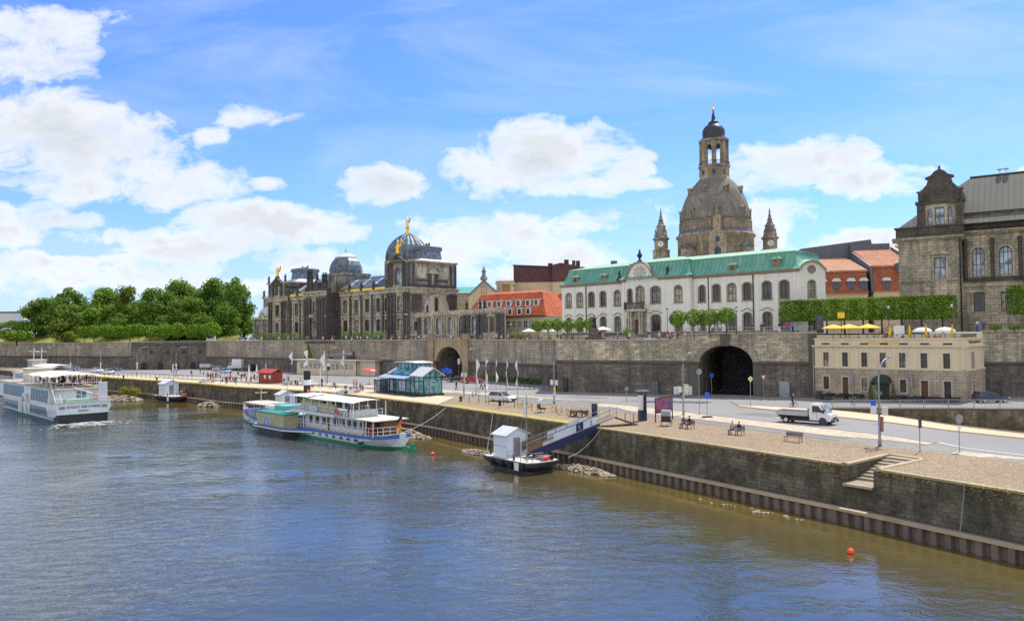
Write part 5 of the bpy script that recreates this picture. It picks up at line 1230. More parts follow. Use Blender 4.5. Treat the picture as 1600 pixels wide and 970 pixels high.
for a, b_ in ((4.25, 4.85), (5.3, 6.6), (7.05, 7.65)): win(dg, (a + b_) / 2, 30.9 - SZ, b_ - a, 2.65, .3, .4, 0, "brown_wood", None, .1, 1 if b_ - a < 1 else 2, 2, sill=False, pane="glass_sky")
mb = MB(-SZ); mb.box(gx0 - .5, gx1 + .5, -.2, .8, 34.2, 34.7)
pl_ = [(-.1, 34.7), (-.1, 36.1), (-.3, 36.15), (-.3, 36.35), (.5, 36.4), (.75, 36.9), (1.15, 37.3), (1.35, 38.1), (.95, 38.2), (.95, 38.45), (1.75, 38.75), (2.3, 39.35)]
pt = [(gx0 + a, b_) for a, b_ in pl_] + [(6.05, 39.65)] + [(gx1 - a, b_) for a, b_ in reversed(pl_)]
mb.prism(pt, -.05, .8); mb.box(gx0 - .3, gx0 + .8, -.1, 7, 30.75, 34.2); mb.box(gx1 - .8, gx1 + .1, -.1, 9, 30.75, 36.0)
for x in (gx0 + .5, gx1 - .5): mb.lathe([(.4, 34.7), (.3, 35.2), (.35, 36.2), (.1, 36.6)], 8, x, -.2)
mb.ball((6.05, -.1, 36.6), (.8, .2, 1.0), 8, 6); mb.lathe([(.2, 39.5), (.12, 40.2)], 6, 6.05, .3); mb.build("gable_crown", M["stand_dark"], dg)
mb = MB(-SZ); mb.prism([(gx0 + .4, 34.6), (gx1 - .5, 34.6), (gx1 - .5, 35.9), (6.05, 37.2), (gx0 + .4, 35.9)], .8, 11); mb.build("gable_roof", M["tan_roof"], dg)
mb = MB(-SZ); hip_roof(mb, -.2, 46, .6, 22, [(0, 30.7), (9.5, 39.2), (10.6, 39.5)]); mb.build("roof", M["tan_roof"], mi_)
mb = MB(-SZ); hip_roof(mb, 9.3, 46, 2.6, 20.5, [(0, 32.5), (8.2, 38.9), (8.9, 39.1)])
mb.build("main_roof", M["tan_roof"], mi_)
mb = MB(-SZ); mb.tube([(9.5, 10.6, 39.5), (40, 10.6, 39.5)], .22, 6); mb.build("ridge", M["stand_dark"], mi_)
mb = MB(-SZ); mb.tube([(8.62, -.3, 14), (8.62, -.3, 28.5)], .14, 6); mb.build("downpipe", M["bronze"], mi_)
for x in (11.5,):
    for q in (0, .9):
        mb = MB(-SZ); mb.M = Matrix.Translation((x + 2.2 + q, 10.6, 40.15)); mb.tube([(0, 0, -.7), (0, 0, .1)], .06, 5); mb.lathe([(.05, .0), (.4, .15), (.45, .3)], 10); mb.build("dish_antenna", M["white_paint"], mi_)

# ================================================================== restaurant built against the terrace
RZ0 = 4.1
rs = thing("restaurant", "restaurant with cream upper floor over rough stone ground floor at the terrace wall's foot", "restaurant", (45.6, 114, RZ0), u=(14.2, -14))
rU = [(1.25, 2.1), (4.0, 4.85), (6.72, 7.57), (9.25, 10.1), (11.82, 12.68), (14.57, 15.44), (17.35, 18.22)]
ro = [(a, b_, 9.0, 11.05, 0) for a, b_ in rU] + [(1.2, 2.05, 5.6, 7.45, 0), (4.0, 4.85, 4.15, 7.45, 0), (6.7, 7.55, 5.6, 7.4, 0), (8.7, 10.5, 4.15, 7.5, .5), (11.85, 12.7, 5.55, 7.35, 0), (14.55, 15.45, 4.2, 7.3, 0), (17.38, 18.25, 5.0, 7.3, 0)]
mb = MB(-RZ0); wall_open(mb, 0, 19.94, 3.9, 13.0, ro, 0, .3, 0)
RM = Matrix.Translation((19.94, 0, 0)) @ Matrix.Rotation(radians(90), 4, 'Z'); mb.M = RM
r2 = [(3.2, 4.4, 8.8, 11.1, 0), (3.3, 4.3, 5.2, 7.3, 0)]; wall_open(mb, 0, 9.8, 3.9, 13.0, r2, 0, .3, 0); mb.M = None
mb.quad((0, 0, 3.9), (0, 9.8, 3.9), (0, 9.8, 13), (0, 0, 13)); mb.box(.02, 19.92, .6, 11, 11.9, 12.2, 0)
mb.build("wall", M["cream_wall"], rs)
mb = MB(-RZ0)
gl = [o for o in ro if o[2] < 8]
wall_open(mb, -.06, 20.0, 3.9, 8.75, gl, -.06, .06); mb.M = RM; wall_open(mb, -.06, 9.9, 3.9, 8.75, [r2[1]], -.06, .06); mb.M = None; mb.quad((-.06, -.06, 3.9), (-.06, 6, 3.9), (-.06, 6, 8.75), (-.06, -.06, 8.75))
mb.build("stone_storey", M["rest_stone"], rs)
for o in ro:
    if abs(o[0] - 8.7) < .01: continue
    dr = o[2] < 4.5
    win(rs, (o[0] + o[1]) / 2, o[2] - RZ0, o[1] - o[0], o[3] - o[2], 0, .3, 0, "brown_wood", "pale_stone" if o[2] < 8 else "cream_wall", .17, 2, 2 if not dr else 4, name="door" if dr else "window", pane="glass" if not dr else "brown_wood", sill=not dr)
for o in r2: win(rs, (o[0] + o[1]) / 2, o[2] - RZ0, o[1] - o[0], o[3] - o[2], 0, .3, 0, "brown_wood", "pale_stone", .15, 2, 2, Mx=RM)
mb = MB(-RZ0)
mb.prismx([(.2, 11.7), (-.1, 11.7), (-.35, 11.95), (-.35, 12.1), (.2, 12.1)], -.35, 20.28); mb.box(-.15, 20.1, -.15, .25, 8.72, 8.95)
mb.M = RM; mb.prismx([(.2, 11.7), (-.1, 11.7), (-.35, 11.95), (-.35, 12.1), (.2, 12.1)], -.3, 9.9); mb.box(-.15, 9.9, -.15, .25, 8.72, 8.94); mb.M = None
mb.box(-.12, 20.06, -.12, .3, 12.9, 13.12); mb.M = RM; mb.box(-.1, 9.85, -.12, .3, 12.9, 13.115); mb.M = None
for x in (0, 3.0, 5.8, 8.4, 10.9, 13.6, 16.4, 19.4): mb.box(x, x + .5, -.05, 0, 8.95, 11.75)
mb.build("cornice", M["cream_wall"], rs)
mb = MB(-RZ0)
for x in (1.2, 4.0, 6.75, 9.4, 12.0, 14.7, 17.5): mb.box(x - .1, x + 1.0, -.03, .0, 12.2, 12.42)
mb.build("vent_slot", M["black_paint"], rs)
def text(body, size, parent, Mx, mat, ext=.02, name="lettering", align='CENTER'):
    cu = bpy.data.curves.new(name, 'FONT'); cu.body = body; cu.size = size; cu.extrude = ext; cu.align_x = align; cu.resolution_u = 2
    o = bpy.data.objects.new(name, cu); o.data.materials.append(M[mat]); COL.objects.link(o)
    dg_ = bpy.context.evaluated_depsgraph_get(); me = bpy.data.meshes.new_from_object(o.evaluated_get(dg_)); me.materials.clear(); me.materials.append(M[mat])
    bpy.data.objects.remove(o)
    o = bpy.data.objects.new(name, me); COL.objects.link(o); o.parent = parent; o.matrix_local = Mx
    return o
X90 = Matrix.Rotation(radians(90), 4, 'X')
text("Radeberger Spezialausschank", .36, rs, Matrix.Translation((9.7, -.14, 12.48 - RZ0)) @ X90, "gold", .03)
text("Radeberger Spezialausschank", .48, rs, RM @ Matrix.Translation((4.6, -.14, 12.42 - RZ0)) @ X90, "brown_wood", .03)
paint("deep_green", (.012, .04, .03), .5)
mb = MB(-RZ0); n = 10
pr_ = [(9.6 - 1.25 * cos(pi * k / n), 7.0 + 1.0 * sin(pi * k / n)) for k in range(n + 1)]
mb.rings([[(x, -.1, z) for x, z in pr_], [(x, -1.1, z - .15) for x, z in pr_]], False, False); mb.poly([(x, -1.1, z - .15) for x, z in pr_]); mb.box(8.3, 8.5, -1.1, -.1, 6.5, 7.0); mb.build("canopy", M["deep_green"], rs)
mb = MB(-RZ0); mb.box(8.7, 10.5, .25, .3, 4.15, 7.4); mb.build("entrance_door", M["black_paint"], rs)
for x in (5.3, 13.4):
    mb = MB(-RZ0); mb.tube([(x, -.05, 8.3), (x, -.8, 8.35)], .03, 5); mb.quad((x - .05, -.12, 8.28), (x + .05, -.82, 8.28), (x + .18, -.82, 6.2), (x + .08, -.12, 6.2)); mb.build("banner", M["sign_pale"] if "sign_pale" in M else paint("sign_pale", (.55, .60, .85), .7), rs)
mb = MB(-RZ0); mb.tube([(-.2, -.2, 4.2), (-.2, -.2, 11.8)], .09, 6); mb.build("downpipe", M["grey_metal"], rs)
# ================================================================== vegetation
def leaves(mb, rng, c, r, n, size, shell=.5, fuzz=.04):
    """leaf-sized quads through an ellipsoid, denser near its skin"""
    rx, ry, rz = r if isinstance(r, tuple) else (r, r, r)
    for _ in range(n):
        z = rng.uniform(-1, 1); a = rng.uniform(0, 2 * pi); q = sqrt(1 - z * z); t = rng.random() ** (.33 * (1 - shell)) * (1 + rng.gauss(0, fuzz))
        d = Vector((q * cos(a), q * sin(a), z))
        p = Vector((c[0] + d.x * rx * t, c[1] + d.y * ry * t, c[2] + d.z * rz * t))
        leaf(mb, rng, p, d, size)
def leaf(mb, rng, p, d, size):
    nn = (d + Vector((rng.uniform(-1, 1), rng.uniform(-1, 1), rng.uniform(-.4, 1.2))) * .8).normalized()
    a = nn.cross(Vector((rng.uniform(-1, 1), rng.uniform(-1, 1), rng.uniform(-1, 1)))).normalized(); b_ = nn.cross(a)
    s = size * rng.uniform(.6, 1.25); w_ = s * .62
    mb.add([tuple(p - a * s * .5), tuple(p + b_ * w_ * .5), tuple(p + a * s * .5), tuple(p - b_ * w_ * .5)], [(0, 1, 2, 3)])
def park_tree(seed, H=20.0, R=6.5, leaf_n=6500, size=.95, mat="leaf_tree"):
    rng = random.Random(seed)
    r = thing("park_tree", "tree", "tree")
    mb = MB(); th = H * .26
    mb.tube([(0, 0, -.5), (.1, 0, th * .5), (0, .1, th), (.2, 0, H * .7)], [.55, .42, .33, .1], 7)
    lobes = []
    for k in range(30):
        z = rng.uniform(.22, .92); a = rng.uniform(0, 2 * pi); rad = R * (.8 if z < .6 else .98 - (z - .5) * 1.15) * rng.uniform(.4, 1.12)
        lobes.append(((rad * cos(a), rad * sin(a), H * z), R * rng.uniform(.16, .46)))
    lobes.append(((0, 0, H * .93), R * .26)); lobes.append(((0, 0, H * .55), R * .5)); lobes.append(((R * .3, 0, H * .32), R * .42)); lobes.append(((-R * .3, 0, H * .36), R * .42))
    for c, rr in lobes[:9]: mb.tube([(0, 0, th * rng.uniform(.7, 1.1)), (c[0] * .5, c[1] * .5, (th + c[2]) * .5), c], [.2, .13, .04], 5)
    mb.build("trunk", M["bark"], r)
    mb = MB()
    tot = sum(q[1] ** 2 for q in lobes)
    for c, rr in lobes: leaves(mb, rng, c, (rr, rr, rr * .85), int(leaf_n * rr * rr / tot), size, .3, .17)
    mb.build("crown", M[mat], r)
    return r
trees = [park_tree(3, mat="leaf_dark"), park_tree(8, mat="leaf_olive"), park_tree(15), park_tree(21, mat="leaf_dark")]
PT = [  # px, top, Y, half width px, kind, label
    (66, 464, 300, 27, 0, "broad park tree at the left end of the wood beside the pale flats"),
    (108, 448, 318, 27, 3, "dark tall park tree with a russet-tinged top, second from the wood's left end"),
    (102, 474, 285, 26, 1, "lower bright park tree standing in front of the dark russet-topped one"),
    (140, 482, 300, 20, 2, "low park tree filling the gap after the dark russet-topped one"),
    (168, 449, 312, 26, 2, "light green park tree with a high rounded top left of the feathery one"),
    (203, 446, 305, 23, 1, "feathery open-topped park tree left of the wood's middle"),
    (247, 449, 300, 29, 0, "wide dark green park tree in the middle of the wood"),
    (288, 438, 318, 27, 2, "tall bright park tree behind the yellowish rounded one"),
    (306, 464, 285, 31, 1, "yellowish rounded park tree in front of the tallest ones"),
    (333, 433, 312, 28, 0, "tallest bright green park tree near the academy"),
    (368, 432, 300, 24, 3, "narrow dark park tree next to the academy's left end"),
    (186, 488, 290, 17, 3, "small shaded park tree between the light green and feathery ones"),
    (352, 470, 285, 20, 3, "low dark park tree below the two tallest"),
    (84, 472, 330, 24, 0, "shaded tree behind the two leftmost park trees"), (150, 466, 332, 24, 3, "dark tree behind the gap left of the light green one"), (190, 462, 335, 26, 0, "tree in the second row behind the light green one"), (232, 462, 338, 24, 3, "dark tree in the second row left of the wide one"), (270, 452, 335, 24, 0, "tree in the second row right of the wide one"), (312, 450, 340, 26, 3, "dark tree in the second row behind the yellowish one"), (350, 445, 335, 24, 2, "tree in the second row between the tallest and the narrow one"), (320, 492, 280, 20, 3, "small dark understorey tree below the yellowish one"), (262, 492, 280, 20, 0, "small understorey tree below the wide dark one"),
    (225, 470, 322, 22, 2, "dark park tree seen between the feathery and the wide ones"), (268, 468, 290, 18, 1, "rounded low park tree right below the wide dark one"), (382, 470, 306, 16, 3, "slim dark park tree touching the academy's left pavilion"), (128, 470, 322, 20, 2, "rounded park tree just right of the russet-topped one, behind it"),
    (20, 500, 320, 22, 3, "low dark park tree under the pale flats at the left edge")]
free = {0: 1, 1: 1, 2: 1, 3: 1}
for i, (px, top, Y, hw, k, lab) in enumerate(PT):
    q = D(px, top, Y); g_ = D(px, 524, Y)
    s_ = (hw * Y / FPX) / 5.6; hz_ = (q.z - 11.5) / 20.2
    sc_ = (s_, s_, hz_); rz = random.uniform(0, 6.28)
    if free[k]: o = trees[k]; free[k] = 0; o.location = (q.x, Y, 11.5); o.rotation_euler = (0, 0, rz); o.scale = sc_; o["label"] = lab; o["group"] = "park trees left of the academy"
    else: dup(trees[k], None, (q.x, Y, 11.5), rz, lab, "park trees left of the academy", sc_)
def clipped(name, label, group, w_, d_, z0, z1, rng, n, size, mat, trunk=.14, ball=False):
    r = thing(name, label, "tree", group=group)
    mb = MB(); mb.tube([(0, 0, -.1), (.03, 0, z0 * .6), (0, 0, z0 + (z1 - z0) * .5)], [trunk, trunk * .8, trunk * .4], 6)
    for a in range(4): mb.tube([(0, 0, z0 * .9), (w_ * .3 * cos(a * 1.57 + .6), d_ * .3 * sin(a * 1.57 + .6), z0 + (z1 - z0) * .5)], [trunk * .5, trunk * .2], 4)
    mb.build("trunk", M["bark"], r)
    mb = MB(); cz = (z0 + z1) / 2
    if ball:
        leaves(mb, rng, (0, 0, cz), (w_ / 2, d_ / 2, (z1 - z0) / 2), n, size, .65)
        for k in range(10): a = rng.uniform(0, 6.28); e = rng.uniform(-.6, 1.2); leaves(mb, rng, (w_ * .42 * cos(a) * cos(e), d_ * .42 * sin(a) * cos(e), cz + (z1 - z0) * .42 * sin(e)), w_ * .15, n // 30, size)
    else:
        for _ in range(n):
            f = rng.random(); t = 1 - rng.random() ** 2 * .35
            x, y, z = rng.uniform(-1, 1), rng.uniform(-1, 1), rng.uniform(-1, 1)
            if f < .38: y = rng.choice((-1, 1)) * t; d = Vector((0, y, .2))
            elif f < .66: z = t * (1 if rng.random() < .75 else -1); d = Vector((0, 0, z))
            elif f < .85: x = rng.choice((-1, 1)) * t; d = Vector((x, 0, .2))
            else: d = Vector((x, y, z))
            k_ = max(abs(x), abs(y)); bulge = 1 - .10 * (abs(z) ** 3)
            p = Vector((x * w_ / 2, y * d_ / 2 * bulge, cz + z * (z1 - z0) / 2 * (1 - .04 * abs(y)) + rng.gauss(0, .09)))
            leaf(mb, rng, p, d.normalized(), size)
    mb.build("crown", M[mat], r)
    return r
rng = random.Random(5)
cl = clipped("clipped_lime", "clipped bright green lime on a slim stem in the terrace row below the park", "clipped limes in the terrace row", 5.2, 4.6, 2.0, 6.6, rng, 1500, .55, "leaf_lime", .16, True)
CX = [(132, 11), (147, 12), (167, 13), (186, 11), (203, 14), (217, 11), (235, 16), (258, 12), (278, 12), (297, 10), (308, 12), (329, 18)]
for i, (px, hw) in enumerate(CX):
    Y = 262 - (px - 132) * .07; q = D(px, 520, Y); s_ = hw * Y / FPX / 2.75; o = cl if i == 0 else dup(cl)
    o.location = (q.x, Y, 12.3); o.scale = (s_, s_, .92 + .05 * (i % 3)); o.rotation_euler = (0, 0, i * 1.3)
q = D(26, 520, 262); cb_ = dup(cl, None, (q.x, 262, 11.8), .4, "wide clipped lime hedge crown alone at the far left of the terrace", None, (2.0, 1.4, .8))
if "group" in cb_: del cb_["group"]
# pleached block in front of the ministry
hd = clipped("pleached_lime", "box-clipped lime tree grown into the long flat hedge above the restaurant", "box-clipped limes above the restaurant", 3.5, 3.4, 2.1, 5.5, rng, 3400, .28, "leaf_lime", .16)
A_, B_ = Vector((45.9, 127.4)), Vector((65.0, 111.3)); NT_ = 9
for i in range(NT_):
    p = A_.lerp(B_, (i + .5) / NT_); o = hd if i == 0 else dup(hd)
    o.location = (p.x, p.y, 13.85); o.rotation_euler = (0, 0, atan2(B_.y - A_.y, B_.x - A_.x) + (pi if i % 2 else 0)); o.scale = (1, 1, 1.0)
bt = clipped("ball_tree", "round-headed small tree in the row before the palace's left wing", "round trees before the palace's left wing", 2.3, 2.3, 1.5, 3.9, rng, 900, .24, "leaf_lime", .08, True)
for i, px in enumerate((840, 856, 871, 887, 904, 921)):
    Y = 146; q = D(px, 504, Y); o = bt if i == 0 else dup(bt); o.location = (q.x, Y, 13.2); o.rotation_euler = (0, 0, i * .9); o.scale = (.95 + .04 * (i % 3),) * 3
for i, px in enumerate((1059, 1084, 1109, 1134)):
    Y = 118 - i * .6; q = D(px, 499, Y)
    o = dup(bt, None, (q.x, Y, 13.3 + .1 * i), i * 1.7, "round-headed small tree in the group of four right of the palace portal", "round trees right of the palace portal", 1.12 + .03 * (i % 2))
q = D(1604, 480, 110); o = dup(hd, None, (q.x, 110, 13.9), 0, "clipped tree just entering at the right edge before the ministry", None, (1.1, 1.1, 1.2))
if "group" in o: del o["group"]
# conifer-shaped climber on the wall and shrubs
def shrub(name, label, x, y, z, rx, ry, rz_, n, size, mat="leaf_dark", cat="shrub", cone=False, seed=1, group=None):
    rg = random.Random(seed); r = thing(name, label, cat, (x, y, z), group=group)
    mb = MB()
    for k in range(5): mb.tube([(0, 0, 0), (rx * .5 * cos(k * 1.26), ry * .5 * sin(k * 1.26), rz_ * .7)], [.04, .015], 4)
    mb.build("stem", M["bark"], r); mb = MB()
    if cone:
        for k in range(n):
            t = rg.random(); a = rg.uniform(0, 6.28); rr = (1 - t) ** .8 * rg.uniform(.6, 1); leaf(mb, rg, Vector((rx * rr * cos(a), ry * rr * sin(a), rz_ * t)), Vector((cos(a), sin(a), .3)), size)
    else:
        for k in range(6): a = k * 1.05; leaves(mb, rg, (rx * .45 * cos(a), ry * .45 * sin(a), rz_ * rg.uniform(.4, .7)), (rx * .5, ry * .5, rz_ * .4), n // 6, size)
    mb.build("foliage", M[mat], r); return r
q = D(472, 558, 203); shrub("ivy_cone", "pointed green climber growing up the wall above the beige pavilion", q.x, 209.5, 7.2, 1.3, .5, 5.2, 500, .5, "leaf_lime", "climber", True)
ab = shrub("round_shrub", "round dark shrub in the row along the academy's foot", 0, 0, 0, 1.6, 1.6, 2.8, 420, .4, "leaf_dark", group="round shrubs along the academy's foot")
for i, px in enumerate((412, 424, 444, 457, 540, 558, 577, 596)):
    Y = 236 - (px - 412) * .18; q = D(px, 520, Y); o = ab if i == 0 else dup(ab); o.location = (q.x, Y, 12.5); o.rotation_euler = (0, 0, i)
for i, (px, lab) in enumerate(((800, "yellowish potted bush by the lamp before the orange-roofed house"), (826, "yellowish bush left of the round trees before the orange-roofed house"), (812, "yellowish bush between two others before the orange-roofed house"))):
    q = D(px, 520, 165); shrub("yellow_bush", lab, q.x, 165 + i * .5, 12.6, 1.1, 1, 1.9, 240, .35, "leaf_bush", seed=i)
q = D(980, 520, 138); shrub("oleander", "bushy green shrub left of the palace portal", q.x, 138, 13.2, 1.2, 1.2, 2.0, 260, .3, "leaf_dark")
for i, (px, lab) in enumerate(((1362, "dark clipped cypress left of the restaurant entrance"), (1397, "dark clipped cypress right of the restaurant entrance"))):
    q = Vector((45.6, 114)) + Vector((.712, -.702)) * (8.2 if i == 0 else 11.2) + Vector((-.702, -.712)) * .8
    shrub("cypress", lab, q.x, q.y, 4.2, .55, .55, 2.6, 420, .2, "leaf_dark", "potted tree", True, i)
q = G(1507, 622, 4.6); shrub("potted_plant", "potted green plant at the restaurant's right corner", q.x, q.y, 4.5, .6, .6, 1.0, 150, .2, "leaf_lime")
for i, px in enumerate((1555, 1585)): q = D(px, 508, 107); shrub("flower_bush", ("leafy flower bed left of the pink blossoms on the terrace at the right edge", "leafy flower bed nearest the right edge on the terrace")[i], q.x, 107, 13.95, 1.1, .6, .9, 260, .2, "leaf_lime", "flower bed")
q = G(217, 607, 0); shrub("willow_bush", "yellow-green willow bush growing on the stony bank by the small white hut", -89, 176, .4, 3.0, 2.0, 2.6, 520, .5, "leaf_bush", "bush")
q = G(128, 600, 0); shrub("bank_bush", "small green bush at the foot of the quay behind the white ship's stern", -106.5, 187.5, .3, 1.6, 1.2, 2.0, 220, .45, "leaf_lime", "bush", seed=4)
shrub("wall_bush", "yellowish bush clinging to the quay wall behind the white ship", -105.0, 193.8, 2.6, .9, .6, 1.3, 140, .35, "leaf_bush", "bush", seed=5)
# low hedge under the wall behind the flags
mb = MB(-4); rg = random.Random(9)
for k in range(1500):
    t = rg.random(); p = Vector((-7.0, 170.2)).lerp(Vector((5.2, 151.2)), t); leaf(mb, rg, Vector((p.x + rg.uniform(-.5, .5) , p.y + rg.uniform(-.5, .5), 4 + rg.random() ** .7 * 1.3)) - Vector((-7, 170, 0)), Vector((0, -.3, 1)), .4)
hg = thing("low_hedge", "low dark ivy hedge along the wall foot behind the five white flags", "hedge", (-7, 170, 4)); mb.build("foliage", M["leaf_dark"], hg)
# dry grass fringing the quay edge
mb = MB(); rg = random.Random(2)
ED = [p3(p) for p in EDGE]
for a, c in zip(ED, ED[1:]):
    L = hypot(c[0] - a[0], c[1] - a[1]); t = Vector((c[0] - a[0], c[1] - a[1], 0)) / L; n1 = Vector((-t.y, t.x, 0)); n1 = -n1 if n1.x > 0 else n1
    if a[1] > 200: continue
    inner = abs(a[0] - 26.3) < .1 or abs(a[0] - 32.1) < .1 or abs(a[0] - 30.7) < .1
    if inner: continue
    cl_ = 0
    for k in range(int(L * 75)):
        s = rg.random() * L
        if sin(s * .9 + a[0]) + .6 * sin(s * 2.3) < rg.uniform(-.6, 1.2): continue
        p = Vector(a) + t * s + n1 * rg.uniform(-.1, .22); p.z = 4.02 - rg.random() ** 2 * 1.0
        up = Vector((0, 0, rg.uniform(-.5, .7))) + n1 * rg.uniform(.1, .9) + t * rg.uniform(-.6, .6); up = up.normalized() * rg.uniform(.12, .42); sd_ = up.cross(n1 + t * .3).normalized() * .016 * (1 + a[1] / 50)
        mb.add([tuple(p - sd_), tuple(p + sd_), tuple(p + up)], [(0, 1, 2)])
tag(mb.build("dry_grass", M["leaf_dry"]), "dry yellow grass tufts hanging over the quay edge", "grass", kind="stuff")
# rubble banks
def rubble(name, label, cx, cy, rx, ry, hgt, n, size, seed, ang=0):
    rg = random.Random(seed); mb = MB()
    for k in range(n):
        a = rg.uniform(0, 6.28); t = sqrt(rg.random()); lx, ly = rx * t * cos(a), ry * t * sin(a); x = cx + lx * cos(ang) - ly * sin(ang); y = cy + lx * sin(ang) + ly * cos(ang)
        s = size * rg.uniform(.5, 1.3); z = hgt * (1 - t ** 1.6) * rg.uniform(.5, 1)
        vs = []
        for (vx, vy, vz) in ((1, 0, 0), (-1, 0, 0), (0, 1, 0), (0, -1, 0), (0, 0, 1), (0, 0, -1), (.6, .6, .5), (-.6, .6, .5), (.6, -.6, .5), (-.6, -.6, .5)):
            kk = s * rg.uniform(.6, 1.1) * .5; vs.append((x + vx * kk * 1.3, y + vy * kk, z + vz * kk * .8))
        mb.add(vs, [(4, 6, 7), (4, 8, 6), (4, 9, 8), (4, 7, 9), (0, 6, 8), (1, 9, 7), (2, 7, 6), (3, 8, 9), (0, 2, 6), (1, 7, 2), (1, 3, 9), (0, 8, 3), (0, 5, 2), (2, 5, 1), (1, 5, 3), (3, 5, 0)])
    return tag(mb.build(name, M["rubble_stone"]), label, "rubble", kind="stuff")
paint("rubble_stone", (.33, .275, .20), .95, var=.5)
rubble("rubble", "bank of pale broken stones in the shallows right of the near landing stage", 7.2, 78.0, 4.3, 1.1, .6, 420, .38, 1, radians(-52))
rubble("rubble", "pale stones in the water left of the near landing stage", -4.2, 90.5, 3.0, 1.2, .4, 160, .4, 2, radians(-52))
rubble("rubble", "stony bank behind the steamer's stern", -15.5, 108.5, 7, 1.6, .8, 300, .5, 3, radians(-55))
rubble("rubble", "stony spit with the willow bush left of the small white hut", -90, 174, 8, 3.2, 1.0, 320, .7, 4, radians(-40))
rubble("rubble", "two stone heaps beside the far landing stage", -62, 155, 4, 1.5, .9, 140, .7, 5, radians(-40))
rubble("rubble", "scattered pale stones awash below the quay stairs", 18.5, 60.5, 5.0, .5, .08, 26, .3, 6, radians(-52))

# ================================================================== boats
def hull(mb, st, keel=-.5, mats=(0, 1, 2), zb=.35):
    """st = [(x, half beam at deck, half beam at water, deck height)]"""
    loops = []
    for x, bd, bw, hgt, *zq in st:
        zb_ = zq[0] if zq else zb
        loops.append([(x, -bw * .7, keel), (x, -bw, 0), (x, -bw - (bd - bw) * .2, zb_), (x, -bd, hgt * .72), (x, -bd, hgt), (x, bd, hgt), (x, bd, hgt * .72), (x, bw + (bd - bw) * .2, zb_), (x, bw, 0), (x, bw * .7, keel)])
    n = 10
    for k in range(len(loops) - 1):
        for i in range(n):
            j = (i + 1) % n; mi = mats[1] if i in (0, 1, 7, 8, 9) else (mats[2] if i == 4 else mats[0])
            if i in (3, 5) and len(mats) > 3: mi = mats[3]
            mb.quad(loops[k][i], loops[k + 1][i], loops[k + 1][j], loops[k][j], mi)
    for l, f in ((loops[0], 1), (loops[-1], -1)):
        mb.poly([l[i] for i in (0, 1, 2, 7, 8, 9)][::f], mats[1]); mb.poly([l[i] for i in (2, 3, 4, 5, 6, 7)][::f], mats[0])
def rail(mb, path, h=1.0, step=1.2, rr=.025, bars=True):
    for a, c in zip(path, path[1:]):
        for hh in (h, h * .5): mb.tube([(a[0], a[1], a[2] + hh), (c[0], c[1], c[2] + hh)], rr, 4)
    L = sum((Vector(c) - Vector(a)).length for a, c in zip(path, path[1:])); pts = resample([tuple(p) for p in path], max(2, int(L / step)))
    for p in pts: mb.box(p[0] - rr, p[0] + rr, p[1] - rr, p[1] + rr, p[2], p[2] + h)
def lifebuoy(parent, x, y, z, ry=True):
    mb = MB(); n = 12
    c = [(x + .33 * cos(2 * pi * k / n), y, z + .33 * sin(2 * pi * k / n)) if ry else (x, y + .33 * cos(2 * pi * k / n), z + .33 * sin(2 * pi * k / n)) for k in range(n + 1)]
    mb.tube(c, .1, 6); return mb.build("lifebuoy", M["orange_red"], parent, True)
plaster("ship_white", (.76, .80, .82), .08, (.40, .36, .30), .35, .35); paint("pale_green", (.45, .66, .54), .5); paint("hull_green", (.03, .26, .16), .5); paint("boot_dark", (.02, .024, .035), .4); paint("deck_tan", (.50, .42, .30), .8); paint("ship_pale_blue", (.46, .60, .80), .4, var=.06)
# white excursion ship heading upstream, stern towards us
s1_ = thing("excursion_ship", "white two-deck excursion ship leaving at the left, passengers under its canopy", "ship", (-72.0, 127.1, 0), u=(-.70, .714))
s1_.scale = (.87, 1, 1); bpy.context.view_layer.update()
mb = MB(); hull(mb, [(0, 4.2, 3.7, 3.4, 1.55), (2, 4.3, 3.9, 3.2, .9), (20, 4.3, 4.1, 2.7), (42, 4.3, 4.1, 2.7), (52, 3.0, 2.4, 3.0), (60, .3, .1, 3.6)], -.4, (0, 1, 2), .55)
hl = mb.build("hull", [M["ship_white"], M["boot_dark"], M["deck_tan"]], s1_)
mb = MB(); mb.box(-.03, 0, -4.22, 4.22, 3.2, 3.45); mb.box(-.2, 57, -4.36, -4.3, 2.55, 2.75); mb.box(.5, 45, 4.3, 4.36, .65, .85); mb.box(-.25, .0, -4.5, 4.5, 1.5, 1.6); mb.build("rubbing_strake", M["pale_green"], hl)
mb = MB(); mb.box(6, 50, -3.9, 3.9, 2.7, 5.6); mb.box(3.2, 6.02, -3.0, 3.0, 3.0, 5.4); cbn = mb.build("superstructure", M["ship_white"], s1_)
mb = MB(); mb.box(5.5, 51, -4.2, 4.2, 5.6, 5.75); mb.box(2.6, 5.6, -3.4, 3.4, 5.4, 5.56); mb.build("upper_deck", M["deck_tan"], s1_)
wme = None
def copies(proto, parent, locs, name):
    for i, l in enumerate(locs):
        o = proto if i == 0 else proto.copy()
        if i: COL.objects.link(o)
        o.parent = parent; o.location = l; o.name = name if i == 0 else name
mb = MB(); mb.box(-.42, .42, -.02, .03, 0, 2.1); pw = mb.build("window", M["glass"], cbn); copies(pw, cbn, [(7.2 + 1.25 * k, 3.92, 3.15) for k in range(11)] + [(27 + 1.25 * k, 3.92, 3.15) for k in range(16)], "window")
mb = MB(); mb.box(-.3, .3, -.02, .03, 0, 1.5); pw = mb.build("window", M["glass"], hl); copies(pw, hl, [(6.5 + 1.1 * k, 4.32, .98) for k in range(12)] + [(27 + 1.25 * k, 4.32, .98) for k in range(14)], "window")
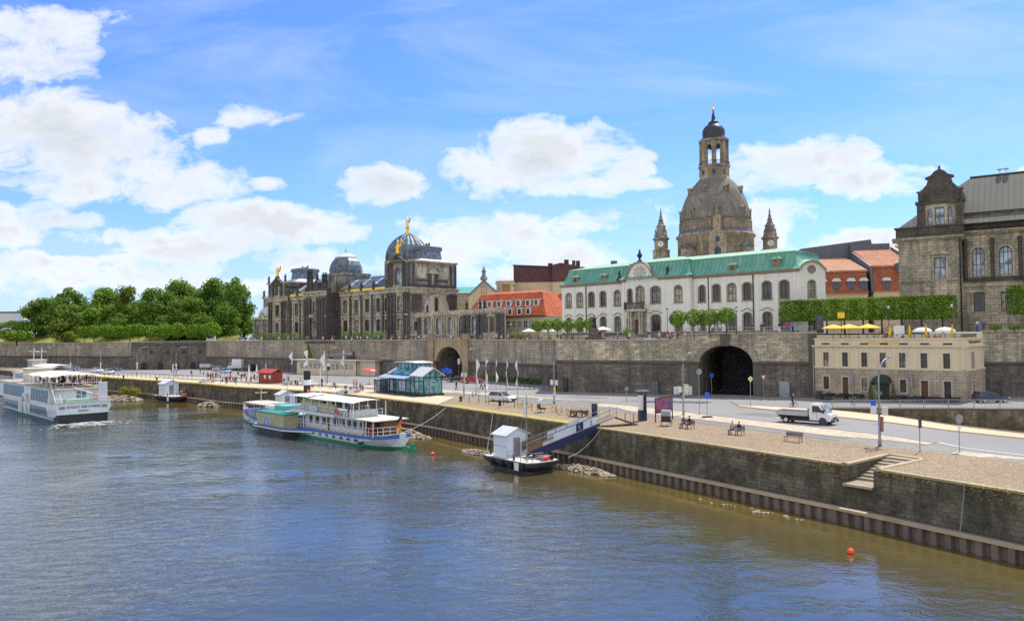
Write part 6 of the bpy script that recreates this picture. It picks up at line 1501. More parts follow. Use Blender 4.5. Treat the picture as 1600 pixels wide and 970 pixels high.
mb = MB(); mb.M = Matrix.Translation((23.6, 4.35, 1.2)) @ Matrix.Rotation(radians(180), 4, 'Z'); arch_ring(mb, 0, .9, 1.5, 1.6, .55, -.12, .02); mb.box(-2.05, -1.5, -.12, 0, -.6, .9); mb.box(1.5, 2.05, -.12, 0, -.6, .9); mb.box(-3.4, -2.1, -.3, 0, -.5, 2.2); mb.build("paddle_arch", M["ship_white"], s1_)
mb = MB(); mb.box(1.2, 3.2, -2.4, 2.2, 3.0, 3.9); mb.box(.35, .5, -2.2, 2.4, 3.28, 3.9); mb.build("stern_deckhouse", M["pale_green"], s1_)
mb = MB()
for y in (-1.1, -.3): mb.box(3.14, 3.19, y, y + .62, 4.0, 5.1)
mb.build("door", M["glass_blue"], cbn)
mb = MB(); rail(mb, [(6.2, 4.1, 5.75), (50, 4.1, 5.75)]); rail(mb, [(2.8, -3.3, 5.56), (2.8, 3.3, 5.56), (6.2, 4.1, 5.75)]); rail(mb, [(2.8, -3.3, 5.56), (6, -4.1, 5.75), (50, -4.1, 5.75)]); rail(mb, [(.15, -4, 3.25), (.15, 4, 3.25)], .9); rail(mb, [(.15, 4, 3.25), (5.8, 4.15, 3.0)], .9); mb.build("railing", M["white_paint"], s1_)
mb = MB()
mb.rings([[(4.5 + k * 1.0, y, 7.55 + .45 * (1 - (y / 4.1) ** 2) + .12 * sin(k * .8)) for y in (-4.0, -2, 0, 2, 4.0)] for k in range(23)], False, False); mb.build("canopy", M["white_cloth"], s1_)
mb = MB(); mb.tube([(0, 0, 5.7), (0, 0, 7.7)], .04, 5); copies(mb.build("canopy_post", M["white_paint"], s1_), s1_, [(5 + k * 3, y, 0) for k in range(8) for y in (-3.9, 3.9)], "canopy_post")
mb = MB(); 
for y in (3.0, 3.9): mb.tube([(.6, y, 3.2), (4.0, y, 5.7)], .06, 4)
for k in range(9): mb.box(.7 + k * .38, 1.0 + k * .38, 3.0, 3.9, 3.25 + k * .28, 3.3 + k * .28)
mb.build("staircase", M["white_paint"], s1_)
mb = MB(); mb.tube([(.9, -3.0, 3.3), (.9, 1.2, 5.0)], .07, 4); mb.tube([(.9, -3.0, 4.2), (.9, 1.2, 5.9)], .05, 4); mb.box(.5, 1.3, -3.8, -2.6, 3.2, 6.6); mb.build("stair_screen", M["ship_white"], s1_)
lifebuoy(s1_, .3, -1.9, 4.2, False)
mb = MB(); mb.box(33, 37, -2.2, 2.2, 5.75, 8.2); mb.box(32.6, 37.4, -2.5, 2.5, 8.2, 8.4); mb.build("wheelhouse", M["cream_paint"], s1_)
SM = Matrix.Translation((-.05, 0, 2.5)) @ Matrix.Rotation(radians(-90), 4, 'Z') @ X90
text("AUGUST DER STARKE", .52, s1_, SM, "boot_dark", .02); text("DRESDEN", .36, s1_, Matrix.Translation((-.05, 0, 1.9)) @ Matrix.Rotation(radians(-90), 4, 'Z') @ X90, "boot_dark", .02)
mb = MB(); mb.box(-.06, 0, 2.75, 3.6, 2.4, 2.85); mb.box(-.06, 0, -3.6, -2.75, 2.4, 2.85); mb.build("name_plate", M["rail_grey"], s1_)
paint("foam", (.42, .45, .44), .7)
# foaming wake
mb = MB(); rg = random.Random(3)
for k in range(240):
    t = rg.random(); x = -t * 9 - .2; y = rg.gauss(0, 1.3 + t * 1.6) + (2.2 if rg.random() < .5 else -1.2) * (.4 + t); s = rg.uniform(.15, .6) * (1.1 - t * .6)
    c = s1_.matrix_world @ Vector((x, y, .03 + rg.random() * .05))
    mb.add([(c.x + s * cos(a + rg.uniform(-.3, .3)) * rg.uniform(.6, 1.3) * 1.5, c.y + s * sin(a) * rg.uniform(.5, 1), c.z + rg.uniform(0, .05)) for a in (0, 1.05, 2.1, 3.14, 4.2, 5.2)], [(0, 1, 2, 3, 4, 5)])
tag(mb.build("wake_foam", M["foam"]), "white foam churned up behind the leaving ship's stern", "foam", kind="stuff")
# second white ship lying at the quay behind
s2_ = thing("moored_ship", "second white river ship with pilot house and awning lying behind the leaving one", "ship", (-108, 186, 0), u=(-.70, .714))
mb = MB(); hull(mb, [(0, 3.8, 3.4, 2.4), (3, 4.2, 4.0, 2.3), (40, 4.2, 4.0, 2.3), (56, 1.0, .6, 3.0)], -.4, (0, 1, 2), .4); mb.build("hull", [M["ship_white"], M["boot_dark"], M["deck_tan"]], s2_)
mb = MB(); mb.box(5, 46, -3.6, 3.6, 2.3, 4.6); mb.box(14, 30, -3.0, 3.0, 4.6, 6.2); c2 = mb.build("superstructure", M["ship_white"], s2_)
mb = MB(); mb.box(-.45, .45, -.02, .03, 0, 1.3); pw = mb.build("window", M["glass_blue"], c2); copies(pw, c2, [(6.2 + 1.35 * k, 3.62, 2.9) for k in range(28)] + [(15 + 1.5 * k, 3.02, 4.9) for k in range(10)], "window")
mb = MB(); mb.box(4.5, 47, -3.9, 3.9, 4.6, 4.72); mb.box(13.5, 31, -3.3, 3.3, 6.2, 6.34); mb.build("upper_deck", M["deck_tan"], s2_)
mb = MB(); mb.box(33, 37.5, -1.8, 1.8, 4.7, 8.2); mb.box(32.6, 38, -2.1, 2.1, 8.2, 8.36); ph = mb.build("pilot_house", M["cream_paint"], s2_)
mb = MB()
for k in range(3): mb.box(33.3 + 1.4 * k, 34.4 + 1.4 * k, 1.78, 1.83, 6.6, 7.8)
mb.build("window", M["glass"], ph)
mb = MB(); mb.rings([[(8 + k, y, 7.0 + .4 * (1 - (y / 3.6) ** 2)) for y in (-3.5, -1.7, 0, 1.7, 3.5)] for k in range(18)], False, False); mb.build("awning", M["white_cloth"], s2_)
mb = MB(); mb.tube([(0, 0, 4.7), (0, 0, 7.1)], .04, 4); copies(mb.build("awning_post", M["white_paint"], s2_), s2_, [(8.2 + 2.8 * k, y, 0) for k in range(7) for y in (-3.4, 3.4)], "awning_post")
for x in (31, 39.5): mb = MB(); mb.tube([(x, 0, 6), (x - .6, 0, 11.6)], .1, 6); mb.tube([(x - .5, -1.3, 10.6), (x - .5, 1.3, 10.6)], .05, 4); mb.build("mast", M["white_paint"], s2_)
mb = MB(); rail(mb, [(4.6, 3.8, 4.72), (47, 3.8, 4.72)], .95, 1.4); mb.build("railing", M["white_paint"], s2_)

# paddle steamer
ps = thing("paddle_steamer", "old white and blue paddle steamer with black funnel lying at the quay", "steamer", (-15.7, 96.2, 0), u=(-.679, .734))
ps.scale = (.945, 1, 1)
bpy.context.view_layer.update()
mb = MB(); hull(mb, [(-3.2, .5, .05, 1.95), (-2, 1.9, .6, 1.75), (0, 2.5, 1.6, 1.55), (4, 2.7, 2.4, 1.4), (14, 2.75, 2.6, 1.3), (30, 2.75, 2.6, 1.35), (38, 2.3, 2.0, 1.5), (43, 1.2, .9, 1.8), (46.5, .2, .05, 2.2)], -.3, (0, 1, 2, 3), .32)
ph_ = mb.build("hull", [M["ship_white"], M["hull_green"], M["deck_tan"], M["ship_blue"]], ps)
mb = MB()
for k in range(9):
    for d in (0, .42): x = 3.5 + 1.95 * k + d; mb.box(x, x + .24, 2.66 if x < 5 else 2.7, 2.76, .58, .92)
for k in range(5): mb.box(31.5 + 2 * k, 31.75 + 2 * k, 2.3 - k * .2, 2.8 - k * .22, .62, .95)
mb.build("porthole", M["glass"], ph_)
mb = MB(); mb.box(-6.2, -1.5, -.12, .12, -.3, .45); mb.box(-5.6, -5.2, -.2, .2, .4, .9); mb.build("rudder", M["hull_green"], ps)
mb = MB(); mb.box(3.5, 20, -1.75, 1.75, 1.3, 3.3); mb.box(22, 33, -2.0, 2.0, 1.3, 2.6); ds = mb.build("deck_saloon", M["ship_white"], ps)
mb = MB(); mb.box(-.5, .5, -.02, .03, 0, .95); pw = mb.build("window", M["glass"], ds); copies(pw, ds, [(4.3 + 1.4 * k, 1.77, 2.05) for k in range(6)] + [(14.2 + 2.0 * k, 1.77, 1.95) for k in range(3)], "window")
for bx_ in ((12.6, 13.5, 1.72, 1.79, 1.32, 3.1), (3.0, 3.55, -1.7, 1.7, 1.3, 3.2), (.2, 1.3, -1.8, .6, 1.3, 3.2)): mb = MB(); mb.box(*bx_); mb.build("wood_door", M["brown_wood"], ds)
mb = MB(); mb.box(-.6, 9.4, -2.6, 2.6, 3.35, 3.47); mb.build("aft_roof", M["deck_tan"] if False else M["cream_paint"], ps)
mb = MB(); mb.box(9.4, 22.5, -2.75, 2.75, 3.35, 3.55); mb.box(9.35, 22.5, 2.75, 2.8, 3.25, 3.62); mb.build("upper_deck", M["ship_white"], ps)
mb = MB(); rail(mb, [(9.4, -2.6, 3.55), (9.4, 2.7, 3.55), (22.4, 2.7, 3.55)], .95, .55, .03); rail(mb, [(5.2, -2.2, 3.47), (5.2, 2.2, 3.47), (9.4, 2.3, 3.47)], .9, .7, .03); rail(mb, [(-2.8, .6, 1.85), (-1.5, 1.9, 1.7), (0, 2.4, 1.55), (4, 2.6, 1.4), (20.4, 2.68, 1.35)], 1.0, .85, .03); rail(mb, [(34, 2.4, 1.5), (38, 2.15, 1.5), (43, 1.1, 1.8), (46, .3, 2.1)], .9, .9, .03); mb.build("railing", M["white_paint"], ps)
mb = MB(); mb.box(-.04, .04, -.05, .05, 0, 1.96); copies(mb.build("deck_post", M["white_paint"], ps), ps, [(-.3 + 1.75 * k, 2.55, 1.38) for k in range(12)] + [(4.8 + 2.35 * k, y, 3.5) for k in range(8) for y in (-2.46, 2.49)], "deck_post")
mb = MB(); loops = [[(x, y, 5.42 + .28 * (1 - (y / 2.7) ** 2) - (.1 if k % 2 else 0) * 0) for y in (-2.7, -1.4, 0, 1.4, 2.7)] for k, x in enumerate((4.4, 8, 12, 17.2))]
mb.rings(loops, False, False); mb.rings([[(x, y, 5.55 + .22 * (1 - (y / 2.6) ** 2)) for y in (-2.6, -1.4, 0, 1.4, 2.6)] for x in (17.6, 20, 23.5)], False, False); mb.build("canopy", M["white_cloth"], ps)
mb = MB(); mb.box(10, 20, 2.35, 2.4, 3.7, 4.9); mb.box(17.5, 22, -1.2, 1.2, 3.55, 5.3); mb.build("screen", M["olive_cream"], ps)
mb = MB(); mb.box(14.4, 16.8, 2.74, 2.78, 3.75, 4.45); mb.build("name_board", M["ship_pale_blue"], ps)
mb = MB(); mb.box(5.4, 7.6, -1.6, 1.9, 3.5, 4.25); mb.build("deck_locker", M["ship_white"], ps)
mb = MB(); mb.lathe([(.5, 3.4), (.5, 6.9), (.62, 6.95), (.62, 7.6), (.5, 7.62), (.52, 8.9), (.46, 9.0)], 14, 23, 0); fn = mb.build("funnel", M["black_paint"], ps, False)
mb = MB(); mb.lathe([(.56, 6.9), (.66, 6.92), (.66, 7.6), (.56, 7.65)], 14, 23, 0); mb.build("funnel_band", M["white_paint"], fn)
mb = MB(); mb.lathe([(.1, 5.5), (.1, 5.9), (.2, 6.1), (.16, 6.3), (.05, 6.35)], 8, 21.8, .4); mb.build("ventilator", M["orange_red"], ps)
for sy in (1, -1):
    mb = MB(); ya, yb = (2.55, 4.75) if sy > 0 else (-4.75, -2.55)
    mb.box(20.6, 30.0, ya, yb, .95, 2.95); px_ = mb.build("paddle_box", M["olive_cream"], ps)
    mb = MB(); mb.box(20.4, 30.2, ya - .1, yb + .1, 2.95, 3.08); mb.build("paddle_box_roof", M["hull_green"], px_)
    yo = 4.78 if sy > 0 else -4.78
    mb = MB(); mb.M = Matrix.Translation((26.2, yo, 1.25)) @ Matrix.Rotation(radians(180) if sy > 0 else 0, 4, 'Z')
    for k in range(9): a = pi * k / 8; mb.add([(-.07 * sin(a), -.03, 0), (.07 * sin(a) + .02, -.03, 0), (1.25 * cos(a) + .1, -.03, 1.35 * sin(a)), (1.25 * cos(a) - .1, -.03, 1.35 * sin(a))], [(0, 1, 2, 3)])
    arch_ring(mb, 0, 0, 1.15, 1.25, .16, -.05, .0); mb.build("paddle_emblem", M["ship_pale_blue"], px_)
    mb = MB(); ys = [2.6, 3.6, 4.7, 5.0, 5.0, 4.7, 3.6, 2.6]; xs = [15.5, 17.5, 19.8, 21, 30, 31.5, 34, 36.5]
    up = [(x, y * sy, 1.0 + (.25 if 0 < i < 7 and False else 0)) for i, (x, y) in enumerate(zip(xs, ys))]
    mb.prismz([(x, y * sy) for x, y in zip(xs, ys)][::sy], .72, .93); mb.build("sponson", M["ship_white"], ps)
    mb = MB(); 
    for i in range(7):
        a, c = (xs[i], (ys[i] + .03) * sy), (xs[i + 1], (ys[i + 1] + .03) * sy); mb.quad((a[0], a[1], .93), (c[0], c[1], .93), (c[0], c[1], 1.2), (a[0], a[1], 1.2))
    mb.build("sponson_band", M["ship_blue"], ps)
    mb = MB(); mb.prismz([(20.5, 2.5 * sy), (30.2, 2.5 * sy), (29.5, 4.7 * sy), (21.2, 4.7 * sy)][::sy], .0, .72); mb.build("paddle_opening", M["boot_dark"], ps)
mb = MB(); mb.box(25.6, 29.4, -1.8, 2.2, 3.05, 3.75); mb.build("green_hatch", M["turquoise"], ps)
mb = MB(); mb.box(30.6, 33.4, .6, 2.0, 3.0, 3.5); mb.build("lifeboat", M["ship_white"], ps)
mb = MB(); mb.rings([[(x, y, 3.5 + .12 * (1 - (y / 2.3) ** 2)) for y in (-2.2, 0, 2.2)] for x in (33.5, 37, 41.5)], False, False); mb.build("fore_awning", M["pale_stone"], ps)
mb = MB(); mb.tube([(39.5, 0, 1.5), (39.5, 0, 6.3)], .05, 5); mb.tube([(39.5, -1, 5.0), (39.5, 1, 5.0)], .035, 4)
q_ = MB(); q_.tube([(0, 0, 1.5), (0, 0, 3.5)], .035, 4); copies(q_.build("awning_post", M["white_paint"], ps), ps, [(x, y, 0) for x in (33.6, 37.5, 41.4) for y in (-2.05, 2.05)], "awning_post")
mb.build("mast", M["white_paint"], ps); mb = MB(); mb.tube([(18.8, 0, 5.4), (18.8, 0, 9.8)], .05, 5); mb.build("mast", M["white_paint"], ps)
mb = MB(); mb.box(37.2, 43, -1.3, 1.3, 1.5, 2.3); mb.build("fore_tarpaulin", M["ship_blue"], ps)
for x, z in ((8.6, 4.15), (0.3, 2.2)): lifebuoy(ps, x, 2.78 if x > 5 else 2.5, z)
mb = MB(); mb.tube([(-2.7, 0, 1.9), (-3.1, 0, 4.6)], .035, 5); fl = mb.build("flagstaff", M["timber"], ps)
for k, (mat, z) in enumerate((("black_paint", 4.35), ("orange_red", 3.75), ("yellow_cloth", 3.15))):
    mb = MB(); pts = [(-3.08 + .1 * k, .05), (-2.8, .2), (-2.5 + .1, .05), (-2.2, .16)]
    mb.rings([[(x, y, z - .25 * i) for i, (x, y) in enumerate(pts)], [(x, y, z - .58 - .25 * i) for i, (x, y) in enumerate(pts)]], False, False); mb.build("flag_stripe", M[mat], fl)
mb = MB(); mb.tube([(2.2, 2.75, .62), (2.5, 2.8, .5), (2.9, 2.8, .55)], .16, 6); mb.tube([(2.6, 2.75, .6), (1.2, 2.2, 1.0), (-1.5, 1.0, 1.5)], .04, 4); mb.build("anchor", M["black_paint"], ps)

def rope(label, a, b_, sag=.5):
    a, b_ = Vector(a), Vector(b_); r = thing("mooring_rope", label, "rope", a); mb = MB(); mb.tube([tuple((b_ - a) * t - Vector((0, 0, sag * 4 * t * (1 - t)))) for t in [k / 10 for k in range(11)]], .03, 4); mb.build("rope", M["rail_grey"], r)
rope("slack mooring rope from the quay edge down to the steamer's stern", (-9.2, 108.2, 4.1), (-14.4, 97.5, 1.6)); rope("mooring rope from the quay edge to the near landing stage's stern", (-2.6, 98.2, 4.1), (-2.9, 82.6, 1.4)); rope("mooring rope hanging down the quay wall right of the stairs", (29.6, 49.9, 4.05), (28.4, 48.6, .95), .1); rope("mooring rope from the quay to the near landing stage's flagpole", (9.5, 81, 4.1), (5.6, 77.5, 1.5))
# landing stages with white huts
paint("pontoon_black", (.03, .032, .04), .45, var=.3); plaster("hut_white", (.74, .80, .88), .08, (.45, .43, .38), .4, .5); plaster("pontoon_deck", (.66, .64, .58), .25, (.3, .22, .15), .6)
def pontoon(label, loc, u, group=None):
    r = thing("landing_stage", label, "landing stage", loc, u=u, group=group)
    mb = MB(); o_ = [(-1.0, .3), (0, 0), (6.6, 0), (7.0, 1.0), (7.0, 3.6), (6.6, 4.2), (0, 4.2), (-1.0, 3.8)]; i_ = [(.2, .7), (.6, .45), (6.0, .45), (6.4, 1.1), (6.4, 3.5), (6.0, 3.8), (.6, 3.8), (.2, 3.5)]
    mb.rings([[(x, y, -.3) for x, y in i_], [(x, y, .2) for x, y in i_], [(x, y, .75) for x, y in o_], [(x, y, 1.15) for x, y in o_]], True, True); mb.build("hull", M["pontoon_black"], r)
    mb = MB(); mb.prismz([(x * .985 + .05, y * .98 + .04) for x, y in o_], 1.155, 1.2); mb.build("deck", M["pontoon_deck"], r)
    mb = MB()
    for (a, c) in zip(o_, o_[1:] + o_[:1]): mb.tube([(a[0], a[1], 1.15), (c[0], c[1], 1.15)], .07, 5)
    mb.build("rubbing_strake", M["rust"], r)
    mb = MB(); x0, x1, y0, y1 = .25, 2.5, .7, 3.6; ym = (y0 + y1) / 2
    mb.box(x0, x1, y0, y1, 1.2, 3.5); mb.prismx([(y0, 3.5), (y1, 3.5), (ym, 4.15)], x0, x1); ht = mb.build("hut", M["hut_white"], r)
    mb = MB(); mb.prismx([(y0 - .25, 3.42), (ym, 4.18), (y1 + .25, 3.42), (y1 + .25, 3.5), (ym, 4.27), (y0 - .25, 3.5)], x0 - .2, x1 + .2); mb.build("hut_roof", M["white_roof"], ht)
    mb = MB(); mb.box(x0, x1, y0 - .012, y0, 2.3, 2.34); mb.box(x1, x1 + .015, 1.6, 2.5, 1.25, 3.2); mb.build("hut_seam", M["rail_grey"], ht)
    mb = MB(); mb.box(4.6, 5.3, -.04, .0, .3, 1.15); mb.build("boarding_recess", M["white_paint"], r)
    for x, y in ((-.6, 1.0), (4.1, .35), (6.6, 3.4)): mb = MB(); mb.lathe([(.12, 1.2), (.12, 1.7), (.18, 1.75)], 8, x, y); mb.build("bollard", M["black_paint"], r)
    mb = MB(); rail(mb, [(3.2, .2, 1.2), (4.5, .15, 1.2)], .9, .7); rail(mb, [(5.4, .15, 1.2), (6.7, .9, 1.2), (6.75, 2.0, 1.2)], .9, .8); mb.build("railing", M["rail_grey"], r)
    mb = MB(); mb.box(5.0, 6.4, 2.4, 3.6, 1.2, 1.6); mb.build("crate", M["rust"], r)
    mb = MB(); mb.tube([(6.5, 2.1, 1.45), (6.5, 2.9, 1.45)], .2, 8); mb.build("red_drum", M["red_paint"], r)
    mb = MB(); mb.tube([(5.9, .6, 1.2), (5.9, .6, 8.0)], [.06, .035], 6); mp = mb.build("flagpole", M["grey_metal"], r)
    for x in (1.0, 2.6, 4.0, 5.9):
        mb = MB(); mb.M = Matrix.Translation((x, -.14, .72)) @ Matrix.Rotation(radians(90), 4, 'X'); mb.lathe([(.16, -.1), (.3, -.08), (.3, .08), (.16, .1)], 12); mb.build("fender", M["tyre"], r)
    mb = MB(); mb.rings([[(5.9 - .02, .6, 8.0 - .0), (5.55, .75, 7.6), (5.35, .6, 7.1)], [(5.9 - .02, .6, 6.4), (5.6, .7, 5.9), (5.4, .62, 5.5)]], False, False); mb.build("flag", M["white_cloth"], mp)
    return r
def gangway(label, a, b_, parent_label=None, num=True):
    a, b_ = Vector(a), Vector(b_); L = hypot(b_.x - a.x, b_.y - a.y); dz_ = b_.z - a.z
    r = thing("gangway", label, "gangway", a, u=(b_.x - a.x, b_.y - a.y))
    def z(x): return dz_ * x / L
    mb = MB(); w_ = .8
    mb.add([(x, y, z(x) + dz2) for x in (0, L) for y in (-w_, w_) for dz2 in (0, .1)], [(0, 2, 6, 4), (1, 5, 7, 3), (0, 4, 5, 1), (2, 3, 7, 6), (0, 1, 3, 2), (4, 6, 7, 5)]); mb.build("deck", M["concrete"], r)
    mb = MB()
    for y in (-w_ - .03, w_ + .03): mb.add([(x, y + e, z(x) + dz2) for x in (.5, L * .8) for e in (-.03, .03) for dz2 in (-.75, .12)], [(0, 2, 6, 4), (1, 5, 7, 3), (0, 4, 5, 1), (2, 3, 7, 6), (0, 1, 3, 2), (4, 6, 7, 5)])
    mb.build("girder", M["navy"], r)
    mb = MB()
    for y in (-w_, w_):
        for hh in (.55, 1.05): mb.tube([(0, y, hh), (L, y, z(L) + hh)], .03, 5)
        for k in range(9): x = L * k / 8; mb.tube([(x, y, z(x)), (x, y, z(x) + 1.05)], .03, 4)
    mb.build("handrail", M["rail_grey"], r)
    mb = MB()
    for y in (-w_ - .05, w_ + .05): mb.quad((L * .28, y, z(L * .28) + .22), (L * .76, y, z(L * .76) + .22), (L * .76, y, z(L * .76) + .95), (L * .28, y, z(L * .28) + .95))
    pn = mb.build("side_panel", M["hut_white"], r)
    mb = MB(); mb.quad((0, w_ + .05, .1), (L * .22, w_ + .05, z(L * .22) + .1), (L * .22, w_ + .05, z(L * .22) + .95), (0, w_ + .05, .95)); mb.quad((0, -w_ - .05, .1), (L * .16, -w_ - .05, z(L * .16) + .1), (L * .16, -w_ - .05, z(L * .16) + .95), (0, -w_ - .05, .95)); mb.build("mesh_panel", M["timber"], r)
    yv = -w_ - .07
    mb = MB(); xa, xb = L * .53, L * .61; mb.quad((xa, yv, z(xa) + .18), (xb, yv, z(xb) + .18), (xb, yv, z(xb) + 1.0), (xa, yv, z(xa) + 1.0)); nb = mb.build("number_plate", M["navy"], pn)
    if num:
        sl = atan2(dz_, L)
        text("1", .62, pn, Matrix.Translation(((xa + xb) / 2, yv - .02, z((xa + xb) / 2) + .36)) @ Matrix.Rotation(-sl, 4, 'Y') @ X90, "white_paint", .005, "number")
        mb = MB(); x = L * .70; zz = z(x) + .55; mb.box(x - .03, x + .03, yv - .01, yv, zz - .25, zz + .25); mb.box(x - .14, x + .14, yv - .01, yv, zz + .12, zz + .17); mb.box(x - .2, x + .2, yv - .01, yv, zz - .25, zz - .2); mb.build("anchor_emblem", M["navy"], pn)
    return r
PU = (.63, -.777)
p1_ = pontoon("near black landing stage with white hut and flag before the gangway", (-2.8, 80.9, 0), PU)
gangway("near gangway with white panels and number plate sloping up to the cobbled quay", (1.2, 79.4, 1.75), (11.0, 83.2, 5.0))
gr_ = thing("gangway_ramp", "short ramp from the near gangway's upper end down to the cobbles", "ramp", (11.0, 83.2, 4), u=(2.4, .95)); mb = MB(); mb.prism([(0, .9), (0, 1.0), (2.6, .12), (2.6, .02)], -.85, .85); mb.build("deck", M["concrete"], gr_); mb = MB(); [mb.tube([(0, y, 2.05), (2.6, y, 1.15), (2.6, y, .05)], .03, 5) for y in (-.8, .8)]; mb.build("handrail", M["rail_grey"], gr_)
dup(p1_, None, (-79.5, 168.2, 0), atan2(-.6, .8), "far black landing stage with white hut beside the willow bush", None, 1.12)
gangway("far gangway with white panels rising behind the willow bush landing stage", (-74.2, 169.6, 1.7), (-66.6, 170.2, 4.4))
dup(p1_, None, (-44.5, 139.5, 0), atan2(-.77, .63), "landing stage with white hut half hidden behind the paddle steamer", None, 1.0)
gangway("gangway running from behind the steamer's funnel to the quay", (-33.0, 128.5, 2.3), (-27.5, 136.2, 4.4), num=False)
def buoy(label, p, r_=.24):
    t = thing("buoy", label, "buoy", (p[0], p[1], 0)); mb = MB(); mb.ball((0, 0, .12), r_, 14, 10); mb.build("float", M["orange_red"], t, True); mb = MB(); mb.tube([(0, 0, .1 + r_), (0, 0, .2 + r_)], .05, 6); mb.build("eye", M["orange_red"], t)
buoy("orange buoy floating in the foreground near the right quay", (21.3, 48.3), .23); buoy("small orange buoy floating behind the steamer's rudder", (-9.5, 89.4), .25); buoy("faint orange buoy in the shallows left of the far landing stage", tuple(G(198, 617, 0))[:2], .3)
# ================================================================== vehicles
for nm, c in (("car_white", (.75, .76, .77)), ("car_red", (.50, .02, .02)), ("car_blue", (.03, .05, .11)), ("car_silver", (.45, .47, .5)), ("car_black", (.02, .02, .025)), ("car_lightblue", (.35, .48, .68))):
    paint(nm, c, .25, .1, .04, .5, .6)
paint("plastic_grey", (.05, .05, .055), .6); paint("lamp_red", (.4, .01, .01), .3); paint("lamp_clear", (.75, .75, .72), .15)
def wheel(parent, x, y, r_=.32, w_=.2):
    mb = MB(); mb.M = Matrix.Translation((x, y, r_)) @ Matrix.Rotation(radians(90), 4, 'X'); mb.lathe([(r_ * .6, -w_ / 2), (r_, -w_ * .42), (r_, w_ * .42), (r_ * .6, w_ / 2)], 16)
    o = mb.build("wheel", M["tyre"], parent)
    mb = MB(); mb.M = Matrix.Translation((x, y, r_)) @ Matrix.Rotation(radians(90), 4, 'X'); mb.lathe([(r_ * .62, -w_ * .52), (r_ * .5, -w_ * .45), (r_ * .1, -w_ * .5), (r_ * .1, w_ * .5), (r_ * .5, w_ * .45), (r_ * .62, w_ * .52)], 12); mb.build("rim", M["chrome"], o)
def xsect(mb, prof, W, tum=.92, mi=None):
    """body from a side outline (x,z) with rounded shoulders"""
    cx = sum(p[0] for p in prof) / len(prof); cz = sum(p[1] for p in prof) / len(prof)
    sc = lambda k: [(cx + (x - cx) * k, cz + (z - cz) * k) for x, z in prof]
    loops = []
    for y, k in ((-W / 2, tum), (-W / 2 + .07, .985), (-W / 2 + .2, 1), (W / 2 - .2, 1), (W / 2 - .07, .985), (W / 2, tum)):
        loops.append([(x, y, z) for x, z in sc(k)])
    mb.rings(loops, True, True, mi)
def car(label, loc, rz=None, u=None, color="car_white", kind="hatch", L=4.3, W=1.78, H=1.48, group=None):
    """front at +x"""
    r = thing("car", label, "car", loc, rz or 0, group, u)
    h = L / 2; bz = .82 if kind != "suv" else .95
    prof = [(-h, .35), (-h + .05, bz - .05), (-h + .3, bz + .06), (h * .3, bz + .05), (h * .62, bz), (h - .15, bz - .18), (h, .55), (h - .03, .3), (-h + .05, .25)]
    mb = MB(); xsect(mb, prof, W); mb.build("body", M[color], r)
    tail = -h + (.08 if kind in ("suv", "wagon", "hatch") else .7)
    a = (tail, h * .42); t = (tail + (.35 if kind != "sedan" else .75), h * .02)
    mb = MB(); mb.frustum((a[0], a[1], -W / 2 + .06, W / 2 - .06), (t[0], t[1], -W / 2 + .22, W / 2 - .22), bz, H - .05); cb2 = mb.build("window", M["glass"], r)
    mb = MB(); mb.box(t[0] - .06, t[1] + .05, -W / 2 + .2, W / 2 - .2, H - .06, H)
    for y in (-1, 1):
        for (xa, xb) in ((a[0], t[0]), (a[1], t[1]), (-.3, -.32)):
            yo, yi = y * (W / 2 - .055), y * (W / 2 - .205); mb.tube([(xa, yo, bz), (xb, yi, H - .04)], .045, 4)
    mb.build("roof", M[color], r)
    for x in (-h * .6, h * .62):
        for y in (-W / 2 + .1, W / 2 - .1): wheel(r, x, y)
    for y in (-W / 2 + .32, W / 2 - .32):
        mb = MB(); mb.ball((h - .1, y, .62), (.12, .2, .1), 8, 5); mb.build("headlight", M["lamp_clear"], r)
        mb = MB(); mb.ball((-h + .04, y, .72), (.06, .16, .13), 8, 5); mb.build("tail_light", M["lamp_red"], r)
    mb = MB(); mb.box(h - .06, h + .03, -W / 2 + .3, W / 2 - .3, .3, .5); mb.build("bumper", M["plastic_grey"], r)
    for y in (-1, 1): mb = MB(); mb.ball((h * .36, y * (W / 2 + .08), bz + .08), (.07, .1, .07), 6, 4); mb.build("mirror", M[color], r)
    return r
ROADU = (.60, -.80)
# flatbed truck driving towards the right
tr = thing("flatbed_truck", "white flatbed truck with an empty grey bed driving along the quay road", "truck", (32.5, 84.0, 4.0), u=(.735, -.678))
W = 2.0
mb = MB(); xsect(mb, [(.7, .45), (.62, 1.15), (.72, 2.15), (.95, 2.28), (1.75, 2.22), (2.45, 1.35), (2.95, 1.12), (3.08, .8), (3.06, .4)], W, .95); mb.build("cab", M["car_white"], tr)
mb = MB(); mb.quad((1.80, -.80, 2.17), (1.80, .80, 2.17), (2.50, .86, 1.36), (2.50, -.86, 1.36)); ws = mb.build("windscreen", M["glass_sky"], tr); ws.location = (.05, 0, .03)
for y in (-1, 1):
    mb = MB(); yy = y * (W / 2 + .006); mb.poly([(1.02, yy, 1.35), (2.2, yy, 1.35), (1.72, yy, 2.02), (1.05, yy, 2.05)]); mb.build("side_window", M["glass"], tr)
    mb = MB(); mb.box(2.15, 2.35, y * (W / 2 + .12) - .1, y * (W / 2 + .12) + .1, 1.3, 1.65); mb.build("mirror", M["black_paint"], tr)
    mb = MB(); mb.ball((2.93, y * .72, .98), (.16, .16, .14), 8, 5); mb.build("headlight", M["lamp_clear"], tr)
    mb = MB(); mb.box(1.5, 1.53, yy - .004, yy + .004, .6, 2.0); mb.box(1.15, 1.35, yy - .02, yy + .02, 1.2, 1.25); mb.build("door_seam", M["plastic_grey"], tr)
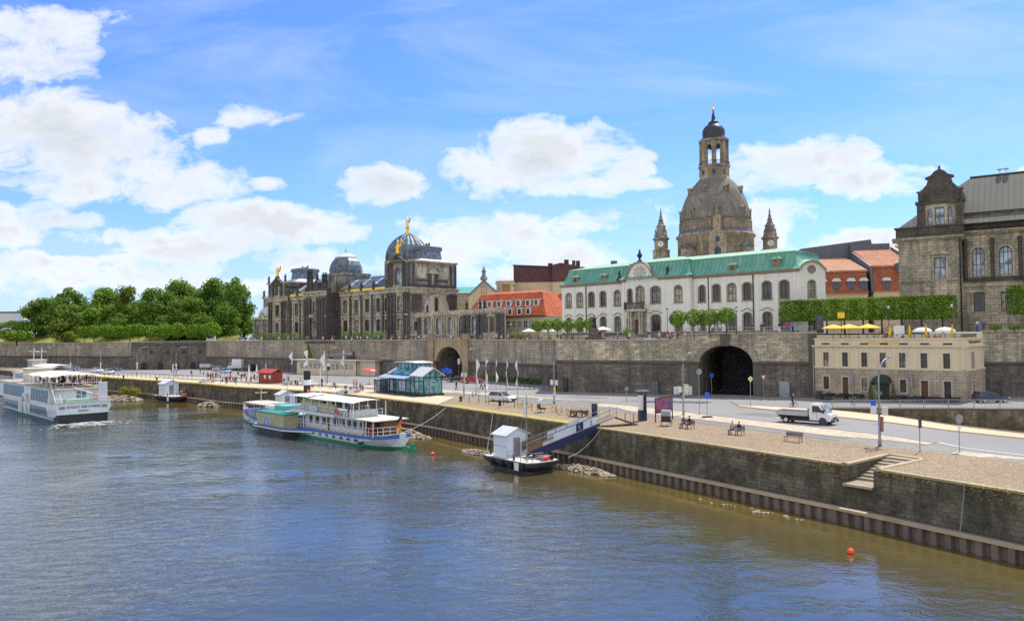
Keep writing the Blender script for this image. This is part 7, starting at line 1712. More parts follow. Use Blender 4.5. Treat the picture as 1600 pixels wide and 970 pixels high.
mb = MB(); mb.box(2.9, 3.16, -.98, .98, .32, .62); mb.box(3.0, 3.1, -.6, .6, .68, .86); mb.build("bumper", M["plastic_grey"], tr); mb = MB(); mb.box(3.165, 3.18, -.26, .26, .4, .51); mb.build("number_plate", M["white_paint"], tr); mb = MB(); mb.box(-2.6, 2.6, -.8, .8, .3, .55); mb.build("chassis", M["black_paint"], tr)
mb = MB(); mb.box(-3.0, .5, -1.0, 1.0, .86, .95); mb.box(-3.0, .5, -.45, .45, .55, .86); mb.build("bed_floor", M["plastic_grey"], tr)
for nm_, bxs in (("bed_side", (-3.02, .5, -1.05, -1.0, .88, 1.32)), ("bed_side", (-3.02, .5, 1.0, 1.05, .88, 1.32)), ("tailgate", (-3.07, -3.02, -1.05, 1.05, .88, 1.32)), ("headboard", (.5, .55, -1.05, 1.05, .88, 1.7))):
    mb = MB(); mb.box(*bxs)
    if nm_ == "bed_side":
        for k in range(5): x = -2.9 + .82 * k; mb.box(x, x + .06, bxs[2] - .015, bxs[3] + .015, .88, 1.32)
    mb.build(nm_, M["car_silver"], tr)
for x in (-1.9, 2.15):
    for y in (-.88, .88): wheel(tr, x, y, .35, .24)
mb = MB(); mb.lathe([(.5, .35), (.46, .6)], 12, 2.15, 0); 
for y in (-1, 1): mb.M = Matrix.Translation((2.15, y * .99, .4)) @ Matrix.Rotation(radians(90), 4, 'X'); mb.lathe([(.44, -.03), (.44, .03)], 16); mb.M = None
mb.build("wheel_arch", M["plastic_grey"], tr)
car("white estate car parked on the quay setts beside the flags", (-1.5, 114.9, 4.02), u=(.75, -.66), color="car_white", kind="wagon", L=4.6)
car("dark blue car parked right of the restaurant's corner", (62.2, 98.6, 4.68), u=(1, -.03), color="car_blue", kind="hatch", L=4.2)
q = G(735, 598); car("red car waiting beside the arched gateway", (q.x + .5, q.y - 1, 4), u=(.95, -.3), color="car_red", kind="suv", H=1.6)
q = G(717, 597); car("black estate car in front of the arched gateway", (q.x - .5, q.y + .5, 4), u=(-.95, .3), color="car_black", kind="wagon", L=4.6)
for (px, py, col, kd, lab) in ((152, 578, "car_white", "suv", "white off-road car behind the leaving ship's stern"), (170, 580, "car_white", "sedan", "white saloon car beside the off-road car near the left lamps"), (180, 575, "car_blue", "hatch", "dark blue car just right of the two white ones"), (115, 575, "car_blue", "sedan", "dark car behind the ship's canopy"), (352, 579, "car_lightblue", "hatch", "light blue car among the crowd by the white box van"), (341, 575, "car_silver", "wagon", "silver car parked between the trailer and the white box van"), (448, 576, "car_white", "hatch", "white car parked left of the beige pavilion"), (82, 572, "car_silver", "suv", "pale car behind the white ship at the far left"), (52, 572, "car_silver", "hatch", "pale car at the far left behind the ship's masts"), (107, 572, "car_white", "suv", "white van-like car left of the dark one behind the canopy")):
    q = G(px, py + 4); car(lab, (q.x, q.y, 4.02), u=(.8, -.6), color=col, kind=kd)
q = G(337, 577); t = thing("trailer", "pale low trailer parked under the bastion wall", "trailer", (q.x - 4, q.y + 3, 4), u=(.9, -.4)); mb = MB(); mb.box(-2.2, 2.2, -.9, .9, .6, 1.7); mb.build("box", M["white_roof"], t); [wheel(t, x, y) for x in (-.5, .5) for y in (-.9, .9)]; mb = MB(); mb.tube([(2.2, 0, .6), (3.2, 0, .5)], .06, 5); mb.build("drawbar", M["dark_metal"], t)
q = G(345, 574); t = thing("red_cart", "red covered cart beside the light blue car", "cart", (q.x, q.y, 4), u=(.9, -.4)); mb = MB(); mb.box(-1.4, 1.4, -.8, .8, .5, 1.5); mb.prismx([(-.9, 1.5), (.9, 1.5), (.6, 2.1), (-.6, 2.1)], -1.5, 1.5); mb.build("body", M["red_paint"], t); [wheel(t, x, y) for x in (-.8, .8) for y in (-.8, .8)]
def van(name, label, loc, u, col="car_white", box="car_white", cat="van", boxh=3.1):
    r = thing(name, label, cat, loc, u=u)
    mb = MB(); xsect(mb, [(.9, .4), (.9, 2.2), (1.9, 2.2), (2.5, 1.45), (3.2, 1.2), (3.3, .4)], 2.0, .95); mb.build("cab", M[col], r)
    mb = MB(); mb.poly([(1.93, -.8, 2.16), (1.93, .8, 2.16), (2.54, .85, 1.46), (2.54, -.85, 1.46)]); w_ = mb.build("windscreen", M["glass"], r); w_.location = (.04, 0, .03)
    for y in (-1.008, 1.008): mb = MB(); mb.poly([(1.2, y, 1.4), (2.25, y, 1.4), (1.85, y, 2.05), (1.2, y, 2.05)]); mb.build("side_window", M["glass"], r)
    mb = MB(); mb.box(-3.3, .95, -1.1, 1.1, .6, boxh); mb.build("box_body", M[box], r)
    for x in (-2.1, 2.3):
        for y in (-.9, .9): wheel(r, x, y, .36, .24)
    for y in (-.7, .7): mb = MB(); mb.ball((3.24, y, .85), (.1, .16, .12), 8, 5); mb.build("headlight", M["lamp_clear"], r)
    return r
q = G(370, 578); van("box_van", "white box van parked against the terrace wall by the crowd", (q.x, q.y, 4), (-.85, .5), boxh=3.4)
q = G(388, 579); car("large dark car with a raised roof right of the white box van", (q.x, q.y, 4), u=(-.85, .5), color="car_black", kind="suv", L=5.0, H=2.0, W=2.0)
q = D(322, 529, 246); van("delivery_truck", "small white delivery truck on the terrace at the end of the lime row", (q.x, 250, 12.5), (.25, -.97), cat="truck")
for i, (px, lab) in enumerate(((377, "white car parked on the terrace left of the academy"), (390, "second white car on the terrace, nearest the academy's left pavilion"))):
    q = D(px, 530, 255); car(lab, (q.x, 258 + i * 4, 12.5), u=(.8, -.6), color="car_white")

# ================================================================== street furniture
LU = (.79, .61)
def street_lamp(label, x, y, z=4.0, H=7.6, u=LU, boxes=True, group=None):
    r = thing("street_lamp", label, "street lamp", (x, y, z), u=u, group=group)
    mb = MB(); mb.lathe([(.16, 0), (.16, .6), (.12, .65), (.11, 2.6)], 10); mb.tube([(0, 0, 2.5), (0, 0, H - 2.0), (.07, 0, H - 1.5), (.24, 0, H - 1.02), (.52, 0, H - .62), (.9, 0, H - .3), (1.35, 0, H - .1), (1.9, 0, H)], [.09, .075, .072, .07, .066, .062, .058, .054, .05], 7); mb.build("pole", M["grey_metal"], r, True)
    mb = MB(); mb.prismx([(-.14, H - .05), (.14, H - .05), (.1, H + .08), (-.1, H + .08)], 1.8, 2.6); mb.build("lamp_head", M["grey_metal"], r)
    mb = MB(); mb.box(1.9, 2.5, -.1, .1, H - .1, H - .055); mb.build("lamp_glass", M["white_paint"], r)
    if boxes:
        for k, (y0, c) in enumerate(((-.72, "cream_paint"), (.28, "white_paint"))):
            mb = MB(); mb.box(-.1, .12, y0, y0 + .44, 2.75, 3.45); mb.box(-.03, .03, min(y0, 0) + (.1 if y0 < 0 else 0), max(y0, 0) + .1, 3.0, 3.06); mb.build("signal_box", M[c], r)
    return r
lamps = [((1375, 697), "tall curved street lamp with sign boxes standing nearest, above the quay stairs", True), ((1068, 648), "curved street lamp right of the billboard before the big tunnel", True), ((866, 631), "curved street lamp with yellow notice in front of the wall corner", True), ((725, 613), "curved street lamp beside the arched gateway and the glass pavilion", True),
         ((275, 589), "curved street lamp behind the far landing stage, right of two", True), ((214, 586), "curved street lamp above the willow bush, left of the far landing stage", True), ((157, 586), "curved street lamp behind the leaving ship's stern", True), ((110, 586), "curved street lamp rising behind the ship's canopy", True), ((65, 584), "curved street lamp behind the left ship's masts", True),
         ((415, 583), "slender curved lamp against the wall left of the beige pavilion", False), ((607, 587), "slender curved lamp against the wall behind the glass pavilion", False)]
for (px, py), lab, bx_ in lamps:
    q = G(px, py); r = street_lamp(lab, q.x, q.y, 4.0, 7.7, boxes=bx_)
    if px == 1375:
        mb = MB(); mb.box(-.2, .2, -.26, -.18, 1.3, 2.6); mb.build("poster", M["timber"], r); mb = MB(); mb.box(-.16, .16, -.3, -.26, 2.3, 2.55); mb.build("red_notice", M["red_paint"], r)
        mb = MB(); mb.box(-.05, .03, .3, .72, 3.5, 4.0); mb.build("blue_sign", M["sign_blue"], r)
    if px == 866: mb = MB(); mb.box(-.14, .14, -.22, -.14, 1.75, 2.4); mb.build("yellow_notice", M["yellow_cloth"], r); mb = MB(); mb.lathe([(.02, 1.2), (.2, 1.3), (.2, 1.6), (.02, 1.7)], 10); mb.build("sticker_sleeve", M["sign_pale"], r)
def sign(label, x, y, z, H, shape, mat, name="road_sign", rz=0.35, back=False):
    r = thing(name, label, "sign", (x, y, z), rz)
    mb = MB(); mb.tube([(0, 0, 0), (0, 0, H)], .04, 6); mb.lathe([(.12, 0), (.06, .12)], 8); mb.build("pole", M["grey_metal"], r)
    mb = MB(); fx = Matrix.Translation((0, -.06, H - .1)) @ Matrix.Rotation(radians(90), 4, 'X')
    if shape == "disc": mb.M = fx; mb.lathe([(.4, -.012), (.4, .012)], 20)
    elif shape == "tri": mb.prism([(-.5, H + .25), (.5, H + .25), (0, H - .6)], -.07, -.05)
    elif shape == "dia": mb.prism([(-.42, H), (0, H - .42), (.42, H), (0, H + .42)], -.07, -.05)
    else: w_, h_ = shape; mb.box(-w_ / 2, w_ / 2, -.08, -.05, H - h_, H)
    mb.build("plate", M[mat], r)
    if shape == "tri": mb = MB(); mb.prism([(-.34, H + .16), (.34, H + .16), (0, H - .42)], -.085, -.07); mb.build("plate_field", M["white_paint"], r)
    if shape == "dia": mb = MB(); mb.prism([(-.27, H), (0, H - .27), (.27, H), (0, H + .27)], -.085, -.07); mb.build("plate_field", M["yellow_cloth"], r)
    return r
sign("grey-backed round sign on a thin pole between lamp and stairs", 33.8, 63.1, 4.0, 2.9, (.34, .9), "dark_metal")
sgn = sign("grey-backed round sign with a small white plate, nearest the right edge", 37.2, 63.3, 3.9, 2.9, "disc", "grey_metal"); mb = MB(); mb.box(-.2, .2, -.08, -.05, 2.0, 2.25); mb.build("small_plate", M["white_paint"], sgn)
sign("green rectangular sign in front of the restaurant railing", 41.0, 85.0, 3.75, 3.6, (1.0, .42), "green_paint")
q = G(1173, 636); sign("yellow-white diamond priority sign on the traffic island", q.x, q.y, 4.1, 3.7, "dia", "white_paint")
q = G(1193, 625); sign("white give-way triangle sign at the tunnel's right pier", q.x, q.y, 4, 3.5, "tri", "red_paint")
q = G(1093, 648); sign("round grey sign on a tall pole left of the tunnel mouth", q.x, q.y, 4, 5.4, "disc", "rail_grey")
q = G(1105, 652); b_ = sign("blue square sign on a tall pole with a dark foot before the tunnel", q.x, q.y, 4, 3.0, (.6, .75), "sign_blue"); mb = MB(); mb.box(-.6, .6, -.25, .25, 0, .16); mb.tube([(0, 0, 3), (0, 0, 6.0)], .035, 5); mb.build("foot", M["black_paint"], b_)
q = G(1112, 617); sign("round blue direction sign in front of the dark tunnel", q.x, q.y, 4, 3.3, "disc", "sign_blue")
for i, (px, lab) in enumerate(((694, "blue rectangular sign at the gateway, leftmost of three"), (699, "round blue sign at the gateway, middle of three"), (704, "blue sign at the gateway, rightmost of three"))):
    q = G(px, 600); sign(lab, q.x, q.y - i, 4, 3.2, "disc" if i == 1 else (.9, .9), "sign_blue")
q = G(717, 596); sign("white rectangular sign on a pole in the gateway", q.x, q.y, 4, 5.0, (.5, 1.2), "white_paint")
q = G(571, 583); sg = sign("pink and violet round sign right of the beige pavilion", q.x, q.y, 4, 3.4, "disc", "navy")
q = G(979, 628); sg = sign("small tilted grey sign behind the near gangway", q.x, q.y, 4, 2.2, (.6, .45), "grey_metal")
for i, (px, lab) in enumerate(((1081, "white switch box at the wall left of the tunnel"), (1093 - 21 + 4, "cream switch box beside the white one at the wall"))):
    pass
q = G(1056, 621); t = thing("switch_box", "white switch box on posts before the wall left of the tunnel", "box", (q.x, q.y, 4), .43); mb = MB(); mb.box(0, .8, 0, .5, .5, 1.7); mb.build("cabinet", M["white_paint"], t); mb = MB(); mb.box(.05, .12, .2, .3, 0, .5); mb.box(.68, .75, .2, .3, 0, .5); mb.build("post", M["rail_grey"], t)
q = G(1071, 622); t = thing("switch_box", "cream twin switch box right of the white one before the wall", "box", (q.x, q.y, 4), .43); mb = MB(); mb.box(0, .7, 0, .5, .5, 2.1); mb.box(.75, 1.3, 0, .5, .5, 1.8); mb.build("cabinet", M["cream_paint"], t); mb = MB(); mb.box(.05, .12, .2, .3, 0, .5); mb.box(1.15, 1.22, .2, .3, 0, .5); mb.build("post", M["rail_grey"], t)
# information column, billboard, benches
q = G(1004, 657); t = thing("info_column", "slim information column with glass top and dark blue foot", "column", (q.x, q.y, 4), .35)
mb = MB(); mb.box(-.42, .42, -.3, .3, 0, 1.25); mb.build("foot", M["navy"], t); mb = MB(); mb.box(-.4, -.06, -.28, .28, 1.25, 2.95); mb.build("lit_panel", M["white_paint"], t)
mb = MB(); mb.box(.04, .4, -.26, .26, 1.25, 3.4); mb.box(-.38, .38, -.24, .24, 2.95, 3.4); mb.build("glass_panel", M["glass"], t); mb = MB(); mb.box(-.7, .7, -.4, .4, 3.4, 3.48); mb.tube([(-.02, -.3, 1.2), (-.02, -.3, 3.4)], .04, 5); mb.build("cap", M["grey_metal"], t)
m, nt_, b_ = newmat("poster_art"); P_ = nt_.pos(); v_ = nt_.n.new("ShaderNodeTexVoronoi"); v_.inputs["Scale"].default_value = 2.6; nt_.link(P_, v_.inputs["Vector"]); n_ = nt_.noise(P_, .9, 3)
sp3 = nt_.n.new("ShaderNodeSeparateXYZ"); nt_.link(P_, sp3.inputs[0])
c_ = nt_.mix(nt_.ramp(n_, [(.42, 0.0), (.55, 1.0)]), (.10, .14, .34), (.55, .08, .14)); c_ = nt_.mix(.5, c_, v_.outputs["Color"], 'MULTIPLY'); c_ = nt_.mix(nt_.ramp(nt_.math('SUBTRACT', sp3.outputs[2], 5.0), [(.35, 1.0), (.5, 0.0)]), c_, (.14, .02, .04)); setc(nt_, b_, c_); b_.inputs["Roughness"].default_value = .4
a, c = G(1024, 660), G(1051, 655); t = thing("billboard", "dark red and blue billboard on two posts left of the lamp", "billboard", (a.x, a.y, 4), u=(c.x - a.x, c.y - a.y)); L = hypot(c.x - a.x, c.y - a.y)
mb = MB(); mb.box(0, .1, -.05, .05, 0, 2.75); mb.build("post", M["dark_metal"], t); mb = MB(); mb.box(L - .1, L, -.05, .05, 0, 2.75); mb.build("post", M["dark_metal"], t); mb = MB(); mb.box(.1, L - .1, -.04, .04, 1.05, 2.65); mb.build("panel", M["poster_art"], t); mb = MB(); mb.box(.1, L - .1, -.06, .06, 2.65, 2.75); mb.box(.1, L - .1, -.06, .06, .98, 1.05); mb.build("panel_frame", M["dark_metal"], t)
def bench(label, x, y, rz):
    r = thing("bench", label, "bench", (x, y, 4), rz)
    mb = MB()
    for k in range(5): mb.box(-.85, .85, -.25 + k * .1, -.17 + k * .1, .42, .45)
    mb.build("seat", M["timber"], r); mb = MB()
    for k in range(4): mb.box(-.85, .85, .26, .29, .50 + k * .1, .575 + k * .1)
    mb.build("backrest", M["dark_metal"], r)
    for xx in (-.75, .75):
        for yy, hh in ((-.2, .42), (.26, .88)): mb = MB(); mb.box(xx - .03, xx + .03, yy - .025, yy + .025, 0, hh); mb.build("leg", M["rail_grey"], r)
    return r
BR = -.94  # benches face the river
def river_rz(): return atan2(-.78, .62)
bpos = [((1073, 669), "bench with two people beside the prams behind the billboard"), ((1150, 679), "bench with a couple in the middle of the cobbled quay"), ((1239, 690), "empty bench on the cobbled quay below the truck")]
bl = []
for (px, py), lab in bpos: q = G(px, py); bl.append((q, bench(lab, q.x, q.y, river_rz())))
# bollards in rows
def copies_of(first, pts, rz=0):
    for i, p in enumerate(pts):
        o = first if i == 0 else dup(first); o.location = p; o.rotation_euler = (0, 0, rz)
bo = thing("bollard", "thin grey steel bollard in the row along the quay road", "bollard", group="steel bollards along the quay road"); mb = MB(); mb.lathe([(.05, 0), (.05, .92), (.065, .93), (.065, 1.0), (.02, 1.02)], 8); mb.build("post", M["dark_metal"], bo)
mb = MB(); mb.lathe([(.075, .8), (.075, .86)], 8); mb.build("collar", M["rail_grey"], bo)
pts = [G(px, py) for px, py in ((977, 660), (990, 661), (869, 645), (831, 641), (804, 637), (787, 633), (764, 632), (748, 628), (733, 629), (738, 621), (725, 623))]
for k in range(24): pts.append(G(300 - k * 7.2, 592.5 - k * .18))
pts += [G(760 + k * 7.5, 601.5 + k * .7) for k in range(14)]
copies_of(bo, pts)
bt_ = thing("stone_post", "stout dark mooring post on the quay edge", "mooring post", group="mooring posts on the quay edge"); mb = MB(); mb.lathe([(.2, 0), (.2, .5), (.26, .55), (.26, .75), (.1, .8)], 10); mb.build("post", M["black_paint"], bt_)
copies_of(bt_, [G(720, 627), G(781, 634), G(245, 594), G(193, 591), G(540, 609), G(548, 612)])
# flags
def flag(label, x, y, H, mat, fw, fh, ang, sw=.2, z=4.0, fz=None, group=None):
    r = thing("flag_pole", label, "flag", (x, y, z), ang, group)
    mb = MB(); mb.tube([(0, 0, 0), (0, 0, H)], [.05, .03], 6); mb.lathe([(.14, 0), (.08, .2)], 8); mb.build("pole", M["rail_grey"], r)
    n = 9; mb = MB(); A = [(fw * (.55 + .45 * sin(k * .9 + x)) * .6, .12 * sin(k * 1.3 + y), H - .15 - fh * k / (n - 1)) for k in range(n)]
    mb.rings([[(.03, 0, H - .1 - fh * k / (n - 1)) for k in range(n)], [(a[0] * .5, a[1], a[2] - .1) for a in A], [(a[0] + .12, a[1] * 1.8 + sw * .3, a[2] - .35) for a in A]], False, False); mb.build("banner", M[mat], r, True)
    return r
fl5 = ["leftmost and nearest to the gateway", "second from the left", "middle one", "fourth from the left", "rightmost"]
for i, ((px, pt_, pb), fh) in enumerate(zip(((744, 559, 616), (759, 559, 629), (775, 559, 620), (792, 559, 631), (809, 560, 634)), (4.6, 4.7, 4.7, 4.7, 4.5))):
    q = G(px, pb); H = (pb - pt_) * q.y / FPX; flag("tall white banner flag hanging limp beside the white car, " + fl5[i], q.x, q.y, H, "white_cloth", .9, H * .66, .5 + i * .3)
for i, ((px, pt_, pb), lab) in enumerate(zip(((457, 546, 586), (481, 546, 592), (508, 546, 600), (538, 546, 590)), ("leftmost white flag before the beige pavilion", "second white flag before the beige pavilion", "white flag at the traffic-signal mast", "rightmost white flag before the beige pavilion"))):
    q = G(px, pb); H = (pb - pt_) * q.y / FPX; flag(lab, q.x, q.y, H, "white_cloth", 1.6, 3.6, 2.6 + i * .4, .3)
q = G(509, 599); t = thing("signal_mast", "traffic signal mast with a long curved arm before the beige pavilion", "traffic light", (q.x, q.y, 4), u=(1, -.1)); mb = MB(); mb.tube([(.3, 0, 0), (.3, 0, 5.2), (.8, 0, 5.9), (2.2, 0, 6.2), (6.0, 0, 6.4)], [.16, .13, .1, .08, .06], 7); mb.tube([(.3, 0, 5), (.3, 0, 6.4), (1.0, 0, 7.4), (2.4, 0, 7.8)], .07, 6); mb.build("mast", M["grey_metal"], t, True)
mb = MB(); mb.box(6.0, 6.35, -.2, .2, 5.9, 6.9); mb.build("signal_head", M["black_paint"], t); mb = MB(); mb.box(.5, .8, -.2, .2, 2.8, 3.6); mb.build("signal_head", M["black_paint"], t); mb = MB(); mb.box(-.6, -.1, -.1, .1, 2.8, 3.4); mb.box(.4, .9, -.25, -.21, 3.7, 4.3); mb.build("signal_box", M["white_paint"], t)

# ================================================================== pavilions and kiosks
a = G(609, 612.5); c = G(662, 619); e = G(689, 615.5)
gp_ = thing("glass_pavilion", "two-storey glass ticket pavilion with black frames and pale gabled roofs", "pavilion", (a.x, a.y, 4), u=(c.x - a.x, c.y - a.y)); L = hypot(c.x - a.x, c.y - a.y); Wd = 3.5
mb = MB(); mb.box(0, L, 0, Wd, .35, 3.3); mb.prismx([(0.0, 3.3), (Wd, 3.3), (Wd / 2, 4.55)], 0, L); mb.box(0, L * .56, 1.6, Wd + .8, 3.3, 5.3); gb_ = mb.build("glazing", M["glass_teal"], gp_)
mb = MB(); mb.box(-.3, L + .3, -.5, Wd + .3, 0, .35); mb.box(-1, L + .4, -2.2, -.5, 0, .2); mb.build("plinth", M["dark_metal"], gp_)
mb = MB()
for k in range(9): x = L * k / 8; mb.box(x - .06, x + .06, -.06, .02, .35, 3.3)
for y in (0, 1.2, 2.3, Wd): mb.box(L - .02, L + .06, y - .06, y + .06, .35, 3.4 + (1.1 if 0 < y < Wd else 0) * .75)
mb.box(-.05, L + .06, -.08, .0, 2.35, 2.47); mb.box(-.05, L + .08, -.1, .05, 3.2, 3.36); mb.box(L, L + .07, 0, Wd, 3.0, 3.12)
for k in range(6): x = L * .56 * k / 5; mb.box(x - .05, x + .05, 1.53, 1.62, 3.3, 5.3)
for k in range(4): y = 1.6 + (Wd - .8) * k / 3; mb.box(L * .56 - .02, L * .56 + .05, y - .05, y + .05, 3.3, 5.3)
mb.box(-.1, L * .56 + .1, 1.5, Wd + .9, 5.15, 5.3); mb.build("frame", M["black_paint"], gp_)
mb = MB(); mb.prismx([(-.4, 3.22), (Wd / 2, 4.6), (Wd + .4, 3.22), (Wd + .4, 3.34), (Wd / 2, 4.74), (-.4, 3.34)], L * .66, L + .45); mb.prismx([(-.1, 3.36), (1.75, 4.3), (1.75, 4.42), (-.1, 3.48)], -.6, L * .05); mb.prism([(-.4, 5.3), (L * .56 + .4, 5.3), (L * .56 + .3, 5.45), (L * .28, 5.6), (-.3, 5.45)], 1.1, Wd + 1.2); mb.build("roof", M["white_roof"], gp_)
mb = MB(); mb.prismx([(-1.6, 2.75), (0, 3.2), (0, 3.26), (-1.6, 2.81)], -1.6, L * .7); mb.build("glass_awning", paint("awning_blue", (.36, .50, .58), .3), gp_)
mb = MB()
for k in range(9): x = -1.5 + (L * .7 + 1.4) * k / 8; mb.tube([(x, -1.6, 2.78), (x, 0, 3.24)], .04, 4)
for x in (-1.4, 2.5, 6): mb.tube([(x, -1.5, .2), (x, -1.5, 2.8)], .05, 5)
mb.build("awning_frame", M["grey_metal"], gp_)
mb = MB(); mb.quad((L * .3, -.03, .5), (L * .48, -.03, .5), (L * .48, -.03, 2.3), (L * .3, -.03, 2.3)); mb.build("poster_window", M["sign_pale"], gp_); mb = MB(); mb.quad((.2, -.03, .4), (1.2, -.03, .4), (1.2, -.03, 2.4), (.2, -.03, 2.4)); mb.build("poster_window", M["sign_pale"], gp_)
mb = MB()
for (x, y) in ((L + .02, 1.25),): mb.box(x, x + .06, y, y + .08, .4, 2.5); mb.box(x, x + .06, y + 1.0, y + 1.08, .4, 2.5); mb.box(x, x + .06, y, y + 1.08, 2.45, 2.53)
mb.build("door_frame", M["white_paint"], gp_)
mb = MB(); rail(mb, [(-1, -2.1, .2), (L + .3, -2.1, .2), (L + .3, -.5, .2)], 1.0, 1.4); mb.build("railing", M["dark_metal"], gp_)
q = G(598, 612); t = thing("glass_shelter", "small glazed shelter attached left of the glass pavilion", "shelter", (q.x - 1.5, q.y, 4), u=(c.x - a.x, c.y - a.y))
mb = MB(); mb.box(0, 2.4, 0, .1, .1, 2.4); mb.box(2.3, 2.4, 0, 1.8, .1, 2.4); mb.build("glazing", M["glass_blue"], t); mb = MB(); mb.box(-.3, 2.7, -.5, 2.2, 2.4, 2.5); mb.build("roof", M["white_roof"], t)
mb = MB(); [mb.box(x - .05, x + .05, y - .05, y + .05, 0, 2.4) for x in (0, 2.4) for y in (0, 1.9)]; mb.build("post", M["dark_metal"], t)
a = G(464, 584); c = G(556, 586.5); e = G(578, 585)
bp = thing("beige_pavilion", "low beige pavilion with a long row of small-paned windows and flat roof", "pavilion", (a.x, a.y, 4), u=(c.x - a.x, c.y - a.y)); L = hypot(c.x - a.x, c.y - a.y)
mb = MB(); bo_ = [(1.4 + k * 1.6, 2.6 + k * 1.6, 1.5, 3.0, 0) for k in range(5)] + [(11.2 + k * 1.6, 12.4 + k * 1.6, 1.3, 3.0, 0) for k in range(6)]
bo_ = [o for o in bo_ if o[1] < L - .4]
wall_open(mb, 0, L, 0, 3.7, bo_, 0, .2); mb.box(0.02, L - .02, .5, 7, 0, 3.68); mb.box(L, L + 5.4, 1.2, 7, 0, 3.6)
mb.build("wall", M["cream_wall"], bp)
for o in bo_: win(bp, (o[0] + o[1]) / 2, o[2], 1.2, o[3] - o[2], 0, .2, 0, "white_paint", None, .1, 3, 4, sill=False, bar=.07)
for x in (L + .9, L + 2.2): win(bp, x, 1.5, 1.0, 1.4, 1.2, .04, 0, "white_paint", None, .1, 2, 2, sill=False)
mb = MB(); mb.box(L + 3.6, L + 4.5, 1.15, 1.2, .1, 2.9); mb.build("door", M["ship_pale_blue"], bp)
mb = MB(); mb.box(-1.2, L + .9, -1.0, 7.5, 3.7, 4.0); mb.box(L - .5, L + 6.4, .2, 7.5, 3.66, 3.92); mb.build("roof", M["pale_stone"], bp)
mb = MB(); mb.box(6.4, 10.6, .5, 6.8, 4.0, 4.6); mb.box(13, 17.5, .5, 6.8, 4.0, 4.9); mb.build("roof_box", M["slate_blue"], bp)
paint("kiosk_roof", (.42, .055, .04), .6, var=.3)
q = G(404, 598); kd = thing("red_kiosk", "dark red wooden kiosk with a bright red roof on the quay", "kiosk", (q.x, q.y, 4), u=(.8, -.6))
mb = MB(); mb.box(0, 5.0, 0, 2.6, 0, 2.3); mb.build("wall", M["kiosk_red"], kd); mb = MB(); mb.prismx([(-.5, 2.2), (1.3, 3.0), (3.1, 2.2), (3.1, 2.3), (1.3, 3.12), (-.5, 2.3)], -.4, 5.4); mb.build("roof", M["kiosk_roof"], kd)
mb = MB(); mb.box(2.0, 2.6, -.04, 0, 1.0, 1.8); mb.box(3.8, 4.4, -.04, 0, 1.0, 1.8); mb.build("window", M["white_paint"], kd)
def parasol(label, x, y, z, mat, H=2.6, R=1.5, closed=False, rnd=False, name="parasol", group=None):
    r = thing(name, label, "parasol", (x, y, z), random.random(), group)
    mb = MB(); mb.tube([(0, 0, 0), (0, 0, H)], .03, 6); mb.lathe([(.3, 0), (.28, .08)], 10); mb.build("pole", M["timber"], r)
    mb = MB()
    if closed: mb.lathe([(.10, H * .28), (.26, H * .36), (.2, H * .6), (.12, H * .85), (.03, H + .1)], 8)
    elif rnd: mb.lathe([(R * 1.02, H - .62), (R, H - .4), (R * .8, H - .14), (R * .45, H + .02), (.05, H + .1)], 18); 
    else: mb.lathe([(R, H - .52), (R, H - .42), (R * .5, H - .1), (.05, H + .15)], 8)
    mb.build("canopy", M[mat], r); return r
RU, RV = Vector((.712, -.702)), Vector((.702, .712))
RO = Vector((45.6, 114))
def rdeck(s, d): p = RO + RU * s + RV * d; return p.x, p.y, 12.3
for s, d, lab in ((1.6, 3.2, "yellow open parasol on the restaurant roof, leftmost"), (4.5, 1.6, "yellow open parasol on the restaurant roof, middle and nearest"), (6.6, 3.4, "yellow open parasol on the restaurant roof, rightmost of the open ones")): parasol(lab, *rdeck(s, d), "yellow_cloth", 2.75, 1.75)
for s, d, lab in ((10.2, 1.5, "closed yellow parasol before the white notice board"), (12.6, 2.3, "closed yellow parasol left of the first white parasol"), (14.9, 1.6, "closed yellow parasol between the two white parasols"), (18.1, 1.8, "closed yellow parasol rightmost on the restaurant roof")): parasol(lab, *rdeck(s, d), "yellow_cloth", 2.6, closed=True)
for s, d, lab in ((14.0, 3.0, "white round parasol left on the restaurant roof"), (17.0, 2.6, "white round parasol right on the restaurant roof")): parasol(lab, *rdeck(s, d), "white_cloth", 2.2, 1.25, rnd=True)
q = G(577, 600); parasol("orange-red round parasol left of the glass pavilion", q.x, q.y, 4, "orange_red", 3.2, 1.5, rnd=True)
for i, (px, py, lab) in enumerate(((389, 601, "tall closed white parasol beside the red kiosk, nearer one"), (401, 594, "closed white parasol behind the red kiosk"))): q = G(px, py); parasol(lab, q.x, q.y, 4, "white_cloth", 4.2 - i * .5, closed=True)
q = D(826, 508, 160); parasol("white open parasol in the garden before the orange-roofed house", q.x, 160, 12.6, "white_cloth", 2.6, 1.6); q = D(858, 512, 158); parasol("white open parasol behind the round trees before the orange-roofed house", q.x, 158, 12.6, "white_cloth", 2.6, 1.5); q = D(942, 515, 140); parasol("white open parasol beside the dark monument", q.x, 140, 12.6, "white_cloth", 2.7, 1.6)
t = thing("notice_board", "white notice board behind the closed parasols on the restaurant roof", "board", rdeck(10.6, 4.2), -.6); mb = MB(); mb.box(-.7, .7, -.05, .05, .5, 2.6); mb.build("panel", M["white_paint"], t); mb = MB(); [mb.box(x - .05, x + .05, -.04, .04, 0, .5) for x in (-.6, .6)]; mb.build("post", M["dark_metal"], t)
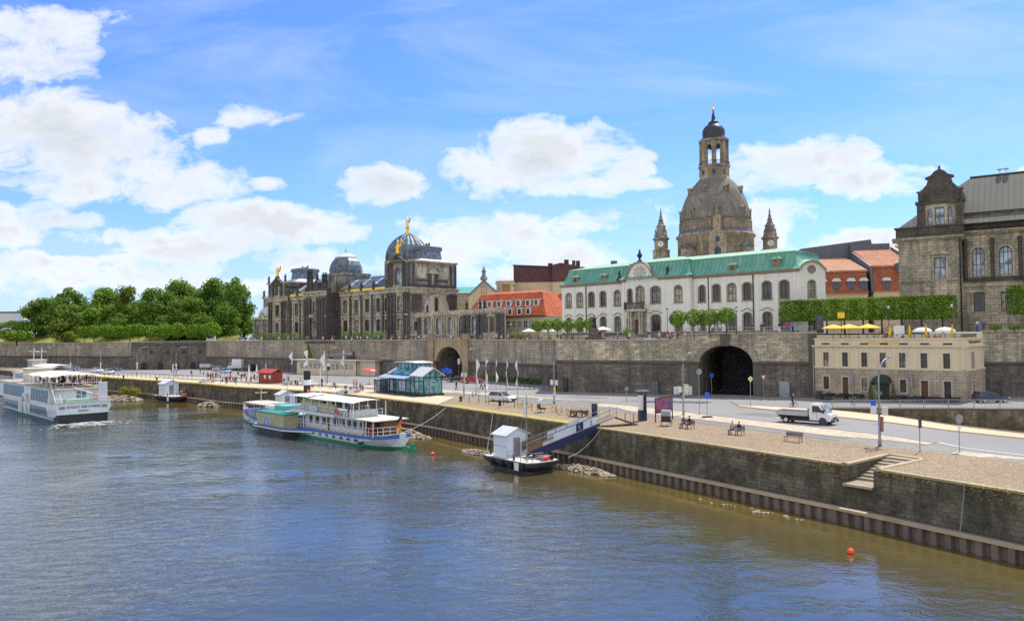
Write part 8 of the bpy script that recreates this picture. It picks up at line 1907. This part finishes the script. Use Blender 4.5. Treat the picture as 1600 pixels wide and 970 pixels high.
q = D(1314, 492, 117); t = thing("hanging_sign", "small yellow square sign with dark lettering under the clipped hedge", "sign", (q.x, 117, 13.9), -.5); mb = MB(); mb.box(-.5, .5, -.05, .05, 2.3, 3.2); mb.build("panel", M["yellow_cloth"], t); mb = MB(); mb.box(-.06, .06, -.04, .04, 0, 2.3); mb.build("post", M["dark_metal"], t); text("CAFE", .36, t, Matrix.Translation((0, -.07, 2.62)) @ X90, "brown_wood", .01) if False else None
q = D(1281, 497, 116); t = thing("display_case", "dark upright display case under the hedge's left part", "case", (q.x, 116, 13.9), -.5); mb = MB(); mb.box(-.5, .5, -.2, .2, 0, 2.9); mb.build("case", M["dark_metal"], t); mb = MB(); mb.box(-.42, .42, -.22, -.2, .5, 2.7); mb.build("glass", M["glass"], t)
# stairs up from the roof terrace
t = thing("roof_stairs", "flight of dark stairs from the restaurant roof up to the terrace", "stairs", rdeck(9.0, 6.0), u=RU); mb = MB()
for k in range(9): mb.box(-2.4 + k * .3, -2.1 + k * .3, -.8, .8, 0, .2 * (k + 1))
mb.build("step", M["pier_stone"], t); mb = MB(); [mb.tube([(-2.4, y, 1.0), (.3, y, 2.8)], .04, 5) for y in (-.8, .8)]; mb.build("handrail", M["dark_metal"], t)
def roof_rail(label, a, b_, name="railing", **k): return railing(name, label, [tuple(a), tuple(b_)], **k)
x0, y0, z0 = rdeck(.2, .25); x1, y1, z1 = rdeck(19.7, .25)
railing("railing", "dark railing around the restaurant's roof terrace", [(x0, y0, 13.1), (x1, y1, 13.1), (x1 + 5, y1 + 5.2, 13.1)], .55, 2.4, .12, "timber")
# terrace railings
wall_off = Vector((.422, .907)) * .25
def wpt(x, z): p = Vector(NEAR_L) + Vector((.907, -.422)) * x + wall_off; return (p.x, p.y, z)
railing("railing", "dark railing along the palace terrace left of the ramp", [wpt(.6, 12.95), wpt(20.3, 12.95)], 1.0, 2.2, .18, "dark_metal")
railing("railing", "grey railing along the ramp and above the big tunnel arch", [wpt(20.3, 12.95), wpt(23.4, 13.95), wpt(42, 13.95)], 1.0, 2.2, .2, "rail_grey")
railing("railing", "dark railing along the long terrace in front of the academy", [(-98.6, 245.3, 12.95), (-59, 214.2, 12.95), (-19.9, 183.9, 12.95)], 1.05, 3, .35, "dark_metal")
railing("railing", "dark railing on the terrace between gateway and wall corner", [(-9.2, 173.8, 12.95), (9.6, 146.7, 12.95)], 1.0, 3, .3, "dark_metal")
railing("railing", "dark railing on the terrace before the ministry at the right edge", [(66.5, 110.2, 13.95), (84, 107.6, 13.95), (100, 105.2, 13.95)], 1.1, 2.2, .2, "dark_metal")
# hedge-level terrace lamps and the monument
def park_lamp(label, x, y, z, H=3.6):
    r = thing("park_lamp", label, "lamp", (x, y, z)); mb = MB(); mb.lathe([(.12, 0), (.1, .5), (.045, .6), (.045, H - .5), (.1, H - .42)], 8); mb.build("post", M["dark_metal"], r)
    mb = MB(); mb.lathe([(.1, H - .42), (.2, H - .05), (.2, H - .03)], 6); mb.build("lamp_glass", M["white_paint"], r); mb = MB(); mb.lathe([(.24, H - .03), (.1, H + .15), (.02, H + .3)], 6); mb.build("cap", M["dark_metal"], r); return r
for px, Y, lab in ((1043, 121, "slim terrace lamp left of the four round trees"), (1151, 117, "slim terrace lamp right of the four round trees"), (1389, 113, "slim white-headed lamp in front of the clipped hedge"), (1488, 108, "slim lamp at the clipped hedge's right end"), (798, 166, "slim terrace lamp before the orange-roofed house"), (896, 142, "slim terrace lamp among the left round trees")):
    q = D(px, 515, Y); park_lamp(lab, q.x, Y, 13.9 if px > 1000 else 12.6, 4.0)
q = D(929, 515, 136); t = thing("monument", "dark bronze statue of a standing figure on a stepped stone base", "monument", (q.x, 136, 12.6)); mb = MB(); mb.frustum((-1.8, 1.8, -1.8, 1.8), (-1.6, 1.6, -1.6, 1.6), 0, .8); mb.frustum((-1.2, 1.2, -1.2, 1.2), (-.5, .5, -.5, .5), .8, 2.6); mb.build("base", M["pier_stone"], t); mb = MB(); figure(mb, 0, 0, 2.6, 2.3); figure(mb, .9, -.9, .8, 1.4); mb.build("bronze_figure", M["bronze"], t, True)
# far building
q = D(0, 505, 440); fb = thing("flats", "pale flat-roofed block of flats at the far left behind the trees", "building", (q.x - 12, 440, 4), 0)
mb = MB(); mb.box(0, 26, 0, 14, 0, 25.5); mb.build("wall", M["white_roof"], fb); mb = MB(); mb.box(-.5, 26.5, -.5, 14, 25.5, 26.3); mb.build("roof", M["pier_stone"], fb)
mb = MB(); mb.box(20.2, 23.6, -.4, 0, 0, 24.0); mb.build("stair_tower", M["ship_pale_blue"], fb)
for k in range(5):
    for j in range(3): win(fb, 2.5 + k * 3.7, 14.5 + j * 3.6, 1.8, 1.6, 0, .04, 0, "white_paint", None, .1, 2, 1, sill=False)
# bicycles
def bicycle(label, x, y, z, rz, cargo=None, group=None):
    r = thing("bicycle", label, "bicycle", (x, y, z), rz, group)
    for xx in (-.52, .52):
        mb = MB(); mb.tube([(xx + .33 * cos(2 * pi * k / 14), 0, .34 + .33 * sin(2 * pi * k / 14)) for k in range(15)], .022, 4)
        for k in range(4): mb.tube([(xx + .32 * cos(k * pi / 4), 0, .34 + .32 * sin(k * pi / 4)), (xx - .32 * cos(k * pi / 4), 0, .34 - .32 * sin(k * pi / 4))], .005, 3)
        mb.build("wheel", M["tyre"], r)
    mb = MB()
    for p in (((-.52, 0, .34), (-.12, 0, .32), (.42, 0, .75), (-.22, 0, .78), (-.12, 0, .32)), ((-.22, 0, .78), (-.52, 0, .34)), ((.52, 0, .34), (.40, 0, .98)), ((-.22, 0, .78), (-.26, 0, .92))): mb.tube(p, .022, 5)
    mb.build("frame", M["dark_metal"], r)
    mb = MB(); mb.tube([(.34, -.26, 1.0), (.42, 0, .99), (.34, .26, 1.0)], .018, 5); mb.build("handlebar", M["chrome"], r)
    mb = MB(); mb.ball((-.27, 0, .95), (.13, .08, .04), 8, 4); mb.build("saddle", M["black_paint"], r)
    return r
for i, (px, py, rz, lab) in enumerate(((819, 637, .2, "dark bicycle parked by the quay edge left of the rickshaws"), (881, 648, -.3, "bicycle leaning at the bollards behind the near gangway"), (896, 650, .5, "bicycle in the middle of the group behind the near gangway"), (912, 652, -.2, "bicycle next to the blue ticket machine"), (667, 620, .4, "bicycle leaning at the glass pavilion's corner"), (745, 619, .9, "bicycle beside the leftmost white banner flag"))):
    q = G(px, py); bicycle(lab, q.x, q.y, 4.0, rz)
q = G(929, 651); t = thing("ticket_machine", "dark blue ticket machine at the head of the near gangway", "ticket machine", (q.x, q.y, 4), -.7); mb = MB(); mb.box(-.3, .3, -.2, .2, 0, 1.6); mb.build("cabinet", M["navy"], t); mb = MB(); mb.box(-.2, .2, -.22, -.2, .9, 1.4); mb.build("screen", M["glass"], t)
q = G(905, 651); t = thing("cargo_cart", "flat wooden handcart among the bicycles behind the gangway", "cart", (q.x, q.y, 4), -.4); mb = MB(); mb.box(-1.1, 1.1, -.45, .45, .55, .85); mb.build("tray", M["timber"], t); [wheel(t, x, y, .3, .06) for x in (-.7, .7) for y in (-.5, .5)]
def rickshaw(label, x, y, rz, hood="rail_grey"):
    r = thing("rickshaw", label, "rickshaw", (x, y, 4), rz)
    for xx, yy in ((-.7, -.55), (-.7, .55), (1.0, 0)):
        mb = MB(); mb.tube([(xx + .31 * cos(2 * pi * k / 14), yy, .33 + .31 * sin(2 * pi * k / 14)) for k in range(15)], .025, 4); mb.build("wheel", M["tyre"], r)
    mb = MB(); mb.box(-1.0, -.1, -.5, .5, .45, .6); mb.box(-1.05, -.9, -.5, .5, .6, 1.2); mb.build("seat", M["black_paint"], r)
    mb = MB(); mb.tube([(-.1, 0, .5), (.4, 0, .4), (.9, 0, .9), (1.0, 0, .33)], .03, 5); mb.tube([(.85, -.25, 1.05), (.9, 0, 1.0), (.85, .25, 1.05)], .02, 4); mb.build("frame", M["grey_metal"], r)
    mb = MB(); n = 8; mb.rings([[(-.95 + .1, y, .7) for y in (-.52, 0, .52)]] + [[(-.55 - .55 * cos(pi * k / n * .62 + .2) , y, 1.0 + .75 * sin(pi * k / n * .62 + .2)) for y in (-.52, 0, .52)] for k in range(n + 1)], False, False); mb.build("hood", M[hood], r); return r
q = G(853, 644); rickshaw("grey-hooded rickshaw parked behind the near landing stage", q.x, q.y, .3, "sign_pale"); q = G(492, 607); rickshaw("hooded rickshaw behind the steamer's funnel", q.x, q.y, .2, "sign_pale"); q = G(1043, 664); rickshaw("dark folded pram-like rickshaw beside the billboard's right post", q.x, q.y, 1.2, "rail_grey")
for i, (px, py) in enumerate(((521, 607), (556, 609), (500, 604))): q = G(px, py); bicycle(("bicycle with its rider seated by the steamer's gangway", "dark bicycle left of the orange-red parasol", "bicycle beside the hooded rickshaw behind the funnel")[i], q.x, q.y, 4, .3 + i)
# restaurant tables in the lane
tb = thing("table_set", "dark folding table with benches before the restaurant's ground floor", "table", group="dark tables before the restaurant"); mb = MB(); mb.box(-.8, .8, -.35, .35, .72, .76); mb.build("tabletop", M["black_paint"], tb)
for y in (-.75, .75): mb = MB(); mb.box(-.8, .8, y - .15, y + .15, .42, .46); mb.box(-.78, .78, y * 1.25 - .02, y * 1.25 + .02, .5, .9); mb.build("bench", M["black_paint"], tb)
for x in (-.6, .6): mb = MB(); mb.box(x - .04, x + .04, -.8, .8, .0, .06); mb.box(x - .03, x + .03, -.03, .03, 0, .72); mb.build("leg", M["dark_metal"], tb)
for i, s in enumerate((2.3, 4.6, 6.6, 12.2, 14.4, 16.6, 18.6)):
    o = tb if i == 0 else dup(tb); p = RO + RU * s - RV * (1.5 + .3 * (i % 2)); o.location = (p.x, p.y, 4.15 + s * .012); o.rotation_euler = (0, 0, -.78 + (i % 3 - 1) * .15)
q = RO + RU * 1.0 - RV * 1.2; t = thing("menu_board", "black A-shaped menu board at the restaurant's left corner", "board", (q.x, q.y, 4.12), -.7); mb = MB(); mb.prismx([(-.35, 0), (.35, 0), (.05, 1.25), (-.05, 1.25)], -.45, .45); mb.build("panel", M["black_paint"], t)
# ================================================================== people
for nm, c in (("skin", (.50, .30, .21)), ("hair_dark", (.03, .022, .016)), ("hair_fair", (.28, .19, .09)), ("hair_grey", (.35, .34, .32))): paint(nm, c, .7)
CLO = {"white": (.78, .77, .74), "red": (.55, .04, .04), "blue": (.07, .16, .50), "black": (.02, .02, .024), "grey": (.24, .25, .27), "pink": (.68, .24, .28), "green": (.10, .26, .12), "beige": (.50, .40, .28), "navy": (.025, .04, .11), "yellow": (.70, .48, .08), "lightblue": (.35, .50, .72), "denim": (.09, .14, .25), "brown": (.16, .09, .05), "purple": (.16, .07, .20)}
for k, c in CLO.items(): paint("cloth_" + k, c, .85, 0, .1)
def skin_mesh(joints, bones, zones):
    """one continuous body grown over a joint skeleton; faces coloured by the nearest bone"""
    names = list(joints); me = bpy.data.meshes.new("tmp"); me.from_pydata([joints[n][0] for n in names], [(names.index(a), names.index(b_)) for a, b_, _ in bones], [])
    o = bpy.data.objects.new("tmp", me); COL.objects.link(o)
    o.modifiers.new("s", 'SKIN'); md = o.modifiers.new("u", 'SUBSURF'); md.levels = 1; md.render_levels = 1
    for i, n in enumerate(names):
        r_ = joints[n][1]; me.skin_vertices[0].data[i].radius = r_ if isinstance(r_, tuple) else (r_, r_); me.skin_vertices[0].data[i].use_root = n == "pelvis"
    dg_ = bpy.context.evaluated_depsgraph_get(); out = bpy.data.meshes.new_from_object(o.evaluated_get(dg_)); bpy.data.objects.remove(o); out.name = "person"
    out.materials.clear()
    for mm in ("skin", "cloth_white", "cloth_denim", "black_paint"): out.materials.append(M[mm])
    segs = [(Vector(joints[a][0]), Vector(joints[b_][0]), z) for a, b_, z in bones]
    for p in out.polygons:
        c = p.center; best = None
        for a, b_, z in segs:
            d = b_ - a; t = max(0, min(1, (c - a).dot(d) / max(d.length_squared, 1e-9))); q = (c - (a + d * t)).length
            if best is None or q < best[0]: best = (q, z)
        p.material_index = best[1]; p.use_smooth = True
    return out
def skeleton(hip=.93, lean=0.0, kneeL=(0, .5), kneeR=(0, .5), footL=(.05, .08), footR=(.05, .08), elL=(.25, .02, 1.16), haL=(.26, -.1, .92), elR=(-.25, .02, 1.16), haR=(-.26, -.1, .92), dz=0.0):
    ch = lambda y, z: (0, y - lean * (z - .93), z + dz)
    J = {"pelvis": (ch(0, .95), (.16, .12)), "chest": (ch(0, 1.26), (.17, .12)), "upper": (ch(0, 1.42), (.13, .1)), "neck": (ch(-.01, 1.52), .055), "chin": (ch(-.03, 1.58), (.07, .085)), "head": (ch(-.02, 1.68), (.085, .1)), "crown": (ch(0, 1.76), (.055, .065))}
    for s, el, ha, kn, ft, n in ((1, elL, haL, kneeL, footL, "L"), (-1, elR, haR, kneeR, footR, "R")):
        J["sh" + n] = ((s * .17, -lean * .5, 1.43 + dz), .06); J["el" + n] = (el, .043); J["wr" + n] = ((el[0] * .15 + ha[0] * .85, el[1] * .15 + ha[1] * .85, el[2] * .15 + ha[2] * .85), .033); J["ha" + n] = ((ha[0], ha[1] - .02, ha[2] - .05), .036)
        J["hip" + n] = ((s * .09, 0, .88 + dz), .095); J["kn" + n] = ((s * .1, kn[0], kn[1]), .066); J["an" + n] = ((s * .1, ft[0], ft[1]), .045); J["to" + n] = ((s * .11, ft[0] - .17, ft[1] - .05), .04)
    B = [("pelvis", "chest", 1), ("chest", "upper", 1), ("upper", "neck", 0), ("neck", "chin", 0), ("chin", "head", 0), ("head", "crown", 0)]
    for n in "LR": B += [("upper", "sh" + n, 1), ("sh" + n, "el" + n, 1), ("el" + n, "wr" + n, 0), ("wr" + n, "ha" + n, 0), ("pelvis", "hip" + n, 2), ("hip" + n, "kn" + n, 2), ("kn" + n, "an" + n, 2), ("an" + n, "to" + n, 3)]
    return J, B
POSES = {}
for nm_, kw in {"stand": {}, "walk": dict(kneeL=(-.16, .5), footL=(-.22, .1), kneeR=(.06, .5), footR=(.34, .14), elL=(.24, .14, 1.16), haL=(.25, .16, .92), elR=(-.24, -.08, 1.15), haR=(-.22, -.26, .98)),
                "lean": dict(lean=.12, elL=(.24, -.16, 1.17), haL=(.2, -.36, 1.08), elR=(-.24, -.16, 1.17), haR=(-.2, -.36, 1.08)),
                "sit": dict(dz=-.40, kneeL=(-.44, .52), footL=(-.42, .09), kneeR=(-.44, .52), footR=(-.48, .09), elL=(.25, -.1, .78), haL=(.14, -.34, .66), elR=(-.25, -.1, .78), haR=(-.14, -.34, .66)),
                "ride": dict(dz=.02, lean=.35, kneeL=(-.3, .72), footL=(-.14, .32), kneeR=(-.2, .52), footR=(.0, .16), elL=(.24, -.42, 1.24), haL=(.22, -.6, 1.08), elR=(-.24, -.42, 1.24), haR=(-.22, -.6, 1.08))}.items():
    J, B = skeleton(**kw); hd_ = Vector(J["head"][0])
    mb = MB(); mb.ball((hd_.x, hd_.y + .025, hd_.z + .035), (.098, .112, .1), 8, 5); h_ = mb.build("hair", M["hair_dark"]); hm = h_.data; bpy.data.objects.remove(h_)
    POSES[nm_] = (skin_mesh(J, B, 0), hm)
LABELS = set()
def person(pose, x, y, z, rz, top, legs, where, hair=None, k=1.0, act=None):
    bm_, hm = POSES[pose]
    o = bpy.data.objects.new("person", bm_); COL.objects.link(o); o.location = (x, y, z); o.rotation_euler = (0, 0, rz); o.scale = (k, k, k)
    for i, mm in ((1, "cloth_" + top), (2, "cloth_" + legs)): o.material_slots[i].link = 'OBJECT'; o.material_slots[i].material = M[mm]
    h_ = bpy.data.objects.new("hair", hm); COL.objects.link(h_); h_.parent = o
    hair = hair or random.choice(("hair_dark", "hair_dark", "hair_fair", "hair_grey")); h_.material_slots[0].link = 'OBJECT'; h_.material_slots[0].material = M[hair]
    act = act or {"stand": "standing", "walk": "walking", "lean": "bending", "sit": "sitting", "ride": "riding"}[pose]
    lab = f"person in {top} top and {legs} trousers {act} {where}"
    if lab in LABELS:
        for t_ in TOPS:
            for l_ in LEGS:
                lab = f"person in {t_} top and {l_} trousers {act} {where}"
                if lab not in LABELS:
                    top, legs = t_, l_; break
            else: continue
            break
        for i, mm in ((1, "cloth_" + top), (2, "cloth_" + legs)): o.material_slots[i].material = M[mm]
    LABELS.add(lab); tag(o, lab, "person"); return o
TOPS = ["white", "red", "blue", "black", "grey", "pink", "white", "beige", "navy", "green", "yellow", "lightblue", "white", "purple"]; LEGS = ["denim", "black", "beige", "navy", "grey", "white", "brown"]
rp_ = random.Random(77)
def crowd(n, px0, px1, line, z, where, pose=("stand", "stand", "walk"), back=(0.5, 2.6), tops=TOPS):
    """people along a terrace edge, between two picture columns"""
    for k in range(n):
        px = px0 + (px1 - px0) * (k + rp_.uniform(.15, .85)) / n
        d = ray(px, 525); (ax, ay), (bx, by) = line
        ux, uy = bx - ax, by - ay; t = (ax * uy - ay * ux) / (d.x * uy - d.y * ux); nn = Vector((-uy, ux)).normalized(); nn = nn if nn.y > 0 else -nn
        bk = rp_.uniform(*back); person(rp_.choice(pose), d.x * t + nn.x * bk, d.y * t + nn.y * bk, z, rp_.uniform(0, 6.28), rp_.choice(tops), rp_.choice(LEGS), where, k=rp_.uniform(.92, 1.06))
LA = ((-99.2, 244.9), (-19.5, 183)); LB = ((-19.5, 183), (-9.8, 173.8)); LC = ((-9.8, 173.8), (9.5, 146)); LD = (NEAR_L, NEAR_R)
crowd(5, 340, 392, LA, 12.52, "on the terrace left of the academy"); crowd(7, 395, 470, LA, 12.52, "on the terrace before the academy's left wing"); crowd(5, 470, 540, LA, 12.52, "on the terrace before the academy's centre")
crowd(9, 540, 610, LA, 12.52, "on the terrace before the academy's right wing", tops=["white", "white", "red", "blue", "grey", "lightblue"]); crowd(12, 610, 672, LA, 12.52, "on the terrace below the ribbed glass dome", tops=["white", "white", "pink", "beige", "grey", "black"])
crowd(10, 680, 734, LB, 12.52, "above the arched gateway", tops=["red", "pink", "navy", "white", "black"]); crowd(9, 738, 790, LC, 12.52, "on the terrace before the gallery's dark door", tops=["white", "white", "black", "pink"])
crowd(14, 792, 866, LC, 12.52, "on the terrace before the orange-roofed house", tops=["red", "pink", "brown", "beige", "white", "navy"]); crowd(6, 872, 940, LD, 12.52, "by the dark monument", tops=["red", "brown", "pink", "white"], back=(1, 6))
crowd(5, 945, 1030, LD, 12.52, "before the palace portal", back=(1, 5)); crowd(11, 1038, 1070, LD, 12.52, "at the foot of the terrace ramp", tops=["pink", "purple", "navy", "white", "red"], back=(.8, 3.5))
crowd(5, 1075, 1140, LD, 13.87, "beside the four round trees", back=(.6, 2)); crowd(3, 1172, 1200, LD, 13.87, "above the big tunnel arch", tops=["black", "navy", "white"], back=(.4, 1.2))
for px, t_, l_, r_ in ((1232, "black", "white", .5), (1243, "red", "denim", 2.8), (1252, "blue", "navy", 2.4)):
    q = D(px, 505, 113.5); person("stand", q.x, 117.4 - (px - 1232) * .02, 13.88, r_, t_, l_, "under the clipped hedge's left end", k=1.05)
for px, t_ in ((1534, "white"), (1543, "blue")): q = D(px, 510, 109.5); person("lean", q.x, 110.6, 13.88, 0, t_, "blue", "at the right terrace railing")
q = D(1424, 497, 114); person("stand", q.x, 116, 13.88, 0, "beige", "brown", "behind the first white parasol")
def guests(lst, where):
    for s, d, t_, r_ in lst: x, y, z = rdeck(s, d); person("sit", x, y, z + .0, r_, t_, rp_.choice(LEGS), where)
guests([(3.4, 1.2, "pink", 1), (4.0, 1.6, "beige", -2), (6.0, 1.1, "pink", 2), (8.2, 1.0, "grey", .4), (8.7, 1.3, "lightblue", 1), (9.5, 1.1, "blue", -1)], "on the restaurant roof under the yellow parasols")
guests([(10.6, .9, "pink", .5), (11.2, 1.2, "white", 2), (12.1, .9, "black", -1), (13.5, 1.1, "grey", 1), (15.4, 1.0, "red", .4), (16.1, 1.3, "red", 2.2), (16.7, 1.0, "pink", -1), (17.3, 1.3, "lightblue", .5), (18.6, 1.0, "pink", 1.5), (19.2, 1.4, "beige", -.5)], "on the restaurant roof by the white parasols")
# on the quay
q = G(713, 610.5); person("walk", q.x, q.y, 4, -1.2, "black", "black", "across the road beside the glass pavilion", k=1.06); q = G(752, 609); person("walk", q.x, q.y, 4, .8, "grey", "navy", "across the road behind the banner flags"); q = G(757, 609); person("walk", q.x, q.y, 4, .8, "lightblue", "denim", "across the road behind the banner flags")
for (q, b_), names_ in zip(bl[:2], (("brown", "black", "denim", "black"), ("beige", "black", "denim", "denim"))):
    f = Vector((cos(river_rz()), sin(river_rz()))); n_ = Vector((f.y, -f.x))
    for i, s in enumerate((-.38, .38)): person("sit", q.x + f.x * s, q.y + f.y * s, 3.97, river_rz(), names_[i], names_[i + 2], "on the bench by the prams" if b_ is bl[0][1] else "on the middle quay bench")
q = D(1252, 615, 96.5); bk = bicycle("bicycle ridden along the lane behind the flatbed truck", 37.4, 101.0, 4.06, .5); person("ride", 37.4 - .2, 101.0 - .1, 4.06, .5 + pi / 2, "navy", "black", "a bicycle behind the truck", "hair_grey")
bicycle("bicycle parked below the green sign before the restaurant", 45.6, 101.5, 4.3, .8)
for i, (px, py, t_, p_) in enumerate(((268, 583, "black", "walk"), (271, 583, "white", "walk"), (276, 586, "black", "lean"), (299, 586, "black", "sit"), (313, 584, "black", "stand"), (318, 592, "black", "stand"), (324, 592, "grey", "stand"), (640 - 83, 607, "red", "stand"))):
    q = G(px, py); person(p_, q.x, q.y, 4 - (.0 if p_ != "sit" else .0), i * 1.1, t_, LEGS[i % 6], "on the footpath near the far landing stage" if px < 330 else "beside the orange-red parasol")
for k in range(30):
    px = 326 + k * 2.7 + rp_.uniform(-1, 1); q = G(px, rp_.uniform(589, 601)); person(rp_.choice(("stand", "sit", "walk", "stand")), q.x, q.y, 4, rp_.uniform(0, 6), rp_.choice(["black", "grey", "white", "red", "navy", "black"]), rp_.choice(LEGS), "in the crowd left of the red kiosk")
for k in range(12):
    px = 440 + k * 3.6; q = G(px, rp_.uniform(597, 603)); person(rp_.choice(("sit", "stand")), q.x, q.y, 4, rp_.uniform(0, 6), rp_.choice(["red", "black", "white", "grey"]), rp_.choice(LEGS), "right of the red kiosk")
for k, (px, py, t_) in enumerate(((503, 604, "black"), (522, 607, "black"), (553, 606, "red"), (563, 610, "purple"), (567, 611, "black"))): q = G(px, py); person("sit" if k in (1, 3) else "stand", q.x, q.y, 4, k, t_, "black", "on the quay between funnel and glass pavilion")
mx = s1_.matrix_world.copy()
for k in range(34):
    x, y = 4.5 + (k // 4) * 1.9 + rp_.uniform(-.3, .3), -3.1 + (k % 4) * 2.05 + rp_.uniform(-.3, .3); v = mx @ Vector((x + 1.5, y, 5.75)); person("sit" if k % 3 else "stand", v.x, v.y, v.z, rp_.uniform(0, 6), rp_.choice(["black", "brown", "beige", "navy", "white", "pink", "yellow"]), rp_.choice(LEGS), "under the leaving ship's canopy")
mx = ps.matrix_world.copy()
for k, (x, y, z) in enumerate(((1.8, 1.5, 1.5), (2.6, .6, 1.45), (12, 1.2, 3.55), (14.5, 1.6, 3.55), (7, 1.9, 3.5))): v = mx @ Vector((x, y, z)); person("sit" if k < 2 else "stand", v.x, v.y, v.z, k, ("brown", "grey", "white", "navy", "blue")[k], "black", "on the paddle steamer's deck")
t = thing("deck_tables", "row of dark tables and benches under the leaving ship's canopy", "table row", mx @ Vector((0, 0, 0))) if False else None
